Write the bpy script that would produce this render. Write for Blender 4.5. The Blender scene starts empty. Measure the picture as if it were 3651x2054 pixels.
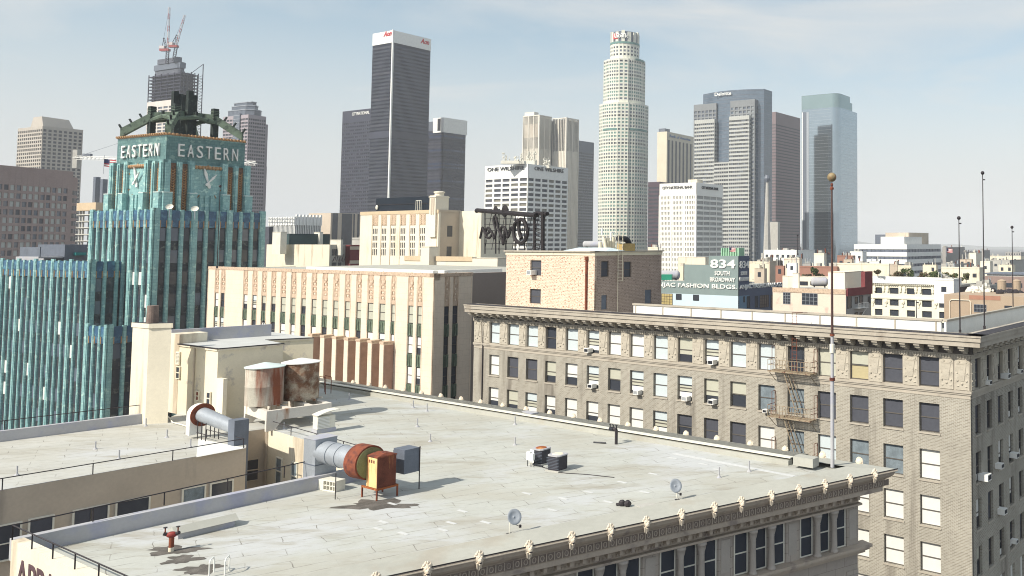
import bpy, math, random
from mathutils import Vector, Matrix
C = bpy.context.scene.collection
R = math.radians
# ---------------------------------------------------------------- camera
H = 60.0                                   # eye height above the street
F_, CX, CY, W_, H_ = 3076.0, 2850.0, 690.0, 3651.0, 2054.0
PITCH = math.atan(176 / F_)
cam = bpy.data.cameras.new('camera'); co = bpy.data.objects.new('camera', cam); C.objects.link(co)
co.location = (0, 0, H); co.rotation_euler = (math.pi / 2 + PITCH, 0, 0)
cam.sensor_fit = 'HORIZONTAL'; cam.sensor_width = 36; cam.lens = 36 * F_ / W_
cam.shift_x = (W_ / 2 - CX) / W_; cam.shift_y = (CY - H_ / 2) / W_
cam.clip_start = 0.5; cam.clip_end = 60000
bpy.context.scene.camera = co
# ---------------------------------------------------------------- sky and sun
SUN_EL, SUN_AZ = R(41), math.atan2(-0.72, -0.69)     # azimuth measured from +Y towards +X
sdir = Vector((math.sin(SUN_AZ) * math.cos(SUN_EL), math.cos(SUN_AZ) * math.cos(SUN_EL), math.sin(SUN_EL)))
world = bpy.data.worlds.new("World"); bpy.context.scene.world = world; world.use_nodes = True
nt = world.node_tree; nt.nodes.clear()
wo = nt.nodes.new('ShaderNodeOutputWorld'); bg = nt.nodes.new('ShaderNodeBackground'); sk = nt.nodes.new('ShaderNodeTexSky')
sk.sky_type = 'NISHITA'; sk.sun_disc = False; sk.sun_elevation = SUN_EL; sk.sun_rotation = SUN_AZ
sk.air_density = 1.0; sk.dust_density = 1.5; sk.ozone_density = 1.5; sk.altitude = 60
tc = nt.nodes.new('ShaderNodeTexCoord'); mp = nt.nodes.new('ShaderNodeMapping')
mp.inputs['Scale'].default_value = (1.3, 1.3, 5.0); mp.inputs['Rotation'].default_value = (0.0, R(-14), R(20))
n1 = nt.nodes.new('ShaderNodeTexNoise'); n1.inputs['Scale'].default_value = 2.0; n1.inputs['Detail'].default_value = 8; n1.inputs['Roughness'].default_value = .55; n1.inputs['Distortion'].default_value = .6
cr = nt.nodes.new('ShaderNodeValToRGB'); cr.color_ramp.elements[0].position = .38; cr.color_ramp.elements[1].position = .72
cr.color_ramp.elements[0].color = (.22, .22, .22, 1); cr.color_ramp.elements[1].color = (.95, .95, .95, 1)
mx = nt.nodes.new('ShaderNodeMix'); mx.data_type = 'RGBA'; mx.inputs['B'].default_value = (5.9, 6.0, 5.95, 1)
hs = nt.nodes.new('ShaderNodeHueSaturation'); hs.inputs['Saturation'].default_value = 1.0; hs.inputs['Value'].default_value = 1.15; hs.inputs['Hue'].default_value = .478
L = nt.links.new
L(tc.outputs['Generated'], mp.inputs['Vector']); L(mp.outputs[0], n1.inputs['Vector']); L(n1.outputs['Fac'], cr.inputs[0])
L(sk.outputs[0], hs.inputs['Color']); L(hs.outputs[0], mx.inputs['A']); sx = nt.nodes.new('ShaderNodeSeparateXYZ'); mr = nt.nodes.new('ShaderNodeMapRange'); mr.inputs[1].default_value = 0.0; mr.inputs[2].default_value = .34; mr.inputs[3].default_value = .97; mr.inputs[4].default_value = .0; mr.interpolation_type = 'SMOOTHSTEP'
L(tc.outputs['Generated'], sx.inputs[0]); L(sx.outputs[2], mr.inputs[0]); ad = nt.nodes.new('ShaderNodeMath'); ad.operation = 'MAXIMUM'; L(mr.outputs[0], ad.inputs[0]); L(cr.outputs[0], ad.inputs[1]); L(ad.outputs[0], mx.inputs['Factor'])
L(mx.outputs['Result'], bg.inputs['Color']); bg.inputs['Strength'].default_value = .105; L(bg.outputs[0], wo.inputs[0])
sl = bpy.data.lights.new('sun', 'SUN'); sl.energy = 4.6; sl.angle = R(.5); sl.color = (1, .93, .80)
so = bpy.data.objects.new('sun', sl); C.objects.link(so); so.rotation_euler = sdir.to_track_quat('Z', 'Y').to_euler(); so.location = (-200, -200, 400)
vs = bpy.context.scene.view_settings; vs.view_transform = 'Standard'; vs.look = 'None'; vs.exposure = 0.30; vs.gamma = 1
cy = bpy.context.scene.cycles; cy.max_bounces = 5; cy.diffuse_bounces = 3; cy.glossy_bounces = 3; cy.transmission_bounces = 2; cy.volume_bounces = 1; cy.filter_width = 1.05
random.seed(7)
# ---------------------------------------------------------------- geometry helpers
_c, _s = math.cos(PITCH), math.sin(PITCH)
def ray(px, py):                            # direction of a point of the view
    a, b = (px - CX) / F_, -(py - CY) / F_
    return Vector((a, _c - b * _s, _s + b * _c))
def P(px, py, z):                           # where that direction meets the height z
    d = ray(px, py); t = (z - H) / d.z
    return Vector((d.x * t, d.y * t, z))
def Q(px, py, Y):                           # ... or the distance Y
    d = ray(px, py); t = Y / d.y
    return Vector((d.x * t, Y, H + d.z * t))
def heading(vp):                            # horizontal direction with that vanishing point on the horizon
    return math.atan2(1.0016, (vp - CX) / F_)
GRID = heading(4870)
class MB:
    def __init__(s): s.v = []; s.f = []; s.m = []; s.mats = []
    def mi(s, m):
        if m not in s.mats: s.mats.append(m)
        return s.mats.index(m)
    def add(s, vs, fs, m):
        k = len(s.v); i = s.mi(m); s.v += [tuple(v) for v in vs]
        for f in fs: s.f.append([k + a for a in f]); s.m.append(i)
    def box(s, x0, x1, y0, y1, z0, z1, m):
        s.add([(x, y, z) for z in (z0, z1) for y in (y0, y1) for x in (x0, x1)],
              [(0, 2, 3, 1), (4, 5, 7, 6), (0, 1, 5, 4), (2, 6, 7, 3), (0, 4, 6, 2), (1, 3, 7, 5)], m)
    def obox(s, o, t, n, s0, s1, d0, d1, z0, z1, m):      # box along direction t, outward normal n, from plan point o
        pts = []
        for z in (z0, z1):
            for d in (d0, d1):
                for q in (s0, s1): pts.append((o[0] + t[0] * q + n[0] * d, o[1] + t[1] * q + n[1] * d, z))
        cr = t[0] * n[1] - t[1] * n[0]
        fs = [(0, 2, 3, 1), (4, 5, 7, 6), (0, 1, 5, 4), (2, 6, 7, 3), (0, 4, 6, 2), (1, 3, 7, 5)]
        if cr < 0: fs = [f[::-1] for f in fs]
        s.add(pts, fs, m)
    def prism(s, pts, z0, z1, m, mtop=None, bottom=False):
        a = sum(pts[i][0] * pts[(i + 1) % len(pts)][1] - pts[(i + 1) % len(pts)][0] * pts[i][1] for i in range(len(pts)))
        if a < 0: pts = pts[::-1]
        n = len(pts)
        vs = [(p[0], p[1], z0) for p in pts] + [(p[0], p[1], z1) for p in pts]
        s.add(vs, [(i, (i + 1) % n, n + (i + 1) % n, n + i) for i in range(n)] + ([tuple(range(n))[::-1]] if bottom else []), m)
        s.add([(p[0], p[1], z1) for p in pts], [tuple(range(n))], mtop or m)
    def tube(s, a, b, r, m, n=8, r2=None, caps=True):
        a, b = Vector(a), Vector(b); d = (b - a); L_ = d.length
        if L_ < 1e-6: return
        d /= L_; u = d.orthogonal().normalized(); w = d.cross(u); r2 = r if r2 is None else r2
        vs = [a + (u * math.cos(i * math.tau / n) + w * math.sin(i * math.tau / n)) * r for i in range(n)] + \
             [b + (u * math.cos(i * math.tau / n) + w * math.sin(i * math.tau / n)) * r2 for i in range(n)]
        fs = [(i, (i + 1) % n, n + (i + 1) % n, n + i) for i in range(n)]
        if caps: fs += [tuple(range(n))[::-1], tuple(range(n, 2 * n))]
        s.add(vs, fs, m)
    def bar(s, a, b, w, m): s.tube(a, b, w, m, 4)
    def lathe(s, c, prof, m, n=24, cap=True):             # prof: (r, z) from the bottom up
        vs = []; fs = []
        for r, z in prof: vs += [(c[0] + r * math.cos(i * math.tau / n), c[1] + r * math.sin(i * math.tau / n), c[2] + z) for i in range(n)]
        for j in range(len(prof) - 1): fs += [(j * n + i, j * n + (i + 1) % n, (j + 1) * n + (i + 1) % n, (j + 1) * n + i) for i in range(n)]
        if cap: fs += [tuple(range(n))[::-1], tuple(range((len(prof) - 1) * n, len(prof) * n))]
        s.add(vs, fs, m)
    def ball(s, c, r, m, n=10, k=6, sq=(1, 1, 1), jit=0):
        prof = []; vs = []; fs = []
        for j in range(k + 1):
            a = -math.pi / 2 + math.pi * j / k
            for i in range(n):
                q = 1 + random.uniform(-jit, jit); b = i * math.tau / n
                vs.append((c[0] + r * sq[0] * q * math.cos(a) * math.cos(b), c[1] + r * sq[1] * q * math.cos(a) * math.sin(b), c[2] + r * sq[2] * q * math.sin(a)))
        for j in range(k): fs += [(j * n + i, j * n + (i + 1) % n, (j + 1) * n + (i + 1) % n, (j + 1) * n + i) for i in range(n)]
        s.add(vs, fs, m)
    def mesh(s, name):
        me = bpy.data.meshes.new(name); me.from_pydata(s.v, [], s.f)
        for m in s.mats: me.materials.append(m)
        for p, i in zip(me.polygons, s.m): p.material_index = i
        uv = me.uv_layers.new(name='UVMap').data
        for p in me.polygons:
            n = p.normal
            if abs(n.z) > .75: tx, ty = Vector((1, 0, 0)), Vector((0, 1, 0))
            else: tx = Vector((-n.y, n.x, 0)).normalized(); ty = Vector((0, 0, 1))
            for li in p.loop_indices:
                v = me.vertices[me.loops[li].vertex_index].co; uv[li].uv = (v.dot(tx), v.dot(ty))
        return me
    def build(s, name, parent=None, smooth=False, label=None, kind=None):
        if not s.f: return None
        me = s.mesh(name)
        if smooth:
            me.polygons.foreach_set('use_smooth', [True] * len(me.polygons))
            try: me.set_sharp_from_angle(angle=R(40))
            except Exception: pass
        return put(me, name, parent, label=label, kind=kind)
def put(me, name, parent=None, loc=None, rz=None, sc=None, label=None, kind=None):
    o = bpy.data.objects.new(name, me); C.objects.link(o); o.parent = parent
    if loc is not None: o.location = loc
    if rz is not None: o.rotation_euler = (0, 0, rz)
    if sc is not None: o.scale = sc
    if label: o['label'] = label
    if kind: o['kind'] = kind
    return o
def thing(name, label, cat, loc=(0, 0, 0), rz=0.0, group=None):
    o = bpy.data.objects.new(name, None); C.objects.link(o); o.location = loc; o.rotation_euler = (0, 0, rz)
    o.empty_display_size = 1; return tag(o, label, cat, group)
def tag(o, label, cat, group=None):
    o['label'] = label; o['category'] = cat
    if group: o['group'] = group
    return o
def copy_tree(o, parent=None, loc=None, label=None):
    kids = [c for c in bpy.data.objects if c.parent == o]
    c = o.copy(); C.objects.link(c); c.parent = parent
    if loc is not None: c.location = loc
    if label: c['label'] = label
    for k in kids: copy_tree(k, c)
    return c
def text(s, size, m, parent, loc, rz, name='lettering', ext=.05, bold=0.0, mirror=False, w=None, h=None, shear=0, spacing=1.0, label=None):
    cu = bpy.data.curves.new('t', 'FONT'); cu.body = s; cu.size = size; cu.extrude = ext; cu.offset = bold; cu.shear = shear; cu.space_character = spacing
    cu.resolution_u = 3
    t = bpy.data.objects.new('t', cu); C.objects.link(t); bpy.context.view_layer.update()
    me = bpy.data.meshes.new_from_object(t.evaluated_get(bpy.context.evaluated_depsgraph_get()))
    bpy.data.objects.remove(t); bpy.data.curves.remove(cu)
    xs = [v.co.x for v in me.vertices]; ys = [v.co.y for v in me.vertices]; x0, x1, y0, y1 = min(xs), max(xs), min(ys), max(ys)
    kx = (w / (x1 - x0)) if w else 1; ky = (h / (y1 - y0)) if h else 1
    for v in me.vertices:
        x, y, z = (v.co.x - x0) * kx, (v.co.y - y0) * ky, v.co.z
        v.co = (x, -z, y)                      # stands upright in the local xz plane, facing -y
    me.materials.clear(); me.materials.append(m)
    return put(me, name, parent, loc=loc, rz=rz, label=label)
# ---------------------------------------------------------------- materials
def mat(name, col, rough=.8, var=.10, scale=.6, col2=None, amt=.5, streak=False, brick=None, metal=0, bump=0, spec=.3, fine=True, tiles=None, coat=0):
    m = bpy.data.materials.new(name); m.use_nodes = True; t = m.node_tree; b = t.nodes['Principled BSDF']
    b.inputs['Roughness'].default_value = rough; b.inputs['Metallic'].default_value = metal; b.inputs['Specular IOR Level'].default_value = spec
    N = t.nodes.new; K = t.links.new
    c = (*col, 1)
    uv = N('ShaderNodeUVMap'); ob = N('ShaderNodeTexCoord')
    src = None
    if brick:
        bt = N('ShaderNodeTexBrick'); bt.inputs['Scale'].default_value = brick[0]
        bt.inputs['Color1'].default_value = c; bt.inputs['Color2'].default_value = (*brick[1], 1); bt.inputs['Mortar'].default_value = (*brick[2], 1)
        bt.inputs['Mortar Size'].default_value = brick[3] if len(brick) > 3 else .015; bt.inputs['Bias'].default_value = -.1
        if len(brick) > 4: bt.inputs['Brick Width'].default_value = brick[4]; bt.inputs['Row Height'].default_value = brick[5]
        K(uv.outputs[0], bt.inputs['Vector']); src = bt.outputs['Color']
    def noise(sc, det=5, vec=None, rough=.6):
        n = N('ShaderNodeTexNoise'); n.inputs['Scale'].default_value = sc; n.inputs['Detail'].default_value = det; n.inputs['Roughness'].default_value = rough
        K(vec or ob.outputs['Object'], n.inputs['Vector']); return n.outputs['Fac']
    def mix(a, bb, fac, mode='MIX'):
        x = N('ShaderNodeMix'); x.data_type = 'RGBA'; x.blend_type = mode
        if isinstance(a, tuple): x.inputs['A'].default_value = a
        else: K(a, x.inputs['A'])
        if isinstance(bb, tuple): x.inputs['B'].default_value = bb
        else: K(bb, x.inputs['B'])
        if isinstance(fac, float): x.inputs['Factor'].default_value = fac
        else: K(fac, x.inputs['Factor'])
        return x.outputs['Result']
    def ramp(f, a, bb, va=0, vb=1):
        r = N('ShaderNodeMapRange'); r.inputs[1].default_value = a; r.inputs[2].default_value = bb; r.inputs[3].default_value = va; r.inputs[4].default_value = vb
        K(f, r.inputs[0]); return r.outputs[0]
    base = src or c
    if col2:
        vec = None
        if streak:
            mpn = N('ShaderNodeMapping'); mpn.inputs['Scale'].default_value = (1, 1, .12); K(ob.outputs['Object'], mpn.inputs['Vector']); vec = mpn.outputs[0]
        base = mix(base, (*col2, 1), ramp(noise(scale, 6, vec), .62 - .25 * amt, .72 - .12 * amt))
    if var:
        v = ramp(noise(scale * .7 + .05, 4), .3, .7, 1 - var, 1 + var)
        x = N('ShaderNodeVectorMath'); x.operation = 'SCALE'; 
        if isinstance(base, tuple): x.inputs[0].default_value = base[:3]
        else: K(base, x.inputs[0])
        K(v, x.inputs['Scale']); base = x.outputs[0]
        if fine:
            v2 = ramp(noise(scale * 9, 3), .3, .7, 1 - var * .6, 1 + var * .6)
            x2 = N('ShaderNodeVectorMath'); x2.operation = 'SCALE'; K(base, x2.inputs[0]); K(v2, x2.inputs['Scale']); base = x2.outputs[0]
    if isinstance(base, tuple): b.inputs['Base Color'].default_value = base
    else: K(base, b.inputs['Base Color'])
    if bump:
        bp = N('ShaderNodeBump'); bp.inputs['Strength'].default_value = bump; bp.inputs['Distance'].default_value = .05; K(noise(scale * 6, 4), bp.inputs['Height']); K(bp.outputs[0], b.inputs['Normal'])
    return m
def glass(name, col, rough=.12, spec=.6, var=.25, scale=.3):
    return mat(name, col, rough=rough, var=var, scale=scale, spec=spec, fine=False)
M = {}
M['glass'] = glass('dark_window_glass', (.045, .052, .068), spec=.5)
M['glass_blue'] = glass('blue_glass', (.06, .085, .15), rough=.08, spec=.9)
M['glass_mid'] = glass('grey_glass', (.12, .14, .18), spec=.6)
M['blind_white'] = mat('white_blind', (.72, .72, .69), .7, .05)
M['blind_blue'] = mat('pale_blue_blind', (.55, .62, .65), .7, .05)
M['blind_cream'] = mat('cream_blind', (.48, .48, .40), .7, .06)
M['blind_grey'] = mat('grey_blind', (.075, .08, .10), .6, .12)
M['blind_yellow'] = mat('yellow_blind', (.46, .40, .24), .7, .06)
M['curtain'] = mat('grey_curtain', (.18, .22, .25), .8, .3, 3)
M['frame'] = mat('window_frame', (.11, .10, .09), .7, .1)
M['frame_w'] = mat('pale_window_frame', (.55, .53, .46), .7, .1)
M['black'] = mat('black_metal', (.02, .022, .03), .5, .1)
M['iron'] = mat('dark_iron', (.035, .03, .035), .6, .2)
M['white'] = mat('white_paint', (.80, .80, .77), .6, .06)
M['offwhite'] = mat('offwhite_paint', (.70, .68, .60), .7, .08)
M['cream'] = mat('cream_stucco', (.74, .68, .55), .9, .06, .6, (.48, .40, .30), .28, streak=True)
M['cream2'] = mat('cream_peeling_stucco', (.74, .67, .52), .9, .05, .8, (.40, .37, .36), .16)
M['beige'] = mat('beige_stucco', (.50, .43, .35), .9, .07, .6, (.36, .31, .26), .2, streak=True)
M['roof'] = mat('pale_roof_membrane', (.41, .41, .37), .85, .07, .35, (.38, .36, .31), .18)
M['parapet'] = mat('grey_parapet_coating', (.42, .42, .44), .85, .06, .9, (.36, .37, .46), .5)
M['steel'] = mat('galvanised_steel', (.36, .39, .43), .45, .12, 1.2, metal=.3)
M['bluesteel'] = mat('blue_grey_sheet', (.13, .15, .19), .5, .12, 1.5)
M['rust'] = mat('rusty_metal', (.22, .065, .035), .85, .2, 3, (.10, .035, .03), .6)
M['rusty'] = mat('orange_rust', (.30, .09, .03), .85, .25, 2.5, (.62, .33, .10), .35, streak=True)
M['conc'] = mat('concrete', (.42, .41, .38), .9, .1, .5)
# ================================================================ the near building: roof, court, cornice
RZ = 46.5                                   # roof level
PT = RZ + .72                               # top of the low parapets
def xy(v): return (v[0], v[1])
def inter(p, d, q, e):                      # crossing of two plan lines
    k = d[0] * e[1] - d[1] * e[0]; t = ((q[0] - p[0]) * e[1] - (q[1] - p[1]) * e[0]) / k
    return (p[0] + d[0] * t, p[1] + d[1] * t)
def sub(a, b): return (a[0] - b[0], a[1] - b[1])
def unit(d): l = math.hypot(*d[:2]); return (d[0] / l, d[1] / l)
def off(p, d, k): return (p[0] + d[0] * k, p[1] + d[1] * k)
A = xy(P(3200, 1673, RZ + .15)); far0 = xy(P(1226, 1363.6, RZ + .15)); near0 = xy(P(1397.7, 2054, RZ + .15))
U = unit(sub(far0, A)); Wn = unit(sub(near0, A))          # along the far edge; along the near edge towards the eye
Csg = xy(P(44, 1926, PT)); Cdir = unit(sub(xy(P(317, 2054, PT)), Csg))
B = inter(A, Wn, Csg, Cdir)
E = xy(P(1446, 1632, PT)); Fc = xy(P(950, 1529, RZ)); W2 = xy(P(884, 1537, RZ)); W1 = xy(P(877, 1597, RZ))
WL = xy(P(0, 1748, RZ)); wdir = unit(sub(WL, W1)); WLL = off(W1, wdir, 30)
BL = xy(P(0, 1535, PT)); BR = xy(P(588, 1463.5, PT)); bdir = unit(sub(BL, BR)); BLL = off(BL, bdir, 14)
pcx = unit(sub(Csg, xy(P(1153.5, 1694.5, PT))))            # court parapet direction towards the sign corner
PEN = [P(639, 1226, 0), ]
m_brk = mat('tan_terracotta', (.46, .39, .32), .85, .08, 1.2, (.30, .25, .22), .3)
m_lion = mat('cream_terracotta', (.72, .63, .51), .8, .06, 4)
m_wall = mat('pale_terracotta_wall', (.42, .37, .32), .85, .08, .8, brick=(1.0, (.38, .335, .30), (.24, .21, .19), .012, 1.3, .55))
roofm = mat('rolled_roof_sheet', (.455, .465, .435), .85, .05, .5, brick=(1.0, (.44, .45, .42), (.37, .38, .36), .006, 3.1, .93))
# ageing of the roof sheet: broad stains and dark cracks along the laps
def age_roof(m, stain=(.33, .31, .26), pale=(.50, .515, .53)):
    t = m.node_tree; b = t.nodes['Principled BSDF']; N = t.nodes.new; K = t.links.new
    src = b.inputs['Base Color'].links[0].from_socket; tcn = N('ShaderNodeTexCoord')
    def layer(src, col, sc, lo, hi, stretch, rot, k=1.0):
        mp = N('ShaderNodeMapping'); mp.inputs['Scale'].default_value = stretch; mp.inputs['Rotation'].default_value = (0, 0, rot); K(tcn.outputs['Object'], mp.inputs[0])
        n = N('ShaderNodeTexNoise'); n.inputs['Scale'].default_value = sc; n.inputs['Detail'].default_value = 6; n.inputs['Roughness'].default_value = .65; K(mp.outputs[0], n.inputs[0])
        r = N('ShaderNodeMapRange'); r.inputs[1].default_value = lo; r.inputs[2].default_value = hi; r.inputs[4].default_value = k; K(n.outputs[0], r.inputs[0])
        x = N('ShaderNodeMix'); x.data_type = 'RGBA'; K(r.outputs[0], x.inputs['Factor']); K(src, x.inputs['A']); x.inputs['B'].default_value = (*col, 1); return x.outputs['Result']
    a = math.atan2(Wn[1], Wn[0])
    src = layer(src, pale, .11, .50, .60, (1, 1, 1), 0, .75)
    src = layer(src, (.40, .385, .33), .22, .47, .62, (.6, 1.3, 1), -a, .6)
    src = layer(src, stain, .35, .54, .66, (.5, 1.8, 1), -a, .75)
    src = layer(src, stain, 1.6, .58, .72, (.3, 2.2, 1), -a, .6)
    src = layer(src, (.16, .15, .13), 1.4, .715, .74, (.22, 5, 1), -a, .8)
    src = layer(src, (.16, .15, .13), 1.3, .735, .755, (.22, 5, 1), -a + 1.2, .8)
    mp = N('ShaderNodeMapping'); mp.inputs['Rotation'].default_value = (0, 0, -a); K(tcn.outputs['Object'], mp.inputs[0])
    bt = N('ShaderNodeTexBrick'); bt.inputs['Scale'].default_value = 1; bt.inputs['Brick Width'].default_value = 3.1; bt.inputs['Row Height'].default_value = .93; bt.inputs['Mortar Size'].default_value = .022; bt.inputs['Mortar Smooth'].default_value = .1; nd = N('ShaderNodeTexNoise'); nd.inputs['Scale'].default_value = .5; nd.inputs['Detail'].default_value = 5; K(mp.outputs[0], nd.inputs[0]); va = N('ShaderNodeVectorMath'); va.operation = 'MULTIPLY_ADD'; K(nd.outputs['Color'], va.inputs[0]); va.inputs[1].default_value = (.5, .35, 0); K(mp.outputs[0], va.inputs[2]); K(va.outputs[0], bt.inputs['Vector'])
    n = N('ShaderNodeTexNoise'); n.inputs['Scale'].default_value = 1.1; n.inputs['Detail'].default_value = 4; K(tcn.outputs['Object'], n.inputs[0])
    r = N('ShaderNodeMapRange'); r.inputs[1].default_value = .42; r.inputs[2].default_value = .62; r.inputs[3].default_value = .06; r.inputs[4].default_value = 1.0; K(n.outputs[0], r.inputs[0])
    mu = N('ShaderNodeMath'); mu.operation = 'MULTIPLY'; K(bt.outputs['Fac'], mu.inputs[0]); K(r.outputs[0], mu.inputs[1])
    x = N('ShaderNodeMix'); x.data_type = 'RGBA'; K(mu.outputs[0], x.inputs['Factor']); K(src, x.inputs['A']); x.inputs['B'].default_value = (.21, .20, .18, 1); src = x.outputs['Result']
    K(src, b.inputs['Base Color'])
age_roof(roofm)
nb = thing('corner_building', 'pale flat roofed office building with carved heads along its cornice, nearest to the viewer', 'building')
# --- body under the roof: everything except the light court
g = MB()
ins = 1.35                                  # the walls stand back under the cornice
nN = (-Wn[1], Wn[0]);  nN = nN if nN[0] > 0 else (-nN[0], -nN[1])          # outward normal of the near front (to the right)
nF = (U[1], -U[0]);  nF = nF if nF[1] > 0 else (-nF[0], -nF[1])            # outward normal of the far front
Ai = inter(off(A, nN, -ins), Wn, off(A, nF, -ins), U); Bi = inter(off(B, nN, -ins), Wn, Csg, Cdir)
farL = off(far0, U, 5.5); farLi = off(farL, nF, -ins)
tail = [farLi, xy(P(652, 1201, RZ + 6)) , BR]
front = [Ai, Bi, Csg, off(Csg, pcx, 0)]
# parapet line of the court
E2 = inter(Csg, pcx, Fc, unit(sub(E, Fc)))
pcs = off(Csg, pcx, 0)
poly1 = [Ai, Bi, Csg, E2, Fc, farLi]        # the main wing
poly2 = [Fc, W2, W1, WLL, BLL, BR, xy(P(652, 1201, RZ + 6)), farLi]      # the rear wing
roofpoly1 = [off(off(A, nN, -.35), U, .5), off(off(B, nN, -.35), Cdir, 0), Csg, E2, Fc, off(farL, nF, -.3)]
g.prism(poly1, 0, RZ - .02, m_wall)
g.build('wall', nb)
g = MB(); g.prism(poly2, 0, RZ - .02, M['beige']); g.build('rear_wing', nb)
g = MB(); g.prism(roofpoly1, RZ - .30, RZ, M['parapet'], roofm); g.build('roof', nb)
roof2 = mat('smooth_pale_roof', (.47, .47, .44), .85, .05, .4); age_roof(roof2)
g = MB(); g.prism(poly2, RZ - .015, RZ + .004, M['parapet'], roof2); g.build('roof', nb, label='pale stained roof of the rear wing')
# --- parapets
def curb(mb, a, b, w, z0, z1, m, side=1, cap=None):
    d = unit(sub(b, a)); n = (d[1] * side, -d[0] * side); l = math.hypot(b[0] - a[0], b[1] - a[1])
    mb.obox(a, d, n, 0, l, -w, 0, z0, z1, m)
g = MB()
curb(g, Csg, E2, .42, RZ - .2, PT, M['parapet'], 1)
g.build('parapet', nb)
g = MB(); sgl = math.hypot(B[0] - Csg[0], B[1] - Csg[1])
nS = (Cdir[1], -Cdir[0]); nS = nS if (nS[1] < 0) else (-nS[0], -nS[1])
g.obox(Csg, Cdir, nS, -.02, sgl, -.40, .02, 30, PT + .003, M['cream']); g.build('sign_wall', nb, label='cream wall with large painted brown letters')
g = MB(); nB = (bdir[1], -bdir[0]); nB = nB if nB[1] > 0 else (-nB[0], -nB[1])
g.obox(BR, bdir, nB, 0, 26, -.4, 0, RZ - 3, PT + .01, M['parapet']); g.build('parapet', nb)
# painted letters on the sign wall
m_let = mat('brown_paint', (.10, .06, .07), .9, .25, 3)
sgs = []
for px_ in (64, 232):
    d__ = ray(px_, 2000); q__ = inter((0, 0), (d__.x, d__.y), Csg, Cdir); sgs.append((q__[0] - Csg[0]) * Cdir[0] + (q__[1] - Csg[1]) * Cdir[1])
tx = text('APPAREL', 1.6, m_let, nb, (0, 0, 0), 0, 'painted_letters', ext=.01, bold=.03, w=(sgs[1] - sgs[0]) * 7 / 4.9, h=1.25)
sgang = math.atan2(Cdir[1], Cdir[0]); p_ = off(off(Csg, Cdir, sgs[0]), nS, .035)
tx.location = (p_[0], p_[1], PT - 1.85); tx.rotation_euler = (0, 0, sgang)
# --- far and near curbs inside the cornice
def curb_in(name, p, d, l, n, depth, h, w, mtop):
    g = MB(); g.obox(p, d, n, 0, l, -depth - w, -depth, RZ - .1, RZ + h, mtop); return g.build(name, nb)
Lfar = math.hypot(farL[0] - A[0], farL[1] - A[1])
curb_in('inner_curb', off(A, U, 6.2), U, Lfar - 6.2, nF, 1.9, .30, .42, M['roof'])
g = MB(); g.obox(off(A, U, 6.1), U, nF, 0, Lfar - 6.1, -2.26, -1.88, RZ + .421, RZ + .48, M['offwhite']); g.build('curb_capping', nb)
slp = MB(); a_, b_ = off(A, U, 6.2), off(A, U, Lfar)
slp.add([(*off(a_, nF, -1.9), RZ + .41), (*off(b_, nF, -1.9), RZ + .41), (*off(b_, nF, -.02), RZ + .23), (*off(a_, nF, -.02), RZ + .23), (*off(a_, nF, -.02), RZ + .1), (*off(b_, nF, -.02), RZ + .1)], [(3, 2, 1, 0), (0, 1, 2, 3), (2, 3, 4, 5)], M['roof']); slp.build('coping', nb)
# --- cornice: profile swept along the far and near edges with a mitre at the acute corner
prof = [(0, .15), (.02, .04), (-.08, .0), (-.12, -.16), (-.22, -.28), (-.40, -.40), (-.44, -.46), (-.44, -.80), (-.50, -.86), (-.50, -1.10), (-.62, -1.15), (-1.36, -1.20)]
def sweep(path, prof, name, m):             # path: list of (point, inward direction per unit offset)
    vs = []; k = len(prof)
    for p, dn in path:
        for o_, z in prof: vs.append((p[0] + dn[0] * o_, p[1] + dn[1] * o_, RZ + z))
    fs = []
    for i in range(len(path) - 1):
        for j in range(k - 1): fs.append((i * k + j, i * k + j + 1, (i + 1) * k + j + 1, (i + 1) * k + j))
    g = MB(); g.add(vs, fs, m); return g
q_ = inter(off(A, nN, 1), Wn, off(A, nF, 1), U); mit = (q_[0] - A[0], q_[1] - A[1])
path = [(off(farL, U, 0), nF), (A, mit), (off(B, (0, 0), 0), nN)]
top = [(-1.75, .33), (-1.2, .25), (-.35, .17), (0, .15)]
g = sweep(path, top, 'cornice_top', M['roof']); g.build('cornice_top', nb)
g = sweep(path, prof, 'cornice', m_brk); g.build('cornice', nb)
g = MB(); g.obox(A, Wn, nN, -.05, 46, -.012, .012, RZ + .155, RZ + .20, M['iron']); g.obox(A, Wn, nN, -.02, 46, .014, .03, RZ + .06, RZ + .10, m_lion); g.build('gutter_edge', nb)
# carved band of the near front
g = MB(); i = 0; q = .75
while q < 44:
    g.obox(A, Wn, nN, q + .02, q + .06, -.44, -.39, RZ - .80, RZ - .46, m_brk)
    c = off(off(A, Wn, q + .22), nN, -.43)
    for k in range(8):
        a0, a1 = k * math.tau / 8, (k + 1) * math.tau / 8
        g.tube((c[0] + Wn[0] * .085 * math.cos(a0), c[1] + Wn[1] * .085 * math.cos(a0), RZ - .63 + .12 * math.sin(a0)), (c[0] + Wn[0] * .085 * math.cos(a1), c[1] + Wn[1] * .085 * math.cos(a1), RZ - .63 + .12 * math.sin(a1)), .022, m_brk, 4, caps=False)
    q += .375
g.obox(A, Wn, nN, .3, 45, -.46, -.435, RZ - .80, RZ - .46, mat('recess_shade', (.22, .18, .155), .9, .15, 2)); g.obox(A, Wn, nN, .1, 45, -.50, -.46 + .0, RZ - 1.10, RZ - .865, m_lip) if 0 else None  # dark strip behind the motifs paints the shade of the recess
g.build('carved_band', nb)
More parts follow.
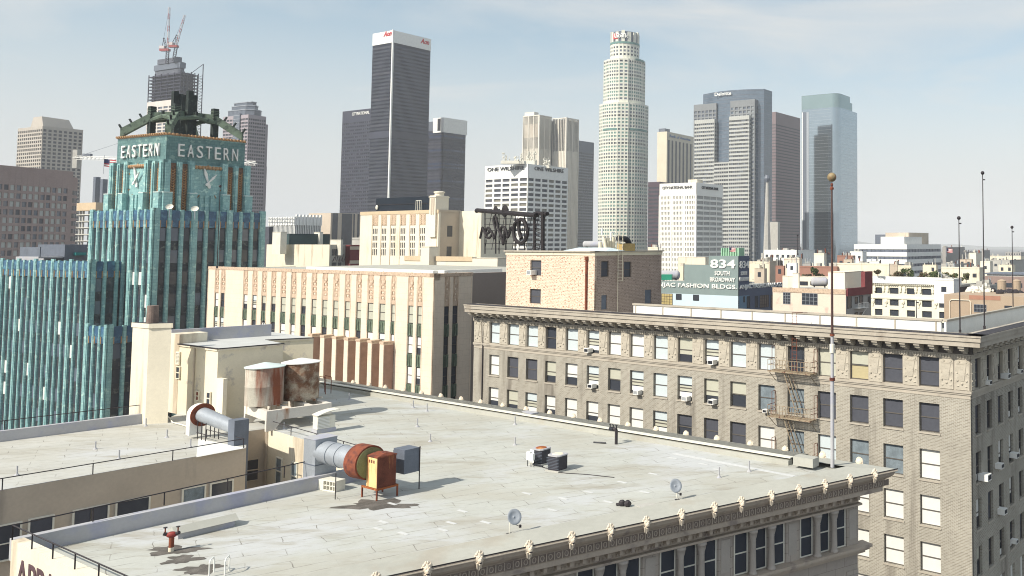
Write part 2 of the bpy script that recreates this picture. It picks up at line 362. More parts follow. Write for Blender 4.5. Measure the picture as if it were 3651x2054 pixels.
# carved lion heads
def lion_mesh():
    g = MB(); rnd = random.Random(3)
    g.ball((0, .05, .02), .25, m_lion, 12, 8, (1, .8, 1.05), .05)
    for k in range(26):
        a = k * math.tau / 13; r = .20 if k < 13 else .26; 
        g.ball((r * math.cos(a), .03 + .02 * (k % 2), .02 + r * 1.05 * math.sin(a)), .075, m_lion, 6, 4, (1, .9, 1.2), .1)
    g.ball((0, -.12, -.04), .15, m_lion, 8, 6, (.85, 1, 1), .03)                # muzzle
    g.ball((0, -.20, .03), .075, m_lion, 6, 5, (.8, 1.3, .7))                   # nose
    g.ball((-.09, -.13, .09), .05, m_lion, 6, 4); g.ball((.09, -.13, .09), .05, m_lion, 6, 4)
    g.box(-.075, .075, -.245, -.10, -.17, -.125, M['iron'])                      # open mouth
    g.ball((0, -.13, -.22), .085, m_lion, 6, 4, (1.1, .9, .8))
    for sx in (-1, 1):
        g.ball((sx * .17, .0, .22), .07, m_lion, 6, 4)
        g.tube((sx * .13, -.03, -.16), (sx * .10, .02, -.46), .085, m_lion, 6, .045)
    g.tube((0, -.02, -.2), (0, .02, -.52), .10, m_lion, 6, .05)
    return g.mesh('lion_head')
lm = lion_mesh(); angN = math.atan2(nN[0], -nN[1]); angF = math.atan2(nF[0], -nF[1])
lions_px = [3120, 3032, 2943, 2850, 2752, 2645, 2549, 2431, 2306, 2178, 2040, 1888, 1710, 1524, 1340]
for px in lions_px:
    d = ray(px, 1673 + (3200 - px) * .209); n_ = inter((0, 0), (d.x, d.y), A, Wn)
    put(lm, 'lion_head', nb, (n_[0] - nN[0] * .02, n_[1] - nN[1] * .02, RZ + .10), angN + random.uniform(-.12, .12), (.70, .85, .92))
for px in [3064, 2933, 2800, 2676, 2557, 2350, 2340, 2240, 2140, 2045, 1960, 1875, 1792, 1713, 1643, 1570, 1500, 1437, 1371, 1312, 1255]:
    if px == 2350: px = 2447
    d = ray(px, 1500); n_ = inter((0, 0), (d.x, d.y), A, U)
    put(lm, 'lion_head', nb, (n_[0] + nF[0] * .02, n_[1] + nF[1] * .02, RZ + .22), angF, (.8, .85, .85))
# --- near front under the cornice: frieze, bays of three windows with two columns
wp = off(A, nN, -ins)                        # wall plane origin
s_end = 46
o0 = (Ai[0] - wp[0]) * Wn[0] + (Ai[1] - wp[1]) * Wn[1]
def nbox(mb, s0, s1, d0, d1, z0, z1, m): mb.obox(wp, Wn, nN, s0, s1, d0, d1, z0, z1, m)
g = MB()
nbox(g, o0, s_end, .0, .22, RZ - 1.45, RZ - 1.20, m_brk); nbox(g, o0, s_end, .003, .10, RZ - 1.7, RZ - 1.45, m_brk)
q = o0 + .3
while q < s_end: nbox(g, q, q + .18, .22, .60, RZ - 1.42, RZ - 1.205, m_brk); q += .62
q = o0 + .1
while q < s_end: nbox(g, q, q + .09, .10, .15, RZ - 1.6, RZ - 1.46, m_brk); q += .17
g.build('frieze', nb)
zt, zb = RZ - 1.80, RZ - 4.1
bay = 4.35; g = MB(); sill = MB(); gl = []; s = o0
m_stone = mat('grey_stone', (.42, .38, .34), .85, .08, 1.5)
colm = MB(); prof_c = [(.24, 0), (.24, .08), (.19, .12), (.175, .2), (.15, 1.72), (.165, 1.76), (.15, 1.80), (.21, 2.0), (.24, 2.16), (.26, 2.17), (.26, 2.3)]
colm.lathe((0, 0, 0), prof_c, m_stone, 14); cmesh = colm.mesh('column'); 
for p in cmesh.polygons: p.use_smooth = True
wm = MB()                                    # one tall sash window
def sash(w, h, fr, pn, mid=.5, fw=.06, blind=None, bl=1.0):
    f = MB(); f.box(-w / 2, -w / 2 + fw, -.04, .05, 0, h, fr); f.box(w / 2 - fw, w / 2, -.04, .05, 0, h, fr); f.box(-w / 2 + fw, w / 2 - fw, -.038, .05, 0, fw, fr)
    f.box(-w / 2 + fw, w / 2 - fw, -.038, .05, h - fw, h, fr); f.box(-w / 2 + fw, w / 2 - fw, -.045, .05, h * mid - fw * .5, h * mid + fw * .5, fr)
    p = MB(); p.box(-w / 2 + .01, w / 2 - .01, .0, .02, .01, h - .01, pn)
    b = None
    if blind:
        b = MB(); b.box(-w / 2 + fw, w / 2 - fw, -.012, -.004, h - (h - fw) * bl, h - fw, blind); b = b.mesh('blind')
    return f.mesh('window_frame'), p.mesh('window_pane'), b
wf, wpn, _b = sash(.86, 2.2, M['offwhite'], M['glass'])
wang = math.atan2(nN[0], -nN[1])
rows = [(zb, zt), (zb - 3.9, zt - 3.9)]
for ri, (z0, z1) in enumerate(rows):
    s = o0
    while s < 38:
        pier = .85
        g = MB(); nbox(g, s + .003, s + pier, -.0, .06, z0 - .0, z1 + .15, m_wall); nbox(g, s + .15, s + pier - .15, .06, .085, z0 + .35, z1 - .25, m_stone); g.build('pilaster', nb)
        for k in range(3):
            wx = s + pier + .55 + k * 1.2
            p_ = off(off(wp, Wn, wx), nN, .02 if 0 else .012)
            if s < 30:
                r_ = put(wf, 'window', nb, (p_[0], p_[1], z0 + .05), wang); put(wpn, 'pane', r_)
            if k < 2:
                p2 = off(off(wp, Wn, wx + .6), nN, .30)
                if s < 30 and ri == 0: put(cmesh, 'column', nb, (p2[0], p2[1], z0))
                elif ri: g = MB(); nbox(g, wx + .5, wx + .7, .0, .12, z0, z1, m_stone); g.build('pilaster', nb)
        s += bay
g = MB()
for z0 in (zb, zb - 3.9):
    nbox(g, o0 - .62, s_end, -.3, .62, z0 - .16, z0 - .003, m_brk); nbox(g, o0 - .5, s_end, -.3, .50, z0 - .30, z0 - .16, m_brk); nbox(g, o0 - .35, s_end, .003, .28, z0 - .5, z0 - .30, m_brk)
nbox(g, o0 - .02, s_end, .002, .42, zt + .0, zt + .11, m_brk)
g.build('string_course', nb)
# --- rear wing: facade to the court with windows, sunlit court end wall
nW = (wdir[1], -wdir[0]); nW = nW if nW[1] < 0 else (-nW[0], -nW[1]); wangW = math.atan2(nW[0], -nW[1])
def court_px(px, py): d = ray(px, py); q = inter((0, 0), (d.x, d.y), W1, wdir); t = q[1] / d.y; return q, H + d.z * t
def wing_window(x0, x1, ytop_l, ytop_r, hgt, m_pane, mull):
    (a, za), (b, zb_) = court_px(x0, ytop_l), court_px(x1, ytop_r)
    w = math.hypot(b[0] - a[0], b[1] - a[1]); z1 = (za + zb_) / 2
    f = MB(); fw = .09
    for e0, e1 in ((-w / 2, -w / 2 + fw), (w / 2 - fw, w / 2)): f.box(e0, e1, -.07, .05, -hgt, 0, M['offwhite'])
    f.box(-w / 2 + fw, w / 2 - fw, -.068, .05, -.07, 0, M['offwhite']); f.box(-w / 2 - .06, w / 2 + .06, -.13, .05, -hgt - .08, -hgt, M['offwhite'])
    f.box(-w / 2 + fw, w / 2 - fw, -.06, .04, -hgt * .55 - .03, -hgt * .55 + .03, M['offwhite'])
    if mull: f.box(-.03, .03, -.055, .04, -hgt, -.07, M['frame'])
    r = put(f.mesh('window'), 'window', nb, ((a[0] + b[0]) / 2 + nW[0] * .03, (a[1] + b[1]) / 2 + nW[1] * .03, z1), wangW)
    p = MB(); p.box(-w / 2 + .05, w / 2 - .05, -.02, .02, -hgt, -.03, m_pane); put(p.mesh('pane'), 'pane', r)
wing_window(-45, 79, 1880, 1858, 1.9, M['glass'], False); wing_window(100, 194, 1850, 1833, 1.9, M['blind_grey'], False)
wing_window(258, 390, 1818, 1796, 1.9, M['blind_grey'], True); wing_window(411, 536, 1789, 1766, 1.9, M['glass'], False)
wing_window(648, 734, 1742, 1727, 1.9, M['curtain'], False); wing_window(748, 832, 1722, 1709, 1.9, M['glass'], False)
g = MB(); d_ = unit(sub(E2, Fc)); nC = (d_[1], -d_[0]); nC = nC if nC[0] < 0 else (-nC[0], -nC[1])
g.obox(Fc, d_, nC, .0, math.hypot(E2[0] - Fc[0], E2[1] - Fc[1]) - .0, .0, .05, 30, RZ + .03, M['cream']); g.build('court_wall', nb, label='sunlit cream wall of the light court')
angC = math.atan2(nC[0], -nC[1])
def cwin(px, py, w, h, m_pane):
    d = ray(px, py); q = inter((0, 0), (d.x, d.y), off(Fc, nC, .06), d_); z = H + d.z * q[1] / d.y
    f, p, _ = sash(w, h, M['offwhite'], m_pane, fw=.08); r = put(f, 'window', nb, (q[0] + nC[0] * .03, q[1] + nC[1] * .03, z - h), angC); put(p, 'pane', r)
cwin(997, 1631, .95, 1.9, M['curtain']); cwin(1052, 1648, .95, 1.9, M['curtain'])
g = MB()
for q in (.25, .42): g.tube((*off(off(Fc, d_, q), nC, .12), 36), (*off(off(Fc, d_, q), nC, .12), RZ - .05), .045, M['beige'], 6)
g.build('downpipe', nb)
wb = unit(sub(W2, Fc)); nX = (wb[1], -wb[0]); nX = nX if nX[1] < 0 else (-nX[0], -nX[1])
f, p, _ = sash(1.15, 1.6, M['beige'], M['glass'], fw=.08); q = off(off(Fc, wb, .95), nX, .05); r = put(f, 'window', nb, (q[0], q[1], RZ - 3.6), math.atan2(nX[0], -nX[1])); put(p, 'pane', r)
# white sunlit upstand at the end of the rear wing
g = MB(); pp = [P(708, 1564, RZ + .02), P(877, 1597, RZ + .02), P(700, 1630, RZ + .02)]
g.prism([xy(p) for p in pp], RZ, RZ + .02, M['white']); g.build('pale_roof_patch', nb)
# ================================================================ penthouse and chimney on the rear wing
ph = MB(); PH = RZ + 5.46
pts = [P(639, 1226, PH), P(778, 1243.5, PH), P(1009.6, 1224.5, PH), P(948, 1212, PH), P(1118, 1204, PH), P(970, 1183.6, PH), P(600, 1200, PH)]
ph.prism([xy(p) for p in pts], RZ - .05, PH, M['cream2'], mat('grey_roof', (.50, .51, .50), .85, .08, .8)); pent = ph.build('penthouse', nb, label='cream penthouse with peeling paint')
g = MB()
for a, b in ((pts[0], pts[1]), (pts[1], pts[2]), (pts[3], pts[4])):
    d = unit(sub(b, a)); n = (d[1], -d[0]); l = math.hypot(b[0] - a[0], b[1] - a[1])
    g.obox(xy(a), d, n, 0, l, .0, .10, PH - .16, PH - .04, M['cream']); g.obox(xy(a), d, n, -.05, l + .05, -.05, .13, PH - .04, PH + .03, M['iron'])
g.build('eave', pent)
g = MB(); a, b = P(612, 1176.5, PH + 1.0), P(968.6, 1156, PH + 1.0); d = unit(sub(b, a)); n = (d[1], -d[0])
g.obox(xy(a), d, n, 0, math.hypot(b.x - a.x, b.y - a.y), -.3, 0, PH - 5, PH + 1.0, M['parapet']); g.build('roof_parapet', pent)
la, lb = xy(pts[0]), xy(pts[1]); ld = unit(sub(lb, la)); ln = (ld[1], -ld[0]); ln = ln if ln[1] < 0 else (-ln[0], -ln[1]); lang = math.atan2(ln[0], -ln[1])
g = MB(); g.obox(off(la, ld, -1.9), ld, ln, 0, 1.95, -2, .02, RZ - .05, PH + .75, M['cream']); g.build('stair_head', nb)
def pwin(px, py, w, h, fr, pn, name='window', base=None):
    d = ray(px, py); q = inter((0, 0), (d.x, d.y), off(la, ln, .05), ld); z = H + d.z * q[1] / d.y
    f, p, _ = sash(w, h, fr, pn, fw=.07); r = put(f, name, pent, (q[0] + ln[0] * .03, q[1] + ln[1] * .03, z - h), lang); put(p, 'pane', r) if 0 else None
    p_ = put(p, 'window_glass', pent, (q[0] + ln[0] * .03, q[1] + ln[1] * .03, z - h), lang); return q, z
pwin(637, 1306, .62, 1.0, M['cream'], M['glass'])
q, z = pwin(637, 1254, .62, 1.02, M['cream'], M['offwhite'])
g = MB()
for k in range(9): g.obox(off(q, ld, -.27), ld, ln, 0, .54, .05, .09, z - .12 - k * .105, z - .07 - k * .105, M['offwhite'])
g.build('louvre', pent)
pwin(706, 1394, .5, .75, M['cream'], M['rust'], 'door_light'); pwin(746, 1397, .62, 1.0, M['cream'], M['glass'])
g = MB(); q_ = off(lb, ld, -.02)
g.obox(lb, ld, ln, 0, .95, -.28, .0, RZ, PH - 2.2, M['cream']); g.build('buttress', pent)
g = MB(); d_p = ray(694, 1245); q = inter((0, 0), (d_p.x, d_p.y), off(la, ln, .06), ld); g.tube((*q, RZ), (*q, PH - .1), .06, M['beige'], 6); g.build('downpipe', pent)
# chimney tower
CT = 53.95; ct = P(532, 1154, CT)
Uc = (-U[0], -U[1])
cl = P(474, 1150, CT); cr_ = P(612, 1152, CT); du = unit(sub(cl, ct)); dw = (-(-Uc[1]), -Uc[0]) if 0 else unit(sub(cr_, ct))
c4 = (cl.x + cr_.x - ct.x, cl.y + cr_.y - ct.y)
g = MB(); g.prism([xy(cl), xy(ct), xy(cr_), c4], RZ - 8, CT - .35, M['cream']); 
cc = ((cl.x + cr_.x) / 2, (cl.y + cr_.y) / 2)
g.prism([off(p, unit(sub(p, cc)), .12) for p in (xy(cl), xy(ct), xy(cr_), c4)], CT - .35, CT, M['cream'], M['iron'])
chim = g.build('chimney', nb, label='square cream chimney tower')
g = MB(); g.tube((*cc, CT - .3), (*cc, CT + 1.3), .40, mat('sooty_flue', (.20, .15, .13), .8, .3, 2), 16, .36); g.build('flue', chim)
# ================================================================ things standing on the near roof
def on(px, py, z=RZ): p = P(px, py, z); return (p.x, p.y, z)
m_tankg = mat('rust_streaked_tank', (.50, .47, .40), .7, .15, 1.1, (.22, .07, .035), .72, streak=True)
m_tankr = mat('brown_rusted_tank', (.19, .10, .06), .8, .35, 1.4, (.42, .36, .28), .75)
m_cone1 = mat('pale_green_lid', (.60, .70, .68), .5, .04); m_plat = mat('stained_white_concrete', (.66, .62, .56), .85, .08, 1.2, (.36, .20, .12), .25, streak=True)
# railings
def railing(name, pts, h, step, label, group='roof edge railings', m=None, z=RZ, r=.028):
    m = m or M['iron']; t = thing(name, label, 'railing', (pts[0][0], pts[0][1], z), 0, group); o = pts[0]
    g = MB(); loc = [(p[0] - o[0], p[1] - o[1]) for p in pts]
    for a, b in zip(loc, loc[1:]): g.tube((*a, h), (*b, h), r, m, 6)
    g.build('rail', t)
    pm = MB(); pm.tube((0, 0, 0), (0, 0, h), r, m, 6); me = pm.mesh('post')
    for a, b in zip(loc, loc[1:]):
        l = math.hypot(b[0] - a[0], b[1] - a[1]); n = max(1, round(l / step))
        for k in range(n + (1 if b == loc[-1] else 0)): put(me, 'post', t, (a[0] + (b[0] - a[0]) * k / n, a[1] + (b[1] - a[1]) * k / n, 0))
    return t
s0 = off(off(Csg, pcx, .2), nS, -.2)
railing('railing', [off(s0, (-pcx[0], -pcx[1]), -.0), off(s0, Cdir, 15)], .62, 2.05, 'dark pipe railing along the top of the cream sign wall', z=PT)
railing('railing', [s0, xy(P(1195, 1662, PT))], .62, 3.0, 'dark pipe railing on the grey parapet in front of the light court', z=PT)
railing('railing', [off(W1, wdir, 16), off(W1, wdir, .15), off(off(W1, wdir, .15), U, 5.2)], .62, 3.6, 'dark pipe railing along the edge of the rear wing roof')
railing('railing', [off(BR, bdir, 17), off(BR, bdir, 1.2)], .62, 4, 'dark pipe railing on the parapet in front of the turquoise tower', z=PT + .01)
railing('railing', [off(Fc, d_, .2), off(Fc, d_, math.hypot(E[0] - Fc[0], E[1] - Fc[1]) - .1)], .62, 3.6, 'dark pipe railing above the sunlit court wall, behind the fan', z=RZ + .03)
# pipe vents
pv = MB(); pv.lathe((0, 0, 0), [(.15, 0), (.06, .10), (.045, .14), (.045, .55)], M['parapet'], 8); pvm = pv.mesh('vent_pipe')
vents = [(1836, 1514, 'white', 'near the raised curb, upper one'), (1836, 1587, 'pale', ''), (1522, 1467, '', ''), (1488, 1522, '', ''), (1534, 1574, '', ''), (1473, 1454, '', ''), (2564, 1703, '', ''), (2671, 1681, '', ''),
         (340, 1602, '', ''), (424, 1637, '', ''), (520, 1520, '', ''), (595, 1560, '', ''), (679, 1597, '', ''), (60, 1695, '', ''), (1245, 1426, '', ''), (1012, 1530, '', '')]
vl = ['thin vent pipe left of the twin condensers, nearer the curb', 'thin vent pipe just left of the twin condensers', 'thin vent pipe in the middle of the roof near the far curb', 'thin vent pipe on the open roof right of the louvred hood', 'thin vent pipe between the railing corner and the twin condensers',
      'short stub pipe close to the far curb in line with the ribbed cream tower', 'white vent pipe on the brown stained patch near the front corner', 'vent pipe beside the white painted strip near the mast',
      'pale vent pipe in the middle of the rear wing roof', 'pale vent pipe near the railing of the rear wing roof', 'vent pipe by the grey parapet of the rear wing, near the chimney tower', 'vent pipe on the rear wing roof in front of the white fan duct', 'vent pipe near the white triangle at the end of the rear wing', 'vent pipe at the left end of the rear wing roof', 'vent pipe in the shade behind the water tanks', 'stub pipe on the roof edge under the tank platform']
for (px, py, _a, _b), lb in zip(vents, vl):
    o = put(pvm, 'vent_pipe', None, on(px, py)); tag(o, lb, 'vent pipe', 'vent pipes on the roof'); o.rotation_euler.z = random.random() * 6; o.scale = (1, 1, random.uniform(.85, 1.15))
# tank platform and two tanks
pz = RZ + 1.45
a, b = P(951, 1467, pz), P(1183, 1436, pz); d = unit(sub(b, a)); nn = (d[1], -d[0]); l = math.hypot(b.x - a.x, b.y - a.y); pang = math.atan2(d[1], d[0])
pl = thing('tank_platform', 'stained white concrete frame carrying the two rusty water tanks', 'platform', (a.x, a.y, RZ), pang)
g = MB(); dep = 4.6
g.box(0, l, 0, .3, .72, 1.45, m_plat); g.box(0, l, dep - .3, dep, .72, 1.45, m_plat); g.build('beam', pl)
for x0 in (0, l * .33, l * .66, l - .3):
    g = MB(); g.box(x0 + .002, x0 + .3, .3, dep - .3, .75, 1.44, m_plat); g.build('cross_beam', pl)
for x0, y0 in ((0, 0), (l - .9, 0), (0, dep - .3), (l - .9, dep - .3)):
    g = MB(); sx = 1 if x0 == 0 else -1; xa = 0 if x0 == 0 else l
    g.add([(xa, y0 + .01, 0), (xa + sx * .5, y0 + .01, 0), (xa + sx * 1.1, y0 + .01, .73), (xa, y0 + .01, .73), (xa, y0 + .29, 0), (xa + sx * .5, y0 + .29, 0), (xa + sx * 1.1, y0 + .29, .73), (xa, y0 + .29, .73)],
          [(0, 1, 2, 3), (7, 6, 5, 4), (0, 4, 5, 1), (1, 5, 6, 2), (3, 7, 4, 0)] if sx > 0 else [(3, 2, 1, 0), (4, 5, 6, 7), (1, 5, 4, 0), (2, 6, 5, 1), (0, 4, 7, 3)], m_plat); g.build('pier', pl)
def tank(px, py, z, Y, rad, h, m, mlid, label):
    p = Q(px, py, Y); t = thing('water_tank', label, 'water tank', (p.x, p.y, z), 0, 'rusty water tanks beside the penthouse')
    g = MB(); g.lathe((0, 0, 0), [(rad, 0), (rad, h * .48), (rad + .012, h * .49), (rad + .012, h * .51), (rad, h * .52), (rad, h)], m, 40); g.build('shell', t, True)
    g = MB(); g.lathe((0, 0, h), [(rad + .10, 0), (rad + .10, .05), (rad * .55, .20), (.12, .33), (.02, .34)], mlid, 40); g.build('lid', t, True)
    g = MB(); g.box(-rad, rad, -.2, -.05, -.14, 0, m_plat); g.box(-rad, rad, rad * .6, rad * .6 + .15, -.14, 0, m_plat); g.build('bearer', t)
    return t
Yt = (RZ + 1.4 - H) / (ray(942, 1444).z / ray(942, 1444).y)
tank(941, 1436, RZ + 1.58, 64.8, 1.24, 2.72, m_tankg, m_cone1, 'grey rust-streaked water tank with pale green lid, the left one')
tank(1070, 1425, RZ + 1.58, 67.0, 1.24, 2.75, m_tankr, M['white'], 'brown rusted water tank with white lid, the right one')
# louvred intake hood by the platform
hx = on(1160, 1538); t = thing('vent_hood', 'white louvred vent hood with curved lid beside the tank platform', 'vent', hx, pang)
g = MB(); g.box(-.75, .55, -.45, .45, 0, .28, M['parapet']); g.box(-.7, .5, -.4, .4, .28, 1.15, M['offwhite']); g.build('body', t)
g = MB()
for k in range(8): g.box(-.72, .1, -.45, -.40, .32 + k * .1, .37 + k * .1, M['white'])
g.build('louvre', t)
g = MB(); vs = []; 
for k in range(7):
    a_ = -.95 + k * .32; z_ = 1.15 + .38 * math.sin(math.pi * min(1, (k + 1) / 7.5) * .62)
    vs += [(a_ * .8, -.5, z_), (a_ * .8, .5, z_)]
g.add(vs + [(x, y, z - .05) for x, y, z in vs], [(2 * k, 2 * k + 2, 2 * k + 3, 2 * k + 1) for k in range(6)] + [(14 + 2 * k + 1, 14 + 2 * k + 3, 14 + 2 * k + 2, 14 + 2 * k) for k in range(6)] + [(2 * k, 14 + 2 * k, 16 + 2 * k, 2 * k + 2) for k in range(6)], M['offwhite']); g.build('lid', t)
# rusty fan, square riser and round duct
u_ = (-U[0], -U[1]); ua = math.atan2(u_[1], u_[0])       # towards the mast along the roof
def fan_at(px, py, z, label):
    return thing('exhaust_fan', label, 'exhaust fan', on(px, py, z), ua, 'old exhaust fans on the roof')
t = fan_at(1262, 1785, RZ, 'rusty red exhaust fan with round grey duct standing beside the light court'); 
Minv = t.matrix_basis.inverted() if False else None
bpy.context.view_layer.update(); Wi = t.matrix_world.inverted()
def lp(v): return Wi @ Vector(v)
# motor box, from the corner seen in the picture
bz0 = RZ + .62; c0 = P(1344, 1743.6, bz0); bz1 = Q(1344, 1627, c0.y).z
cL = P(1300, 1733, bz0); cR = P(1409, 1728, bz0); lc = lp(c0); ll = lp(cL); lr = lp(cR)
wx = abs(ll.x - lc.x) if abs(ll.x - lc.x) > .5 else .9; wy = max(1.0, abs(lr.y - lc.y))
print('motor box', lc, ll, lr, bz1)
bx0, bx1, by0, by1 = lc.x - 1.0, lc.x, lc.y, lc.y + 1.05
h0, h1 = lc.z, lc.z + (bz1 - bz0)
g = MB(); g.box(bx0, bx1, by0, by1, h0, h1 - .12, mat('shaded_red_rust', (.13, .04, .025), .8, .3, 2.5, (.34, .15, .05), .3, streak=True)); g.box(bx0 + .03, bx1 - .03, by0 - .012, by0 + .01, h0 + .02, h1 - .14, mat('sunlit_yellow_rust', (.78, .58, .28), .7, .12, 2.0, (.40, .15, .05), .38, streak=True))  # rust with light painted in: sunlit yellow left panel, dark shaded body
g.box(bx0 - .03, bx1 + .03, by0 - .03, by1 + .03, h1 - .12, h1 - .06, M['rust'])
g.add([(bx0 - .03, by0 - .03, h1 - .06), (bx1 + .03, by0 - .03, h1 - .06), (bx1 + .03, by1 + .03, h1 - .06), (bx0 - .03, by1 + .03, h1 - .06), (bx0 + .2, (by0 + by1) / 2, h1 + .08), (bx1 - .1, (by0 + by1) / 2, h1 + .08)], [(0, 1, 5, 4), (1, 2, 5), (2, 3, 4, 5), (3, 0, 4)], M['rust'])
for k in range(3): g.box(bx0 + .22 + k * .2, bx0 + .34 + k * .2, by0 - .015, by0 + .02, h1 - .42, h1 - .26, M['rust'])
g.build('motor_box', t, label='yellow and orange rusted motor box')
g = MB()
for x in (bx0 - .35, bx1): 
    for y in (by0, by1 + .1): g.box(x - .035, x + .035, y - .035, y + .035, 0, h0, M['rust'])
g.box(bx0 - .4, bx1 + .05, by0 - .03, by0 + .03, h0 - .1, h0, M['rusty']); g.box(bx0 - .4, bx1 + .05, by1 + .07, by1 + .13, h0 - .1, h0, M['rusty']); g.box(bx1 - .03, bx1 + .04, by0, by1 + .1, h0 - .1, h0, M['rusty'])
g.build('stand', t)
turn_ang = .07
def turn(g):
    c_, s_ = math.cos(turn_ang), math.sin(turn_ang)
    g.v = [(dc.x + (x - dc.x) * c_ - (y - dc.y) * s_, dc.y + (x - dc.x) * s_ + (y - dc.y) * c_, z) for x, y, z in g.v]
dc = lp(Q(1322, 1650, c0.y + .75)); rad = .90; print('fan', dc, lc)
g = MB(); n = 36; prv = []
vs = []
for x in (-1.0, -.02):
    for r in (rad,):
        vs += [(dc.x + x, dc.y + r * math.cos(i * math.tau / n), dc.z + r * math.sin(i * math.tau / n)) for i in range(n)]
g.add(vs, [(i, n + i, n + (i + 1) % n, (i + 1) % n) for i in range(n)] + [tuple(range(n)), tuple(range(n, 2 * n))[::-1]], M['rust']); turn(g); g.build('drum', t, True, label='red brown fan drum')
g = MB(); g.tube((dc.x - .02, dc.y, dc.z), (dc.x + .02, dc.y, dc.z), rad * .9, mat('olive_paint', (.20, .21, .10), .8, .2, 2), 32); turn(g); g.build('drum_face', t)
g = MB(); x1 = dc.x - 1.0; rs = .60; dl = 3.15
g.tube((x1, dc.y, dc.z + .02), (x1 - dl, dc.y + .02, dc.z + .12), rs, M['steel'], 32)
for k in (.15, 1.3, 2.1): g.tube((x1 - k, dc.y, dc.z + .02 + k * .03), (x1 - k - .05, dc.y, dc.z + .02 + k * .03), rs + .03, M['steel'], 32)
turn(g); g.build('duct', t, True)
g = MB(); g.v = [(x1 - dl + .1, dc.y, 0)]; turn(g); rx, ry, _z = g.v[0]; g = MB(); g.box(rx - 1.1, rx + .1, ry - .55, ry + .65, -6, dc.z + .85, M['steel']); g.box(rx - 1.13, rx + .13, ry - .58, ry + .68, dc.z + .85, dc.z + .89, M['parapet']); g.box(rx - 1.12, rx + .12, ry - .57, ry + .67, dc.z - .55, dc.z - .5, M['bluesteel']); g.build('riser', t, label='square grey sheet metal riser')
g = MB(); g.box(bx1 - 1.2, bx1 - .2, by1 + .6, by1 + 1.5, h0 + .35, h1 - .05, M['bluesteel']); g.box(bx0 - .4, bx1 - 1.2, by1 + .7, by1 + 1.4, h0 + .5, h1 - .2, M['bluesteel']); g.build('outlet', t, label='blue grey sheet metal outlet')
g = MB(); g.tube((bx1 - .17, by1 + 1.5, 0), (bx1 - .17, by1 + 1.5, h1), .03, M['iron'], 6); g.tube((dc.x - 1.1, dc.y - 1.25, 0), (dc.x - 1.1, dc.y - 1.25, 1.35), .025, M['iron'], 6); g.build('strut', t)
# second fan: white scroll with grey duct, rear wing
p0 = Q(720, 1478, P(700, 1560, RZ).y); t = thing('exhaust_fan', 'white exhaust fan with a grey round duct at the end of the rear wing', 'exhaust fan', (p0.x, p0.y, RZ), ua, 'old exhaust fans on the roof')
zc = p0.z - RZ
g = MB(); g.tube((-.55, 0, zc), (.1, 0, zc), .72, M['white'], 28); g.box(-.55, -.05, -.72, .1, .25, zc, M['white']); g.build('drum', t, True)
g = MB(); g.tube((.1, 0, zc), (.18, 0, zc), .78, M['rust'], 28); g.build('rim', t)
p1 = Q(842, 1526, p0.y - 1.9); v1 = Vector((p1.x - p0.x, p1.y - p0.y, 0)); v1.rotate(Matrix.Rotation(-ua, 3, 'Z')); zz = p1.z - RZ
g = MB(); g.tube((.18, 0, zc), (v1.x, v1.y, zz), .50, M['steel'], 28, .42); g.build('duct', t, True)
g = MB(); g.box(v1.x - .1, v1.x + .75, v1.y - .45, v1.y + .45, -5, zz + .62, M['bluesteel']); g.build('riser', t)
g = MB()
for x in (.4, 1.0, 1.6):
    for y in (-.4, .4): g.tube((x, y, 0), (x, y, zc - .35), .03, M['iron'], 6)
g.tube((.3, -.4, .45), (2.1, -.4, .45), .03, M['iron'], 6); g.build('stand', t)
o = MB(); o.box(-.5, .5, -.55, .55, 0, 1.5, M['bluesteel']); o.box(-.42, .42, -.47, .47, 1.47, 1.505, M['black']); q = on(805, 1490)
o = o.build('metal_bin'); o.location = (q[0], q[1], RZ); o.rotation_euler.z = ua; tag(o, 'open blue grey metal box behind the white fan', 'box')
# concrete block, standing on its side by the court corner
t = thing('concrete_block', 'pale hollow concrete block leaning by the end of the grey parapet', 'concrete block', on(1178, 1748), ua + .15)
g = MB(); g.box(-.75, .62, .12, .42, 0, .58, M['offwhite']); g.box(-.75, -.35, -.2, .12, 0, .58, M['offwhite'])
for k in range(4): g.box(-.35 + k * .25, -.31 + k * .25, -.2, .12, .06, .52, M['offwhite'])
g.box(-.35, .62, -.2, .12, 0, .06, M['offwhite']); g.box(-.35, .62, -.2, .12, .52, .58, M['offwhite']); g.box(-.35, .58, -.19, .12, .27, .31, M['offwhite']); g.box(.58, .62, -.2, .12, .06, .52, M['offwhite']); g.build('block', t)
# skylight
t = thing('skylight', 'low pale skylight hatch with pitched lid near the grey parapet', 'skylight', on(725, 1893), math.atan2(pcx[1], pcx[0]))
g = MB(); g.box(-1.15, 1.15, -.42, .42, 0, .28, M['parapet']); g.build('curb', t)
g = MB(); g.add([(-1.3, -.55, .28), (1.3, -.55, .28), (1.3, .55, .28), (-1.3, .55, .28), (-1.3, .1, .52), (1.3, .1, .52)], [(0, 1, 5, 4), (1, 2, 5), (2, 3, 4, 5), (3, 0, 4), (3, 2, 1, 0)], M['roof']); g.build('lid', t)
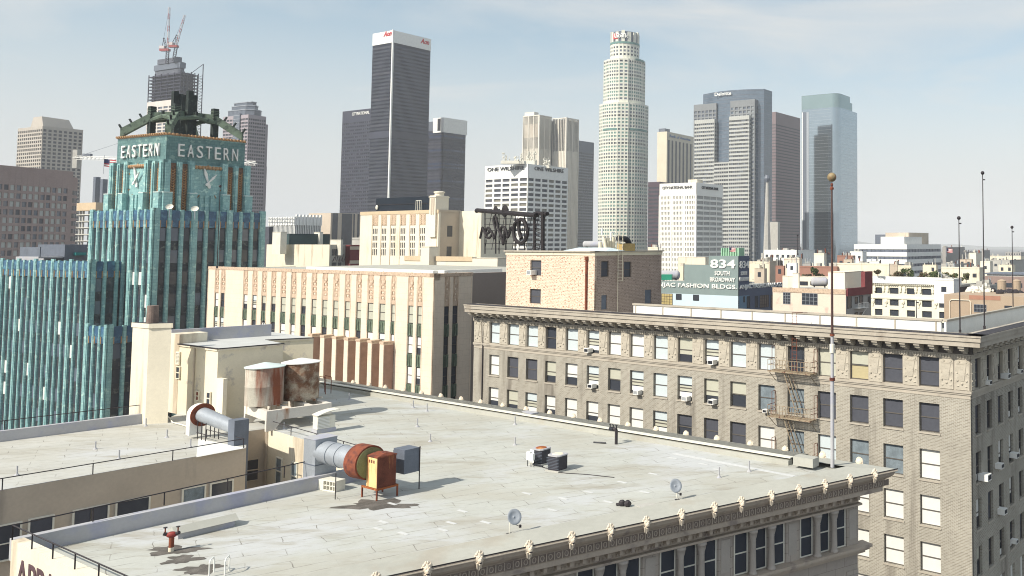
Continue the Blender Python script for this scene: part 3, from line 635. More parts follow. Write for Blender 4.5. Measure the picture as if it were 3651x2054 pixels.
# standpipes
m_redp = mat('red_paint_rusty', (.22, .035, .03), .6, .25, 4)
t = thing('standpipe', 'rusty red standpipe with two hose valves, standing on a dark stain', 'standpipe', on(610, 1966), .3, 'standpipes on the roof')
g = MB(); g.tube((0, 0, 0), (0, 0, .62), .10, M['rust'], 12); g.tube((0, 0, 0), (0, 0, .18), .105, M['cream'], 12); g.build('pipe', t)
g = MB(); g.ball((0, 0, .72), .17, m_redp, 12, 8, (1.3, .8, .8)); g.build('head', t, True)
for sx in (-1, 1):
    g = MB(); g.tube((sx * .15, 0, .74), (sx * .30, -.05, .80), .075, M['iron'], 10); g.tube((sx * .24, -.03, .80), (sx * .24, -.03, 1.06), .03, M['rust'], 6); g.tube((sx * .24, -.03, 1.04), (sx * .24, -.03, 1.07), .08, M['iron'], 10); g.build('valve', t)
m_stain = mat('tar_stain', (.12, .11, .10), .9, .4, 2)
def blot(px, py, rx, ry, name, label, cat, m, seed=1, dz=.006):
    rnd = random.Random(seed); g = MB(); n = 40; ph = [rnd.random() * 6 for _ in range(5)]
    vs = [(0, 0, dz)]
    for i in range(n):
        a = i * math.tau / n; k = 1 + .22 * math.sin(3 * a + ph[0]) + .16 * math.sin(5 * a + ph[1]) + .12 * math.sin(9 * a + ph[2]) + rnd.uniform(-.12, .12)
        vs.append((rx * k * math.cos(a), ry * k * math.sin(a), dz))
    g.add(vs, [(0, 1 + i, 1 + (i + 1) % n) for i in range(n)], m)
    return g
for j, (px, py, rx, ry, sd) in enumerate(((620, 1962, 1.15, .55, 1), (650, 1995, .7, .5, 4), (715, 2030, .75, .55, 6))):
    g = blot(px, py, rx, ry, '', '', '', m_stain, sd, .004 + .003 * j); q = on(px, py)
    for v in range(len(g.v)): g.v[v] = (g.v[v][0] + q[0] , g.v[v][1] + q[1], g.v[v][2] + RZ)
    g.build('tar_patch', nb)
g = blot(0, 0, 1.7, .9, '', '', '', m_stain, 9, .005); q = on(1345, 1800)
g.v = [(x + q[0], y + q[1], z + RZ) for x, y, z in g.v]; g.build('tar_patch', nb)
t = thing('standpipe', 'black bent standpipe with valves near the far curb', 'standpipe', on(2197, 1584), ua, 'standpipes on the roof')
g = MB(); g.tube((0, 0, 0), (0, 0, .95), .10, M['iron'], 12); g.tube((0, 0, .95), (-.25, 0, 1.0), .11, M['iron'], 12); g.tube((-.25, 0, .98), (-.6, 0, .95), .13, M['black'], 12); g.build('pipe', t)
for x in (-.3, -.58, 0): 
    g = MB(); g.tube((x, 0, 1.0), (x, 0, 1.25), .035, M['black'], 6); g.tube((x - .09, 0, 1.25), (x + .09, 0, 1.25), .03, M['black'], 6); g.build('valve', t)
# condensers
m_coil = mat('condenser_coil', (.035, .035, .045), .6, .15, 3)
def condenser(px, py, label, mtop, flip, group='air conditioning condensers on the roof'):
    t = thing('condenser_unit', label, 'air conditioner', on(px, py), ua + .1, group); w = .44; h = .95
    g = MB(); g.box(-w - .06, w + .06, -w - .06, w + .06, 0, .08, M['conc']); g.build('slab', t)
    g = MB(); g.prism([(-w, -w + .1), (-w + .1, -w), (w - .1, -w), (w, -w + .1), (w, w - .1), (w - .1, w), (-w + .1, w), (-w, w - .1)], .08, h - .07, m_coil); g.build('coil', t)
    g = MB(); g.prism([(-w - .02, -w + .1), (-w + .1, -w - .02), (w - .1, -w - .02), (w + .02, -w + .1), (w + .02, w - .1), (w - .1, w + .02), (-w + .1, w + .02), (-w - .02, w - .1)], h - .07, h, M['parapet'])
    g.box(-w - .02, -w + .05, -w + .15, w - .1, .1, h - .07, M['white']) if flip else g.box(-w - .03, -w + .3, -w - .025, -w + .05, .1, h - .07, M['white'])
    for k in range(8): g.box(-w - .022, w + .022, -w - .012, -w + .02, .18 + k * .085, .195 + k * .085, M['bluesteel'])
    g.build('casing', t)
    g = MB(); g.lathe((0, 0, h), [(.34, 0), (.30, .03), (.02, .05)], mtop, 20); g.build('fan_grille', t); return t
condenser(1929, 1652, 'black condenser unit with a rusty top, the left of the pair', M['rusty'], False)
condenser(1988, 1676, 'black condenser unit with a pale top, the right of the pair', M['cream2'], True)
t = thing('switch_box', 'white switch boxes on thin black legs left of the condensers', 'electrical box', on(1893, 1664), ua + .1)
g = MB(); g.box(-.3, -.02, -.08, .08, .38, .88, M['white']); g.build('box', t); g = MB(); g.box(.02, .25, -.12, .04, .40, .80, M['white']); g.build('box', t)
g = MB()
for x in (-.28, 0, .24): g.tube((x, 0, 0), (x, 0, .45), .02, M['black'], 6)
g.build('leg', t)
# cables and flat sheets
def cable(pts, r, label, m=M['iron'], z=.03):
    g = MB(); q = [on(a, b) for a, b in pts]
    for a, b in zip(q, q[1:]): g.tube((a[0], a[1], RZ + z), (b[0], b[1], RZ + z), r, m, 5)
    o = g.build('cable'); tag(o, label, 'cable'); return o
cable([(1935, 1668), (1960, 1674), (1990, 1685), (2020, 1689), (2090, 1693), (2190, 1704)], .022, 'dark cable trailing right from the condensers')
cable([(588, 1478), (600, 1492), (615, 1512), (650, 1521), (690, 1534)], .05, 'pale bent pipe lying on the rear wing roof', M['offwhite'], .12)
cable([(1925, 1646), (1900, 1660), (1935, 1668)], .05, 'black hoses coiled in front of the condensers', M['black'], .08)
g = MB(); q = [P(2262, 1815, RZ), P(2302, 1830, RZ), P(2357, 1819, RZ), P(2318, 1806, RZ)]; g.prism([xy(p) for p in q], RZ + .17, RZ + .21, M['conc']); o = g.build('board'); tag(o, 'flat grey board lying by the front cornice', 'board')
t = thing('rubber_boot', 'two dark round lumps of tarred pipe left of the grey board', 'debris', on(2230, 1805), 0)
g = MB(); g.ball((-.18, 0, .16), .17, M['iron'], 10, 6, (1.1, .8, 1), .06); g.ball((.12, -.08, .16), .18, M['iron'], 10, 6, (1.1, .9, 1), .06); g.tube((-.2, 0, .1), (-.48, .05, .08), .07, M['iron'], 8); g.build('lump', t)
g = MB(); q = on(2139, 1581); g.tube((q[0] - .45, q[1] + .1, RZ + .05), (q[0] + .42, q[1] - .12, RZ + .05), .055, M['black'], 8); o = g.build('rubber_strip'); tag(o, 'short black strip lying left of the bent standpipe', 'debris')
g = MB(); q = [P(1860, 1470, RZ + .33), P(1893, 1480, RZ + .33), P(1920, 1474, RZ + .33), P(1880, 1467, RZ + .33)]; g.prism([xy(p) for p in q], RZ + .22, RZ + .42, M['parapet']); o = g.build('hatch'); tag(o, 'grey flat hatch on the far cornice', 'hatch')
m_patch = mat('highlight_and_strip_paint', (.56, .57, .57), .8, .06)  # pale flecks paint small highlights on the roof; the painted strip shares the tone
for k, (px, py) in enumerate(((1400, 1797), (1368, 1862), (1440, 1903), (1350, 1886), (1610, 1865), (1580, 1890), (1650, 1823), (1733, 1863), (1880, 1760), (2010, 1778), (1970, 1819), (2100, 1755), (2170, 1790), (2220, 1720), (2300, 1755), (2330, 1690), (2400, 1634), (2510, 1655), (2560, 1675))):
    g = MB(); q = on(px, py); d2 = u_; n2 = (u_[1], -u_[0])
    g.obox(q, d2, n2, -.38, .3, -.09, .09, RZ + .004, RZ + .012, m_patch); g.build('pale_roof_patch', nb)
g = MB(); a, b = P(2400, 1617, RZ), P(2840, 1700, RZ); d2 = unit(sub(b, a)); g.obox(xy(a), d2, (d2[1], -d2[0]), 0, 9.5, -.16, .16, RZ + .004, RZ + .013, m_patch); g.build('pale_roof_patch', nb)
# satellite dishes
def dish(px, py, label, k, dx):
    t = thing('satellite_dish', label, 'satellite dish', on(px, py), k, 'satellite dishes on the near roof'); g = MB(); n = 24
    rings = [(.0, .0), (.12, .01), (.22, .04), (.33, .09)]; vs = []; fs = []
    tilt = Matrix.Rotation(R(62), 3, 'X')
    for r, z in rings:
        for i in range(n): vs.append(tilt @ Vector((r * math.cos(i * math.tau / n), r * 1.12 * math.sin(i * math.tau / n), z)) + Vector((dx, 0, .72)))
    for j in range(3): fs += [(j * n + i, j * n + (i + 1) % n, (j + 1) * n + (i + 1) % n, (j + 1) * n + i) for i in range(n)]
    g.add(vs, fs, M['steel']); 
    o = g.build('reflector', t, True); md = o.modifiers.new('thick', 'SOLIDIFY'); md.thickness = .015
    g = MB(); g.tube((0, 0, .02), (dx * .3, .12, .5), .025, M['offwhite'], 8); g.tube((dx * .3, .12, .5), (dx, .05, .66), .03, M['offwhite'], 8); g.build('mast', t)
    g = MB(); g.tube((dx, .0, .42), (dx + .12, -.42, .38), .015, M['iron'], 6); g.box(dx + .08, dx + .17, -.5, -.40, .34, .46, M['iron']); g.build('arm', t)
    g = MB(); g.box(-.12, .12, -.08, .08, 0, .03, M['iron']); g.build('foot', t)
dish(1816, 1904, 'round grey satellite dish at the front edge, the nearer one', .7, .2)
dish(2415, 1782, 'round grey satellite dish with small dark mark, nearer the mast', .5, -.12)
# white ladder hoops and rusty ladder on the far curb
def hoops(name, label, px, py, m, ang, w, h, n=2, gap=.5, z=RZ, r=.03):
    t = thing(name, label, 'ladder', on(px, py, z), ang)
    for k in range(n):
        g = MB(); x = k * gap; g.tube((x, 0, -.2), (x, 0, h - .1), r, m, 6); g.tube((x, 0, h - .1), (x, .12, h), r, m, 6); g.tube((x, .12, h), (x, w - .1, h), r, m, 6); g.tube((x, w - .1, h), (x, w, h - .12), r, m, 6); g.tube((x, w, h - .12), (x, w, -.1), r, m, 6); g.build('side_rail', t)
    return t
hoops('ladder', 'white tubular ladder rails rising at the bottom edge of the roof', 745, 2058, M['white'], .3, .55, .65, 2, .55)
t = hoops('ladder', 'rusty ladder over the far curb beside the water tanks', 1160, 1406, M['rust'], 1.0, 1.1, 1.5, 2, .5)
# mast with golden ball
mb_ = P(2968, 1660, RZ + .3); mt = Q(2958, 632, mb_.y)
t = thing('flagpole', 'tall bare pole with a weathered gold ball at the corner of the near roof', 'flagpole', (mb_.x, mb_.y, RZ + .2), 0, 'bare flagpoles'); hh = mt.z - RZ - .2
g = MB(); g.tube((0, 0, 0), (0, 0, hh * .30), .12, M['parapet'], 12, .115); g.tube((0, 0, hh * .30), (0, 0, hh * .45), .10, M['parapet'], 12, .095); g.tube((0, 0, hh * .45), (0, 0, hh * .97), .085, mat('dark_rust_pole', (.085, .05, .045), .7, .25, 2), 12, .05); g.tube((0, 0, hh * .39), (0, 0, hh * .42), .16, M['offwhite'], 12)
g.tube((0, 0, hh * .295), (0, 0, hh * .305), .17, M['rust'], 12); g.tube((0, 0, hh * .448), (0, 0, hh * .455), .15, M['rust'], 12)
g.build('pole', t)
g = MB(); g.ball((0, 0, hh), .28, mat('weathered_gold', (.26, .20, .11), .5, .35, 4, (.30, .04, .03), .3), 20, 14); g.build('ball', t, True)
g = MB(); g.lathe((0, 0, hh * .965 - .15), [(.1, 0), (.12, .1), (.05, .2), (.09, .3), (.04, .4)], M['rust'], 12); g.build('collar', t)
t = thing('roof_box', 'low grey curb box beside the foot of the near pole', 'box', (mb_.x - 1.4, mb_.y + .4, RZ + .28), ua)
g = MB(); g.box(-.9, .5, -.35, .35, -.1, .42, M['roof']); g.build('box', t)
# tripod on the penthouse roof
q = P(938, 1184, PH); t = thing('tripod_mount', 'small black steel tripod on the penthouse roof', 'tripod', (q.x, q.y, PH), 0)
for a in (0, 2.1, 4.2):
    g = MB(); g.tube((.55 * math.cos(a), .55 * math.sin(a), 0), (0, 0, 1.05), .03, M['black'], 6); g.build('leg', t)
g = MB(); g.tube((-.28, 0, .5), (.28, 0, .5), .025, M['black'], 6); g.build('brace', t)
# ================================================================ framework for buildings standing on the city grid
class Bld:
    """origin = nearest visible vertical corner; local +x runs back to the right, +y back to the left"""
    def __init__(s, name, label, cpx, cpy, z=None, Y=None, vp=4870, cat='building', group=None, vpl=None):
        c = P(cpx, cpy, z) if z is not None else Q(cpx, cpy, Y)
        s.o = (c.x, c.y); s.top = c.z; s.Y = c.y; a = heading(vp); s.a = a
        s.ux = (math.cos(a), math.sin(a)); s.uy = (-math.sin(a), math.cos(a))
        s.t = thing(name, label, cat, (c.x, c.y, 0), a, group)
    def sz(s, px, py, face, setback=0):      # picture point -> (distance along the face, height)
        d = ray(px, py); t = s.ux if face == 'R' else s.uy; n = s.uy if face == 'R' else s.ux
        o = off(s.o, n, setback); q = inter((0, 0), (d.x, d.y), o, t)
        return (q[0] - o[0]) * t[0] + (q[1] - o[1]) * t[1], H + d.z * q[1] / d.y
    def S(s, px, face, py=700, sb=0): return s.sz(px, py, face, sb)[0]
    def fr(s, face, o=(0, 0)):               # origin, direction, outward normal of a face in local coordinates
        return (o, (1, 0), (0, -1)) if face == 'R' else (o, (0, 1), (-1, 0))
    def box(s, mb, face, s0, s1, d0, d1, z0, z1, m, o=(0, 0)):
        f = s.fr(face, o); mb.obox(f[0], f[1], f[2], s0, s1, d0, d1, z0, z1, m)
    def at(s, face, q, d, z, o=(0, 0)):
        f = s.fr(face, o); return (f[0][0] + f[1][0] * q + f[2][0] * d, f[0][1] + f[1][1] * q + f[2][1] * d, z)
    def rz(s, face): return 0.0 if face == 'R' else -math.pi / 2
def gaps(iv, a, b):
    out = []; c = a
    for x0, x1 in sorted(iv):
        if x0 > c: out.append((c, x0))
        c = max(c, x1)
    if c < b: out.append((c, b))
    return out
def wall(mb, B_, face, s0, s1, z0, z1, xs, zs, th, m, rec=.004, o=(0, 0), m2=None):
    for a, b in gaps(xs, s0, s1): B_.box(mb, face, a, b, -th, 0, z0, z1, m, o)
    for c, d in gaps(zs, z0, z1):
        for a, b in xs: B_.box(mb, face, a, b, -th, -rec, c, d, m2 or m, o)
_panes = {}
def pane_mesh(m, thick=.06):
    k = (m.name, thick)
    if k not in _panes:
        g = MB(); g.box(-.5, .5, 0, thick, 0, 1, m); _panes[k] = g.mesh('pane_' + m.name)
    return _panes[k]
def windows(B_, face, xs, zs, mats, depth, name='window', o=(0, 0), limit=100, order='top', pick=None, parent=None):
    cells = [(x, z) for z in sorted(zs, reverse=True) for x in xs]; rest = MB(); n = 0; rnd = random.Random(len(cells) * 7 + int(B_.Y))
    for (a, b), (c, d) in cells:
        m = pick(a, c) if pick else rnd.choice(mats)
        if n < limit:
            put(pane_mesh(m), name, parent or B_.t, B_.at(face, (a + b) / 2, -depth, c, o), B_.rz(face), (b - a - .002, 1, d - c - .002)); n += 1
        else: B_.box(rest, face, a + .001, b - .001, -depth - .06, -depth, c, d, m, o)
    if rest.f: rest.build(name, parent or B_.t, kind='stuff')
    return n
def even(a, b, n, frac, lead=0.5):
    w = (b - a) / n; return [(a + w * i + w * (1 - frac) * lead, a + w * i + w * (1 - frac) * lead + w * frac) for i in range(n)]
# ================================================================ grey brick building with bracketed cornice
m_gbrick = mat('grey_brown_brick', (.335, .31, .26), .9, .10, .45, (.19, .17, .145), .34, streak=True, brick=(1.0, (.225, .20, .165), (.42, .40, .35), .025, .34, .115))
m_gstone = mat('weathered_grey_terracotta', (.43, .39, .33), .85, .08, .6, (.33, .29, .24), .22)
m_gpanel = mat('pale_carved_terracotta', (.47, .43, .36), .85, .14, 2.2, (.33, .30, .25), .30)
GT = H - 7.15                                # top of the cornice
gb = Bld('brick_office_building', 'large grey brown brick office building with a deep bracketed cornice, right of centre', 3460, 1399.5, Y=68.5, vp=4870)
kz = (H - GT) / (1188 - 866)                 # metres per pixel at the cornice corner, about
sR = lambda px, py=1300: gb.S(px, 'R', py)
sL = lambda px, py=1300: gb.S(px, 'L', py)
zL = lambda px, py: gb.sz(px, py, 'L')[1]
Lend = sL(1688, 1300); Rend = 42
z_band = zL(3460, 1399.5)                    # ledge under the attic storey
z_dent0 = zL(3277, 1269)
ztop = zL(3460, 1196) + .2
# window columns from the picture (left and right edge of each)
cols_px = [(1744, 1779), (1809, 1848), (1875, 1916), (1944, 1982), (2016, 2059), (2092, 2135), (2168, 2213), (2246, 2295), (2330, 2380), (2416, 2468), (2511, 2562), (2604, 2660), (2704, 2762), (2808, 2867), (2916, 2980), (3030, 3096), (3148, 3218), (3276, 3348)]
xsL = sorted([(sL(b), sL(a)) for a, b in cols_px])
rowh = []                                    # rows at the right hand column x = 3312
c_ = lambda y: zL(3280, y)
rt = [(1270, 1369), (1434, 1538), (1599, 1706), (1762, 1869), (1929, 2035)]
rows_g = [(c_(b), c_(a)) for a, b in rt]; fl = (rows_g[1][0] - rows_g[4][0]) / 3
for k in range(1, 8): rows_g.append((rows_g[4][0] - fl * k, rows_g[4][1] - fl * k))
zsl = sorted(rows_g)
g = MB(); zsp = (zL(3460, 1424)); zbr = [z for z in zsl if z[1] < z_band]
wall(g, gb, 'L', 0, Lend, 0, max(zsp, zbr[-1][1] + .05), xsL, zbr, .32, m_gbrick); zsp = max(zsp, zbr[-1][1] + .05)
xsR = []; q = .95
while q < Rend - 2: xsR.append((q, q + 1.15)); q += 2.52
wall(g, gb, 'R', .001, Rend, 0, zsp, xsR, zbr, .32, m_gbrick)
g.build('brick_wall', gb.t)
g = MB(); zr_ = z_dent0 - .3
for x1_, y1_ in ((13, Lend), (Rend, 13)):
    g.box(.33, x1_, .33 if y1_ > 20 else .331, y1_, 0, zr_ if y1_ > 20 else zr_ - .01, M['black'])
g.box(.34, 12.9, .34, Lend, zr_ + .001, zr_ + .1, M['roof']); g.box(.34, Rend, .35, 12.9, zr_ - .009, zr_ + .09, M['roof']); g.build('core', gb.t)
g = MB()
for f, e in (('L', Lend), ('R', Rend)):
    xs = xsL if f == 'L' else xsR; zz = [zsl[-1]]
    wall(g, gb, f, 0 if f == 'L' else .001, e, zsp, z_dent0, xs, [(z_band + .12, zz[0][1])], .34, m_gstone, rec=.003)
    gb.box(g, f, -.12, e, 0.001, .14, z_band - .12, z_band + .08, m_gstone); gb.box(g, f, -.06, e, 0.002, .07, z_band - .26, z_band - .12, m_gstone)
    gb.box(g, f, -.02, e, 0.001, .03, z_band - .55, z_band - .48, m_gstone)
g.build('terracotta_storey', gb.t)
g = MB()
for f, e in (('L', Lend), ('R', Rend)):
    gb.box(g, f, -.10, e, .003, .12, z_dent0, z_dent0 + .06, m_gstone); gb.box(g, f, -.14, e, .004, .14, z_dent0 + .06, z_dent0 + .33, m_gstone)
    gb.box(g, f, -.2, e, .004, .22, z_dent0 + .33, z_dent0 + .42, m_gstone)
    q = -.1
    while q < e: gb.box(g, f, q, q + .14, .14, .20, z_dent0 + .09, z_dent0 + .31, m_gpanel); q += .245
g.build('dentil_band', gb.t)
zc0 = z_dent0 + 1.16; m_bracket_shade = mat('shade_toned_terracotta', (.11, .10, .095), .9, .2, 1.5)  # dark backing paints the shade between the cornice brackets
g = MB()
for f, e in (('L', Lend), ('R', Rend)):
    ex = 1.35 if f == 'L' else 1.349
    gb.box(g, f, -.22 if f == 'L' else 0, e, .0, .24, z_dent0 + .42, zc0, m_bracket_shade)
    gb.box(g, f, -ex, e, -.3, ex, zc0, zc0 + .40, m_gstone); gb.box(g, f, -ex - .10, e, -.3, ex + .10, zc0 + .40, zc0 + .74, m_gstone); gb.box(g, f, -ex - .17, e, -.3, ex + .17, zc0 + .74, zc0 + .88, m_gstone)
    gb.box(g, f, -ex - .13, e, .2, ex + .13, zc0 + .881, zc0 + .91, M['iron'])
g.build('cornice', gb.t)
br = MB(); br.box(-.26, .26, -1.12, 0, -.17, 0, m_gstone); br.box(-.22, .22, -.95, 0, -.36, -.17, m_gpanel); br.box(-.22, .22, -.6, 0, -.52, -.36, m_gpanel); br.box(-.18, .18, -.3, 0, -.66, -.52, m_gpanel); brm = br.mesh('bracket')
nbk = int(Lend / 1.25)
for f, e in (('L', Lend), ('R', Rend)):
    q = .25
    while q < e:
        put(brm, 'bracket', gb.t, gb.at(f, q, .12, zc0 - .003), gb.rz(f)); q += 1.27 if f == 'L' else 1.27
GTc = zc0 + .91
# carved panels of the attic storey
pm_ = MB(); pw, phh = 1.0, rows_g[0][1] - rows_g[0][0] + .15
pm_.box(-.5, .5, -.06, 0, 0, phh, m_gpanel)
pm_.box(-.44, .44, -.09, -.06, phh * .84, phh * .88, m_gpanel)
for sx in (-1, 1): pm_.tube((sx * .26, -.05, phh * .92), (sx * .26, -.12, phh * .92), .12, m_gpanel, 10)
pm_.add([(-.3, -.10, phh * .82), (.3, -.10, phh * .82), (.16, -.10, phh * .30), (-.16, -.10, phh * .30), (-.3, -.06, phh * .82), (.3, -.06, phh * .82), (.16, -.06, phh * .30), (-.16, -.06, phh * .30)], [(3, 2, 1, 0), (0, 4, 7, 3), (2, 6, 5, 1), (3, 7, 6, 2), (1, 5, 4, 0)], m_gpanel)
for sx in (-1, 1):
    pm_.ball((sx * .33, -.07, phh * .30), .09, m_gpanel, 6, 4); pm_.ball((sx * .30, -.07, phh * .12), .08, m_gpanel, 6, 4, (1.3, .7, .6)); pm_.ball((sx * .36, -.07, phh * .55), .06, m_gpanel, 6, 4)
pm_.ball((0, -.07, phh * .2), .10, m_gpanel, 6, 4); cpm = pm_.mesh('carved_panel')
for f, xs, e in (('L', xsL, Lend), ('R', xsR, Rend)):
    for a, b in gaps(xs, 0, e):
        if b - a > .6:
            k = max(1, round((b - a) / 1.5)); w = (b - a) / k
            for i in range(k): put(cpm, 'carved_panel', gb.t, gb.at(f, a + w * (i + .5), .003, z_band + .13), gb.rz(f), (min(w - .16, 1.5), 1, 1))
# windows: sash frames with blinds, each its own part
wfs = {}
def gwin(f, a, b, c, d, kind, parent=gb.t, B_=gb, dep=.26, fm=None):
    w, h = b - a, d - c; key = (round(w, 1), round(h, 1), fm.name if fm else '')
    if key not in wfs:
        q = MB(); fw = .07; m = fm or M['frame']; w0, h0 = key[0], key[1]
        q.box(-w0 / 2, -w0 / 2 + fw, -.05, .05, 0, h0, m); q.box(w0 / 2 - fw, w0 / 2, -.05, .05, 0, h0, m)
        for z0, z1 in ((0, fw), (h0 - fw, h0), (h0 * .5 - fw * .55, h0 * .5 + fw * .55)): q.box(-w0 / 2 + fw, w0 / 2 - fw, -.048, .05, z0, z1, m)
        wfs[key] = q.mesh('window')
    k0 = key; r = put(wfs[key], 'window', parent, B_.at(f, (a + b) / 2, -dep, c), B_.rz(f), (w / k0[0], 1, h / k0[1]))
    gp = pane_mesh(M['glass'], .02); r2 = put(gp, 'pane', r, (0, .03, .02), None, (k0[0] - .04, 1, k0[1] - .04))
    segs = {'w': [('blind_white', 0, 1)], 'b': [('blind_blue', 0, 1)], 'c': [('blind_cream', 0, 1)], 'd': [], 'g': [('blind_grey', .03, 1)], 'h': [('blind_white', .35, 1)], 'hc': [('blind_cream', .45, 1)], 'hb': [('blind_blue', .25, .9)],
            'm': [('blind_blue', .62, 1), ('blind_cream', .35, .6), ('blind_white', .12, .34)], 'y': [('blind_cream', .52, 1), ('blind_yellow', .02, .5)], 'k': [('curtain', 0, 1)], 't': [('blind_white', .05, 1)], 'q': [('blind_cream', .3, 1)], 'v': [('blind_grey', .55, 1)], 'ps': [('blind_white', 0, .25)]}[kind]
    for mn, z0, z1 in segs:
        put(pane_mesh(M[mn], .01), 'blind', r, (0, .005 if mn != 'curtain' else .006, z0 * k0[1] + .04), None, (k0[0] - .12, 1, max(.05, (z1 - z0) * k0[1] - .08)))
    return r
kinds = ['b b c d w m w w b b m b b d c y d d'.split(), 'w d d c h m hc m b m y hc b k g d d d'.split(), 't hc m h w h w w m g g t k d b k k w'.split(), 'w w w w w w w w w w w w w w w w w w'.split(), 'w w c w w w w w w w w w w w w w w w'.split()]
kinds[0] = 'b b b d b m w w b q m b b d c y g g'.split(); kinds[2] = 'h q m h w h w t m v g g t k b k k w'.split(); kinds[1][1] = kinds[1][2] = 'g'; kinds[1][3] = 'q'; kinds[1][10] = 'q'; kinds[1][12] = 'k'; kinds[1][16] = kinds[1][17] = 'g'; kinds[1][15] = 'g'; kinds[1][14] = 'g'
ncol = len(xsL); cnt = 0; rest = MB(); rw = random.Random(5)
cells = []
for ri, (z0, z1) in enumerate(sorted(rows_g, reverse=True)):
    for ci, (a, b) in enumerate(xsL):
        pci = ncol - 1 - ci; kd = kinds[ri][pci] if ri < 5 else rw.choice(['w', 'w', 'h', 'g', 'c'])
        px = cols_px[pci][0]; vis = ri < 3 or (px > 2980 and ri < 6)
        if ri == 0: z0_ = z_band + .12
        else: z0_ = z0
        cells.append((vis, 'L', a, b, z0_, z1, kd))
    for ci, (a, b) in enumerate(xsR):
        cells.append((ci < 7 and ri < 6, 'R', a, b, z_band + .12 if ri == 0 else z0, z1, rw.choice(['g', 'd', 'ps', 'ps', 'g', 'hc', 'h'])))
for vis, f, a, b, z0, z1, kd in cells:
    if vis and cnt < 100: gwin(f, a, b, z0, z1, kd); cnt += 1
    else: gb.box(rest, f, a, b, -.3, -.25, z0, z1, M['glass'] if kd in 'dgk' else M['blind_white'])
rest.build('window', gb.t, kind='stuff')
g = MB()
for f, xs in (('L', xsL), ('R', xsR)):
    for z0, z1 in rows_g[1:]:
        for a, b in xs: gb.box(g, f, a - .08, b + .08, -.2, .07, z0 - .13, z0 - .003, m_gstone)
g.build('window_sills', gb.t)
# window air conditioners, each a thing of its own
acm = MB(); acm.box(-.33, .33, -.55, .12, 0, .42, M['white']); acb = acm.mesh('casing')
acg = MB(); acg.box(-.26, .26, -.565, -.55, .07, .36, M['black']); 
acg = acg.mesh('grille')
def ac(px, py, label, f='L', B_=gb, k=1.0, dark=True):
    s_, z = B_.sz(px, py, f); p = B_.at(f, s_, 0, z); m = Matrix.Translation((B_.o[0], B_.o[1], 0)) @ Matrix.Rotation(B_.a, 4, 'Z') @ Vector(p)
    t = thing('window_air_conditioner', label, 'air conditioner', m, B_.a + B_.rz(f), 'window air conditioners'); t.scale = (k, k, k)
    put(acb, 'casing', t); put(acg, 'grille', t) if dark else put(acg2, 'grille', t)
g = MB()
for i in range(9): g.box(-.27 + i * .06, -.24 + i * .06, -.565, -.55, .06, .37, M['steel'])
acg2 = g.mesh('grille')
ac(2103, 1255, 'window air conditioner in the attic storey, leftmost one, under a half grey shade')
ac(2545, 1298, 'window air conditioner with a red board beside it, in the attic storey')
ac(2116, 1382, 'window air conditioner in the second storey, leftmost of its row')
ac(2279, 1405, 'window air conditioner beside a red board, second from the left in the second storey', dark=False)
ac(2452, 1427, 'pale ribbed window air conditioner in the second storey, left of the yellow blind', dark=False)
ac(2546, 1439, 'window air conditioner under the window with the yellowish blind, second storey')
ac(2734, 1470, 'small window air conditioner behind a curtain left of the fire escape', k=.7)
for px, py, lb, k in ((3515, 1370, 'attic storey, close to the corner', .8), (3577, 1348, 'attic storey, the tilted one in the middle', 1.0), (3627, 1330, 'attic storey, farthest right', .8), (3500, 1710, 'shaded side, large white one nearest to the corner', 1.25), (3553, 1668, 'shaded side, right of the large white one', 1.0), (3608, 1630, 'shaded side, farthest right below the attic', 1.0), (3562, 1830, 'shaded side, the lowest white one', 1.1), (3610, 1935, 'shaded side, low down near the right edge', .8)):
    s_ = gb.S(px, 'R', py); j = min(range(len(xsR)), key=lambda i: abs((xsR[i][0] + xsR[i][1]) / 2 - s_))
    ac(px, py, 'window air conditioner, ' + lb, 'R', k=k)
# drainpipe at the left end
g = MB(); q = sL(1722); g.tube(gb.at('L', q, .08, 0), gb.at('L', q, .08, zc0 - .5), .07, M['iron'], 6); g.build('drainpipe', gb.t)
# parapet screen behind the cornice: white panels between posts
g = MB(); zs0 = z_dent0 - .19; zt_ = gb.sz(3300, 1136, 'L', 1.8)[1] - .16; print('screen', zs0, zt_, GTc, z_dent0)
sa = gb.S(2255, 'L', 1085, 1.6); sb_ = gb.S(3500, 'L', 1150, 1.6)
gb.box(g, 'L', 3.2, sa - 2.9 if 0 else sa, -1.95, -1.75, zs0, zt_, M['white'], (0, 0)); gb.box(g, 'L', 3.1, sa + .1, -2.05, -1.65, zt_, zt_ + .16, m_gstone)
gb.box(g, 'R', 1.75, 34, -2.95, -2.75, zs0, zt_, M['white']); gb.box(g, 'R', 1.7, 34, -3.05, -2.65, zt_, zt_ + .16, m_gstone)
for k in range(10):
    q = 3.6 + k * (sa - 4) / 9; gb.box(g, 'L', q, q + .14, -1.76, -1.70, zs0, zt_, m_gstone)
g.build('roof_screen', gb.t)
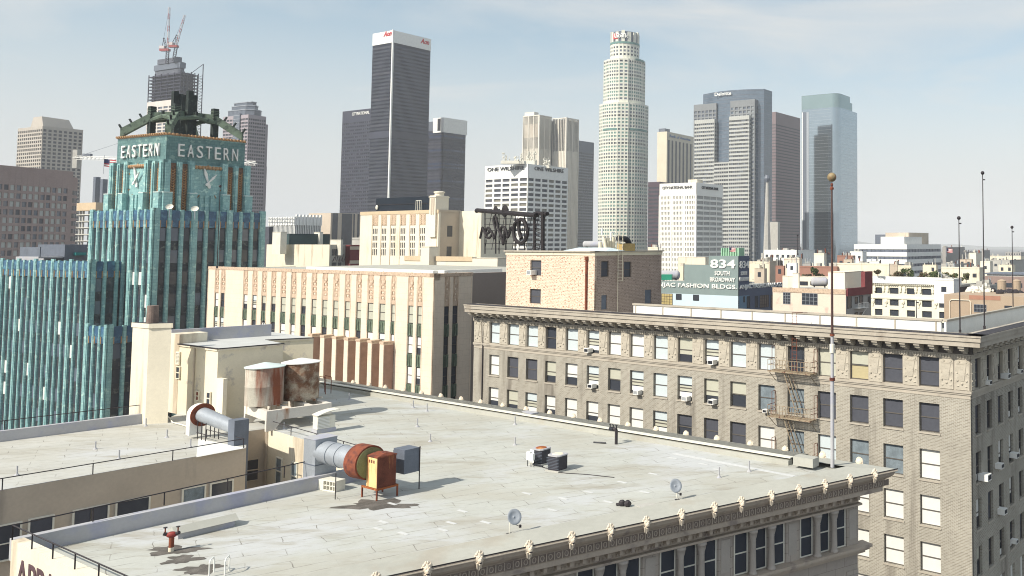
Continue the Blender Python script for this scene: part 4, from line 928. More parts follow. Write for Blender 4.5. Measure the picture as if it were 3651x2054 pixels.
# flagpoles
def pole(px, pyb, pyt, Yb, label, r=.06, ballr=.16, B_=None):
    b = Q(px, pyb, Yb); t_ = Q(px, pyt, Yb); hh = t_.z - b.z
    t = thing('flagpole', label, 'flagpole', (b.x, b.y, b.z), 0, 'bare flagpoles')
    g = MB(); g.tube((0, 0, -.3), (0, 0, hh), r, M['iron'], 8, r * .6); g.tube((0, 0, -.3), (0, 0, .1), r * 1.8, M['iron'], 8); g.build('pole', t)
    g = MB(); g.ball((0, 0, hh + ballr * .8), ballr, M['iron'], 10, 8); g.build('ball', t, True)
    g = MB(); g.tube((0, 0, hh * .965), (.2, 0, hh * .965), .05, M['iron'], 6); g.build('pulley', t)
pole(3423, 1180, 783, 71.5, 'bare dark flagpole on the brick building, left of the tallest one')
pole(3510, 1166, 622, 73, 'tallest bare dark flagpole on the corner of the brick building')
pole(3613, 1152, 815, 86, 'short bare rusty flagpole farthest right')
pole(3268, 1180, 1075, 74, 'short rusty stub pole behind the white roof screen', .05, .05)
pole(2844, 905, 842, 230, 'thin white pole rising from the low roofs in front of the mirrored tower', .12, .25)
# fire escape
m_fe = mat('tan_rusty_iron', (.33, .27, .19), .7, .2, 3, (.16, .07, .05), .4)
fe = thing('fire_escape', 'tan iron fire escape with two balconies and steep ladders on the brick building', 'fire escape', Matrix.Translation((gb.o[0], gb.o[1], 0)) @ Matrix.Rotation(gb.a, 4, 'Z') @ Vector(gb.at('L', sL(2838), 0, 0)), gb.a + gb.rz('L'))
hw = (sL(2752) - sL(2902)) / 2
for k, py in enumerate((1322, 1484, 1652)):
    z = gb.sz(2752, py, 'L', -1.1)[1]
    g = MB()
    for i in range(12): g.box(-hw, hw, -1.15 + i * .095, -1.11 + i * .095, z - .03, z, m_fe)
    g.box(-hw, hw, -1.2, -1.15, z - .08, z + .02, m_fe); g.box(-hw, -hw + .05, -1.15, 0, z - .08, z + .02, m_fe); g.box(hw - .05, hw, -1.15, 0, z - .08, z + .02, m_fe); g.build('platform', fe)
    g = MB(); 
    for zz in (.55, 1.0): g.box(-hw, hw, -1.2, -1.16, z + zz - .02, z + zz + .02, m_fe); g.box(-hw, -hw + .03, -1.16, 0, z + zz - .02, z + zz + .02, M['rust']); g.box(hw - .03, hw, -1.16, 0, z + zz - .02, z + zz + .02, M['rust'])
    for i in range(15): x = -hw + .02 + i * (2 * hw - .04) / 14; g.box(x - .015, x + .015, -1.2, -1.17, z, z + 1.0, m_fe)
    for sx in (-1, 1): g.box(sx * (hw - .02) - .02, sx * (hw - .02) + .02, -.55, -.5, z, z + 2.1, M['rust']); g.box(sx * (hw - .02) - .02, sx * (hw - .02) + .02, -.05, -.0, z, z + 2.1, M['rust']); g.box(sx * (hw - .02) - .02, sx * (hw - .02) + .02, -.55, 0, z + 2.06, z + 2.1, M['rust'])
    g.build('balustrade', fe)
    g = MB(); g.tube((-hw + .1, -1.1, z - .08), (-hw + .1, -.05, z - 1.0), .03, m_fe, 5); g.tube((hw - .1, -1.1, z - .08), (hw - .1, -.05, z - 1.0), .03, m_fe, 5); g.build('strut', fe)
    g = MB(); za, zb2 = z, z - fl
    if k < 2:
        for yy in (-.95, -.5): g.tube((-.75, yy, za + .1), (.75, yy, zb2), .045, m_fe, 5); g.tube((-.6, yy, za + .7), (.9, yy, zb2 + .8), .025, m_fe, 5)
        for i in range(11): u0 = i / 11; g.box(-.75 + 1.5 * u0 - .08, -.75 + 1.5 * u0 + .10, -.95, -.5, za + .1 - (za - zb2) * u0 - .02, za + .1 - (za - zb2) * u0, m_fe)
        g.build('stair', fe)
g = MB(); z = gb.sz(2752, 1322, 'L', -1.1)[1]
for x in (.25, .75): g.tube((x, -.9 if 0 else -1.0, z + .1), (x, -1.0, GT + 1.0), .03, M['rust'], 5); g.tube((x, -1.0, GT + 1.0), (x, .7, GT + .9), .03, M['rust'], 5)
i = z + .3
while i < GT + .9: g.tube((.25, -1.0, i), (.75, -1.0, i), .018, M['rust'], 4); i += .33
g.build('ladder', fe)
# ================================================================ painted brick block rising behind the cornice
m_pbrick = mat('peeling_painted_brick', (.80, .66, .52), .9, .06, .8, brick=(1.0, (.76, .63, .50), (.58, .44, .35), .03, .48, .17))
def speck(m, col, sc=3.2, lo=.60, st=(1, 1, 3.2)):
    t = m.node_tree; b = t.nodes['Principled BSDF']; src = b.inputs['Base Color'].links[0].from_socket; tcn = t.nodes.new('ShaderNodeTexCoord')
    mp = t.nodes.new('ShaderNodeMapping'); mp.inputs['Scale'].default_value = st; t.links.new(tcn.outputs['Object'], mp.inputs[0])
    n = t.nodes.new('ShaderNodeTexNoise'); n.inputs['Scale'].default_value = sc; n.inputs['Detail'].default_value = 3; t.links.new(mp.outputs[0], n.inputs[0])
    r = t.nodes.new('ShaderNodeMapRange'); r.inputs[1].default_value = lo; r.inputs[2].default_value = lo + .03; t.links.new(n.outputs[0], r.inputs[0])
    x = t.nodes.new('ShaderNodeMix'); x.data_type = 'RGBA'; x.inputs['B'].default_value = (*col, 1); t.links.new(r.outputs[0], x.inputs['Factor']); t.links.new(src, x.inputs['A']); t.links.new(x.outputs['Result'], b.inputs['Base Color'])
speck(m_pbrick, (.36, .17, .11), 3.2, .575)
bb = Bld('painted_brick_block', 'two storey block of peeling pink painted brick behind the grey cornice', 2121, 896, Y=100, vp=4870)
Lb = bb.S(1806, 'L', 895); Rb = bb.S(2359, 'R', 903); bz = bb.sz(2121, 1130, 'L')[1]; zf = bb.sz(2121, 912, 'L')[1]
def at_px(B_, f, px0, px1, py0, py1): a, b = B_.S(px0, f), B_.S(px1, f); pm2 = (px0 + px1) / 2; return (min(a, b), max(a, b)), (B_.sz(pm2, py1, f)[1], B_.sz(pm2, py0, f)[1])
wl = [at_px(bb, 'L', 1896, 1934, 928, 983), at_px(bb, 'L', 1895, 1932, 1031, 1083)]
wr = [at_px(bb, 'R', 2147, 2174, 931, 987), at_px(bb, 'R', 2228, 2254, 933, 988), at_px(bb, 'R', 2149, 2169, 1052, 1103), at_px(bb, 'R', 2303, 2326, 1033, 1082)]
g = MB(); xw = (min(w[0][0] for w in wl), max(w[0][1] for w in wl))
wall(g, bb, 'L', 0, Lb, bz, zf, [xw], [w[1] for w in wl], .3, m_pbrick)
def holes(mb, B_, f, s0, s1, z0, z1, hl, th, m):
    hl = sorted(hl); c = s0
    for (a, b), (c0, c1) in hl:
        if a > c: B_.box(mb, f, c, a, -th, 0, z0, z1, m)
        if c0 > z0: B_.box(mb, f, a, b, -th, -.003, z0, c0, m)
        B_.box(mb, f, a, b, -th, -.003, c1, z1, m); c = b
    if c < s1: B_.box(mb, f, c, s1, -th, 0, z0, z1, m)
mid = (bb.sz(2121, 1010, 'R')[1])
m_pbrick_shade = mat('shaded_painted_brick', (.42, .33, .28), .9, .1, .8, brick=(1.0, (.40, .31, .26), (.30, .23, .19), .03, .48, .17)); speck(m_pbrick_shade, (.13, .09, .08))  # darker copy of the painted brick, shade put into the right face's colour
holes(g, bb, 'R', .001, Rb, mid, zf, wr[:2], .3, m_pbrick_shade); holes(g, bb, 'R', .001, Rb, bz, mid, wr[2:], .3, m_pbrick_shade); g.build('brick_wall', bb.t)
g = MB(); g.box(.31, Rb, .31, Lb, bz, zf + .1, M['black']); g.build('core', bb.t)
g = MB(); z1 = bb.top; 
for f, e in (('L', Lb), ('R', Rb)): bb.box(g, f, -.1, e + .1, -.4 if f == 'L' else -.39, .08, zf + .001, z1 - .12, M['cream2']); bb.box(g, f, -.25, e + .25, -.5, .25, z1 - .12, z1 + .04, m_gstone)
g.build('parapet', bb.t)
g = MB(); g.box(.4, Rb - .3, .4, Lb - .3, z1 - .3, z1 - .1, M['roof']); g.build('roof', bb.t)
for f, lst in (('L', wl), ('R', wr[:2])):
    for (a, b), (c, d) in lst: gwin(f, a, b, c, d, 'g', bb.t, bb, .2)
for (a, b), (c, d) in wr[2:]:
    q = MB(); bb.box(q, 'R', a, b, -.2, -.12, c, d, M['bluesteel']); q.build('door', bb.t)
g = MB(); q = bb.S(2097, 'L'); g.tube(bb.at('L', q, .12, bz), bb.at('L', q, .12, zf - .2), .14, M['rust'], 8); g.tube(bb.at('L', q, .12, zf - .5), bb.at('L', q, .12, zf - .1), .22, M['rust'], 8); g.build('downpipe', bb.t)
g = MB(); q = bb.S(2200, 'R')
for dx in (0, .75): g.tube(bb.at('R', q + dx, .3, bz if dx == 0 else zf - 3), bb.at('R', q + dx, .3, z1 + 2.2), .05, M['cream2'], 6)
z = zf - 3
while z < z1 + 2: g.tube(bb.at('R', q, .3, z), bb.at('R', q + .75, .3, z), .03, M['cream2'], 4); z += .4
g.build('ladder', bb.t)
ac(1902, 980, 'window air conditioner on the sunlit side of the pink brick block', 'L', bb, 1.3, False)
g = MB(); p1 = Q(1875, 868, 112); g_ = thing('roof_shed', 'long pale blue sloping roof on the pink brick block', 'shed', (bb.o[0], bb.o[1], bb.top), bb.a)
ya_, yb_ = bb.S(2110, 'L', 890), bb.S(1975, 'L', 890)
g.add([(1.2, ya_ - 1, 0), (1.2, yb_, 0), (4.5, yb_, 0), (4.5, ya_ - 1, 0), (3, ya_, .4), (3, yb_ - 1, .4)], [(0, 4, 5, 1), (1, 5, 2), (2, 5, 4, 3), (3, 4, 0)], mat('pale_blue_sheet', (.58, .68, .72), .5, .05)); g.build('roof', g_)
def htank(cx, cy, Y, px_len, px_r, label, m=None, ang=0.0):
    p = Q(cx, cy, Y); k = Y / F_; t = thing('horizontal_tank', label, 'tank', (p.x, p.y, p.z), ang, 'horizontal metal tanks on the roofs'); l = px_len * k / 2 / max(.3, math.cos(ang)); r = px_r * k
    g = MB(); n = 20; prof = [(-l, .02), (-l + r * .12, r * .6), (-l + r * .4, r * .95), (-l + r * .6, r), (l - r * .6, r), (l - r * .4, r * .95), (l - r * .12, r * .6), (l, .02)]; vs = []
    for x, rr in prof: vs += [(x, rr * math.cos(i * math.tau / n), rr * math.sin(i * math.tau / n)) for i in range(n)]
    g.add(vs, [(j * n + i, (j + 1) * n + i, (j + 1) * n + (i + 1) % n, j * n + (i + 1) % n) for j in range(len(prof) - 1) for i in range(n)], m or M['parapet']); g.build('shell', t, True)
    g = MB()
    for x in (-l * .6, l * .6): g.box(x - .15, x + .15, -r * .7, r * .7, -r * 1.5, -r * .3, M['iron'])
    g.build('saddle', t)
htank(2118, 871, 110, 80, 11.5, 'grey horizontal tank on the pink brick block')
t = thing('roof_duct', 'black curved duct on a yellowish box on the pink brick block', 'duct', tuple(Q(2220, 895, 104)), bb.a)
g = MB(); g.box(-.4, 1.6, -.5, .5, 0, .9, mat('ochre_box', (.42, .30, .12), .8, .2)); g.build('box', t)
g = MB()
for k in range(6): a0, a1 = k * .32, (k + 1) * .32; g.tube((.3 + .75 * math.sin(a0), 0, .7 + .75 * math.cos(a0)), (.3 + .75 * math.sin(a1), 0, .7 + .75 * math.cos(a1)), .36, M['black'], 12)
g.tube((.3, 0, 1.45), (-.8, 0, 1.5), .36, M['black'], 12); g.build('duct', t)
t = thing('roof_plant', 'white stained pipes and drums between the tank and the black duct', 'roof equipment', tuple(Q(2165, 893, 106)), bb.a)
g = MB(); rn = random.Random(2)
for k in range(7): x = -.9 + k * .45; g.tube((x, rn.uniform(-.3, .3), 0), (x, rn.uniform(-.3, .3), rn.uniform(1, 1.9)), .22, M['cream2'], 10)
g.build('drums', t)
g = MB(); g.tube((-.9, 0, 1.9), (-.9, 0, 2.7), .1, M['white'], 8); g.tube((.6, 0, 0), (.6, 0, 2.2), .08, M['white'], 8); g.tube((.6, 0, 2.2), (1.2, 0, 2.2), .08, M['white'], 8); g.build('pipes', t)
# ================================================================ ribbed cream terracotta building in the middle
m_pch = mat('peach_terracotta', (.78, .66, .53), .8, .06, .5, brick=(1.0, (.76, .64, .51), (.55, .43, .33), .008, 1.0, .75))
m_pch2 = mat('pinkish_terracotta_relief', (.58, .45, .34), .85, .12, 3.5, (.40, .28, .20), .5)
m_verd = mat('verdigris_spandrel', (.085, .115, .085), .7, .3, 3, (.22, .27, .20), .3, streak=True)
pb = Bld('ribbed_cream_building', 'cream and pink terracotta building with narrow vertical ribs, centre left', 1548, 976, Y=112, vp=4870)
S_ = lambda px, f='L': pb.S(px, f, 1100)
Z_ = lambda px, py, f='L': pb.sz(px, py, f)[1]
Lp = S_(738); zt = pb.top; Rp = S_(1683, 'R'); Rp2 = Rp + 30
zw = Z_(1500, 1093); fl2 = 108 * 112.0 / F_ * 1.0; fl2 = Z_(1500, 1093) - Z_(1500, 1202)
rib = [(878, 894), (910, 925), (942, 957), (975, 990), (1009, 1024), (1045, 1060), (1080, 1095), (1117, 1131), (1156, 1169), (1194, 1206), (1233, 1246), (1270, 1284), (1310, 1324), (1352, 1363), (1396, 1407)]
wn = [(774, 778), (788, 797)] + [(867, 881), (900, 914), (932, 945), (967, 982), (1001, 1018), (1037, 1053), (1073, 1090), (1110, 1128), (1148, 1166), (1187, 1206), (1229, 1247), (1268, 1288)] + [(1229, 1246)]
# bays between the piers
bays = [(764, 777), (785, 799), (866, 881), (898, 914), (932, 947), (966, 982), (1000, 1018), (1037, 1053), (1073, 1090), (1110, 1128), (1148, 1167), (1187, 1206), (1229, 1247), (1270, 1288), (1310, 1331), (1352, 1374), (1394, 1408), (1455, 1474), (1487, 1504)]
xsP = sorted([(S_(b), S_(a)) for a, b in bays])
xsPR = sorted([(S_(a, 'R'), S_(b, 'R')) for a, b in ((1584, 1602), (1614, 1633))])
g = MB(); nfl = 9
for f, xs, e in (('L', xsP, Lp), ('R', xsPR, Rp)):
    for a, b in gaps(xs, 0 if f == 'L' else .001, e): pb.box(g, f, a, b, -.9, 0, 0, zt - .45, m_pch)
    for a, b in gaps(xs, 0 if f == 'L' else .001, e):
        if b - a > 1.6:
            for q in (a + .12, b - .12): pb.box(g, f, q - .05, q + .05, 0, .05, 0, zt - .6, m_pch)
        else: pb.box(g, f, a + .12, b - .12, 0, .04, 0, zt - .9, m_pch)
g.build('rib', pb.t)
g = MB()
for f, xs, e in (('L', xsP, Lp), ('R', xsPR, Rp)): pb.box(g, f, -.05, e + .05, -.88, .05, zt - .44, zt, m_pch2)
g.build('parapet_band', pb.t)
g = MB(); g.box(.42, Rp2, .42, Lp - .3, 0, zt - .6, M['black']); g.box(.91, Rp2 - .1, .91, Lp - .3, zt - .599, zt - .4, M['roof']); g.build('core', pb.t)
g = MB(); pb.box(g, 'R', Rp + .001, Rp2, -.9, .0, 0, zt - .1, mat('brown_grey_stucco', (.30, .25, .22), .9, .05, .3)); g.build('side_wall', pb.t)
g = MB(); pb.box(g, 'L', Lp - .5, Lp, -14, -.9, 0, zt - .3, M['cream']); pb.box(g, 'L', .2, Lp * .55, -2.2, -1.6, zt - .5, zt + .35, M['white']); pb.box(g, 'R', .9, Rp + 6, -2.2, -1.6, zt - .5, zt + .34, M['white']); g.build('roof_coping', pb.t)
rel_h = zt - .45 - (zw + .25)
rm = MB(); w0 = .9                            # carved panel above each window strip
rm.box(-.5, .5, -.05, .1, 0, 1, m_pch2)
for k in range(4):
    z = .16 + k * .19; rm.box(-.34, -.22, -.12, -.05, z, z + .11, m_pch2); rm.box(.22, .34, -.12, -.05, z, z + .11, m_pch2); rm.box(-.14, .14, -.09, -.05, z + .10, z + .13, m_pch2); rm.ball((0, -.06, z + .04), .12, m_pch, 6, 4, (1, .5, .35))
rm.tube((0, -.05, .9), (0, -.10, .9), .26, m_pch2, 10); relm = rm.mesh('relief_panel')
sp = MB(); sp.box(-.5, .5, -.10, .05, 0, 1, m_verd); sp.box(-.12, .12, -.18, -.10, .05, .9, m_verd); sp.box(-.42, -.3, -.15, -.10, .1, .95, m_verd); sp.box(.3, .42, -.15, -.10, .1, .95, m_verd); spm = sp.mesh('spandrel')
wh, sph = fl2 * .58, fl2 * .40; restw = MB()
for f, xs in (('L', xsP), ('R', xsPR)):
    for j, (a, b) in enumerate(xs):
        w = b - a; put(relm, 'relief_panel', pb.t, pb.at(f, (a + b) / 2, -.10, zw + .02), pb.rz(f), (w, 1, rel_h + .2))
        for k in range(6):
            z1 = zw - k * fl2
            if k < 4:
                gwin(f, a, b, z1 - wh, z1, random.choice(['c', 'c', 'hc', 'c'] if k == 0 and j < 15 else ['w', 'h', 'm', 'w', 'd']) if f == 'L' else 'd', pb.t, pb, .16, M['frame'])
                put(spm, 'spandrel', pb.t, pb.at(f, (a + b) / 2, -.08, z1 - fl2 + .03), pb.rz(f), (w, 1, sph))
            else: pb.box(restw, f, a, b, -.24, -.18, z1 - wh, z1, M['glass']); pb.box(restw, f, a, b, -.2, -.10, z1 - fl2, z1 - wh, m_verd)
restw.build('window', pb.t, kind='stuff')
# lower buttress piers and deep loggia
m_reveal_shade = mat('maroon_reveal_shade', (.36, .24, .19), .8, .12, 2); g = MB(); zlo = Z_(1240, 1208)  # dark maroon liners paint the shade on the buttresses' right sides
for a, b in [(1140 + k * 42.5, 1154 + k * 42.5) for k in range(7)]:
    s0, s1 = sorted((S_(a), S_(b))); pb.box(g, 'L', s0, s1, .12, 1.5, 0, zlo + .1, m_pch); pb.box(g, 'L', s0 - .05, s1 + .05, .1, 1.55, zlo + .1, zlo + .4, m_pch2); pb.box(g, 'L', s0 - .04, s0 - .002, .1, 1.4, 6, zlo - .05, m_reveal_shade)
g.build('buttress', pb.t)
# ================================================================ turquoise tower
m_tq = mat('turquoise_glazed_tile', (.29, .50, .495), .42, .10, .6, (.18, .35, .38), .28, brick=(1.0, (.225, .41, .42), (.13, .26, .28), .02, .9, .62), spec=.4)
speck(m_tq, (.42, .62, .58), .9, .60, (1, 1, 1.2))
m_tqb = mat('blue_glazed_tile', (.035, .10, .19), .4, .3, .8, (.10, .25, .34), .45, spec=.5)
m_gold = mat('gold_terracotta', (.42, .25, .13), .6, .2, 3); m_goldp = mat('gold_ornament', (.42, .19, .06), .6, .3, 2.5)
m_vg = mat('dark_green_copper', (.020, .030, .030), .7, .3, 1.2, (.05, .075, .065), .2)
m_vg2 = mat('pale_green_copper', (.12, .165, .125), .75, .25, 1.0, (.03, .045, .04), .45)
m_spd = mat('dark_spandrel', (.045, .05, .06), .6, .3, 1.5, (.16, .17, .16), .3)
ec = Bld('clock_tower_building', 'turquoise glazed art deco clock tower with white letters at its top, at the left', 385 * 1.4173 + 3, 745, Y=172, vp=4300)
# tiers: lower right shaft (top y 745), crown shaft, sign box
def tier(B_, name, ox, oy, lx, ly, z0, z1, nx, ny, pier, dpt, fh, top_h, wide=3, gold=True, wlimit=100):
    """one block: ribs, dark strips of windows between, blue tiles at the top; origin corner at local (ox, oy)"""
    o = (ox, oy); g = MB(); tp = MB(); pn = []
    g.box(ox + dpt, ox + lx - dpt, oy + dpt, oy + ly - dpt, z0, z1 - .8, m_spd); g.box(ox + dpt * 1.1, ox + lx - dpt, oy + dpt * 1.1, oy + ly - dpt, z1 - .8, z1 - .75, M['roof'])
    for f, e, n in (('R', lx, nx), ('L', ly, ny)):
        cw = (e - pier) / n
        for i in range(n + 1):
            w = pier if (i % wide == 0) else pier * .58; c = pier / 2 + cw * i
            zt_ = z1 + (.25 if i % wide == 0 else 0)
            B_.box(g, f, c - w / 2, c + w / 2, -dpt, 0 if i % wide == 0 else -.05, z0, zt_, m_tq, o)
            B_.box(g, f, c - w * .28, c + w * .28, 0 if i % wide == 0 else -.05, .10 if i % wide == 0 else .04, z0, zt_ - .5, m_tq, o)
        for i in range(n):
            c0, c1 = pier / 2 + cw * i + pier / 2 * (1 if i % wide == 0 else .58), pier / 2 + cw * (i + 1) - pier / 2 * (1 if (i + 1) % wide == 0 else .58)
            B_.box(tp, f, c0, c1, -dpt, -dpt * .45, z1 - top_h, z1 - .15, m_tqb, o); B_.box(tp, f, c0 + .1, c1 - .1, -dpt * .45, -dpt * .2, z1 - top_h * .6, z1 - .3, m_tqb, o)
            if gold:
                for q in (c0 + .05, c1 - .22): B_.box(tp, f, q, q + .17, -dpt * .42, -dpt * .25, z1 - top_h * 1.02, z1 - top_h * .62, m_gold, o)
            z = z1 - top_h
            while z - fh * .62 > z0: pn.append((f, c0, c1, z - fh * .62, z)); z -= fh
    g.build(name, B_.t); tp.build('blue_tile_band', B_.t)
    pn.sort(key=lambda p: -p[3]); cnt = 0; rest = MB(); rn = random.Random(int(z1))
    for f, c0, c1, za, zb in pn:
        m = rn.choice([M['glass'], M['glass'], M['glass'], M['glass_mid'], M['glass'] if rn.random() < .7 else M['blind_white'] if f == 'L' else M['glass_mid']])
        if cnt < wlimit: put(pane_mesh(m, .05), 'window', B_.t, B_.at(f, (c0 + c1) / 2, -dpt + .05, za, o), B_.rz(f), (c1 - c0 - .25, 1, zb - za - .2)); cnt += 1
        else: B_.box(rest, f, c0 + .12, c1 - .12, -dpt + .002, -dpt + .06, za + .1, zb - .1, m, o)
    rest.build('window', B_.t, kind='stuff')
fhE = 80 * 172 / F_
Rl = ec.S(948, 'R', 770); Ll = ec.S(320, 'L', 755); z1 = ec.top
tier(ec, 'shaft', 0, 0, Rl, Ll, 0, z1, 9, 9, 1.25, .45, fhE, 3.6, wlimit=34)
# lower wings
zl1 = ec.sz(440, 935, 'L')[1]; sW = ec.S(430, 'L', 935)
ec2o = inter((0, 0), (ray(322, 940).x, ray(322, 940).y), off(ec.o, ec.ux, -5.5), ec.uy)
oy2 = (ec2o[0] - ec.o[0]) * ec.uy[0] + (ec2o[1] - ec.o[1]) * ec.uy[1]
zw1 = H + ray(322, 930).z * ec2o[1] / ray(322, 930).y
tier(ec, 'wing', -5.5, oy2, 9.5, 62, 0, zw1, 4, 27, 1.05, .4, fhE, 3.4, wlimit=40)
o3 = inter((0, 0), (ray(382, 1170).x, ray(382, 1170).y), off(ec.o, ec.ux, -12.5), ec.uy)
oy3 = (o3[0] - ec.o[0]) * ec.uy[0] + (o3[1] - ec.o[1]) * ec.uy[1]; zw3 = H + ray(382, 1164).z * o3[1] / ray(382, 1164).y
tier(ec, 'lower_wing', -12.5, oy3, 8, 7.2, 0, zw3, 3, 3, 1.05, .4, fhE, 3.2, wlimit=12)
print('EC', z1, Rl, Ll, 'wing', oy2, zw1, 'low', oy3, zw3)
# upper shaft with clocks
def back(px, py, axis_shift):                # corner of the set back upper block, on the line x = y = shift
    lo, hi = 0, 30
    for _ in range(40):
        m = (lo + hi) / 2; p = off(off(ec.o, ec.ux, m), ec.uy, m); q = p[0] / p[1]; 
        if q < ray(px, py).x / ray(px, py).y: lo, hi = m, hi
        else: lo, hi = lo, m
    return m
# the corner lies on the picture line of x=590 at y=470
sb = 3.0
pc = off(off(ec.o, ec.ux, sb), ec.uy, sb)
def ez(px, py, f, sb_): return ec.sz(px, py, f, sb_)
zu0 = z1 - 1.0; zu1 = ez(588, 578, 'R', sb)[1]; zs1 = ez(585, 478, 'R', sb)[1]
Ru = ez(893, 640, 'R', sb)[0] - sb; Lu = ez(388, 640, 'L', sb)[0] - sb
print('upper', zu0, zu1, zs1, Ru, Lu)
m_goldl = mat('gold_lattice_panel', (.20, .11, .07), .7, .25, 3, (.05, .035, .03), .4)
g = MB(); gd = MB(); gl = MB(); o = (sb, sb)
g.box(sb + .9, sb + Ru - .9, sb + .9, sb + Lu - .9, zu0, zs1 - .2, m_tq)
lay = [(0, .08, 'p', 1), (.08, .155, 'g', 0), (.155, .205, 'p', 0), (.205, .28, 'g', 0), (.28, .345, 'p', 1), (.345, .66, 'c', 0), (.66, .725, 'p', 1), (.725, .80, 'g', 0), (.80, .85, 'p', 0), (.85, .925, 'g', 0), (.925, 1.0, 'p', 1)]
hsh = zu1 - zu0
for f, e in (('R', Ru), ('L', Lu)):
    for a, b, k, big in lay:
        a, b = a * e, b * e
        if k == 'p':
            ec.box(g, f, a, b, -.9, 0, zu0, zu1 + (.6 if big else .3), m_tq, o); ec.box(g, f, a + (b - a) * .25, b - (b - a) * .25, 0, .2, zu0, zu1, m_tq, o)
            if big: ec.box(g, f, a - .15, b + .15, 0, .75, zu0, zu0 + hsh * .42, m_tq, o); ec.box(g, f, a - .2, b + .2, 0, .8, zu0 + hsh * .42, zu0 + hsh * .42 + .18, m_cone1, o)
        elif k == 'g':
            gl = MB()
            ec.box(gl, f, a, b, -.9, -.6, zu0 + .8, zu1, m_goldl, o)
            n = 16
            for i in range(n):
                za = zu0 + 1 + (hsh - 2.2) * i / n; zb = zu0 + 1 + (hsh - 2.2) * (i + 1) / n; w = b - a
                for (q0, q1) in ((a + .1, a + w / 2), (b - .1, a + w / 2)): gl.tube(ec.at(f, q0, -.5, zb, o), ec.at(f, q1, -.45, za, o), .10, m_gold, 4)
                gl.tube(ec.at(f, a + w * .3, -.5, za, o), ec.at(f, a + w * .3, -.5, zb, o), .07, m_goldp, 4); gl.tube(ec.at(f, a + w * .7, -.5, za, o), ec.at(f, a + w * .7, -.5, zb, o), .07, m_goldp, 4)
            gl.build('gold_lattice', ec.t)
        else:
            ec.box(g, f, a, b, -.9, -.45, zu0, zu1, m_tq if f == 'L' else m_tqb if 0 else m_tq, o)
            for q in (.22, .42, .62): ec.box(g, f, a + (b - a) * q, a + (b - a) * (q + .12), -.45, -.2, zu0, zu0 + hsh * .40, m_tq, o)
            for i in range(8): gd.ball(ec.at(f, a + (b - a) * (i + .5) / 8, -.35, zu1 - .5, o), .42, m_gold, 8, 6)
g.build('upper_shaft', ec.t); gd.build('gold_beads', ec.t)
# sign box
g = MB(); si = .9; g.box(sb + si, sb + Ru - si, sb + si, sb + Lu - si, zu1 - .6, zs1, m_tq); g.build('sign_box', ec.t)
g = MB()
for f, e in (('R', Ru), ('L', Lu)):
    ec.box(g, f, -.15, e - 2 * si + .15, -.3, .18, zs1 + .001, zs1 + .45, m_gold, (sb + si, sb + si)); n = 22
    for i in range(n): g.tube(ec.at(f, (i + .5) * (e - 2 * si) / n, .05, zs1 + .3, (sb + si, sb + si)), ec.at(f, (i + .5) * (e - 2 * si) / n, .55, zs1 + .3, (sb + si, sb + si)), .22, m_gold, 6)
g.build('gold_cresting', ec.t)
g = MB(); g.box(sb + si + .3, sb + Ru - si - .3, sb + si + .3, sb + Lu - si - .3, zs1 + .4, zs1 + .44, M['roof']); g.build('roof', ec.t)
for f, e in (('R', Ru), ('L', Lu)):
    W = e - 2 * si; hl = (zs1 - zu1) * .46; n = 7
    for i, ch in enumerate('EASTERN'):
        cw = W * .80 / 7; s0 = W * .12 + i * cw + cw * .14 if f == 'R' else W * (1 - .10) - (i + 1) * cw + cw * .14
        tx = text(ch, 3, M['white'], ec.t, (0, 0, 0), 0, 'letter', ext=.15, bold=.0, w=cw * .66, h=hl)
        if f == 'R': tx.location = ec.at('R', s0, .2, zu1 + (zs1 - zu1) * .26, (sb + si, sb + si)); tx.rotation_euler = (0, 0, 0)
        else: tx.location = ec.at('L', s0 + cw * .70, .2, zu1 + (zs1 - zu1) * .26, (sb + si, sb + si)); tx.rotation_euler = (0, 0, -math.pi / 2)
    # clock hands
    c = ec.at(f, (.345 + .66) / 2 * e, -.1, zu0 + hsh * .66, o)
    hd = MB(); hd.add([(-.25, 0, -1.5), (.25, 0, -1.5), (.42, 0, -.8), (.15, 0, 0), (.36, 0, 2.2), (0, 0, 4.0), (-.36, 0, 2.2), (-.15, 0, 0), (-.42, 0, -.8)], [tuple(range(9))[::-1]], M['white'])
    hd.v += [(x, y + .25, z) for x, y, z in hd.v]; hd.f += [[9 + i for i in range(9)]] + [[i, (i + 1) % 9, 9 + (i + 1) % 9, 9 + i] for i in range(9)]; hd.m += [0] * 10
    me = hd.mesh('clock_hand'); k = .85
    for rr, kk in ((-.28, 1.0 * k), (.72, .72 * k)):
        h_ = put(me, 'clock_hand', ec.t, c); h_.rotation_euler = (0, rr, ec.rz(f)); h_.scale = (kk, 1, kk)
        h_.location = Vector(c) + Vector(ec.at(f, 0, .3 if kk < .7 else 0, 0))
    tk = MB()
    for i in range(12):
        a = i * math.pi / 6; p_a = ec.at(f, (.345 + .66) / 2 * e + 3.1 * math.sin(a), -.42, zu0 + hsh * .66 + 3.1 * math.cos(a), o); p_b = ec.at(f, (.345 + .66) / 2 * e + 3.8 * math.sin(a), -.42, zu0 + hsh * .66 + 3.8 * math.cos(a), o); tk.tube(p_a, p_b, .09, m_goldp, 4)
    tk.build('clock_ticks', ec.t)
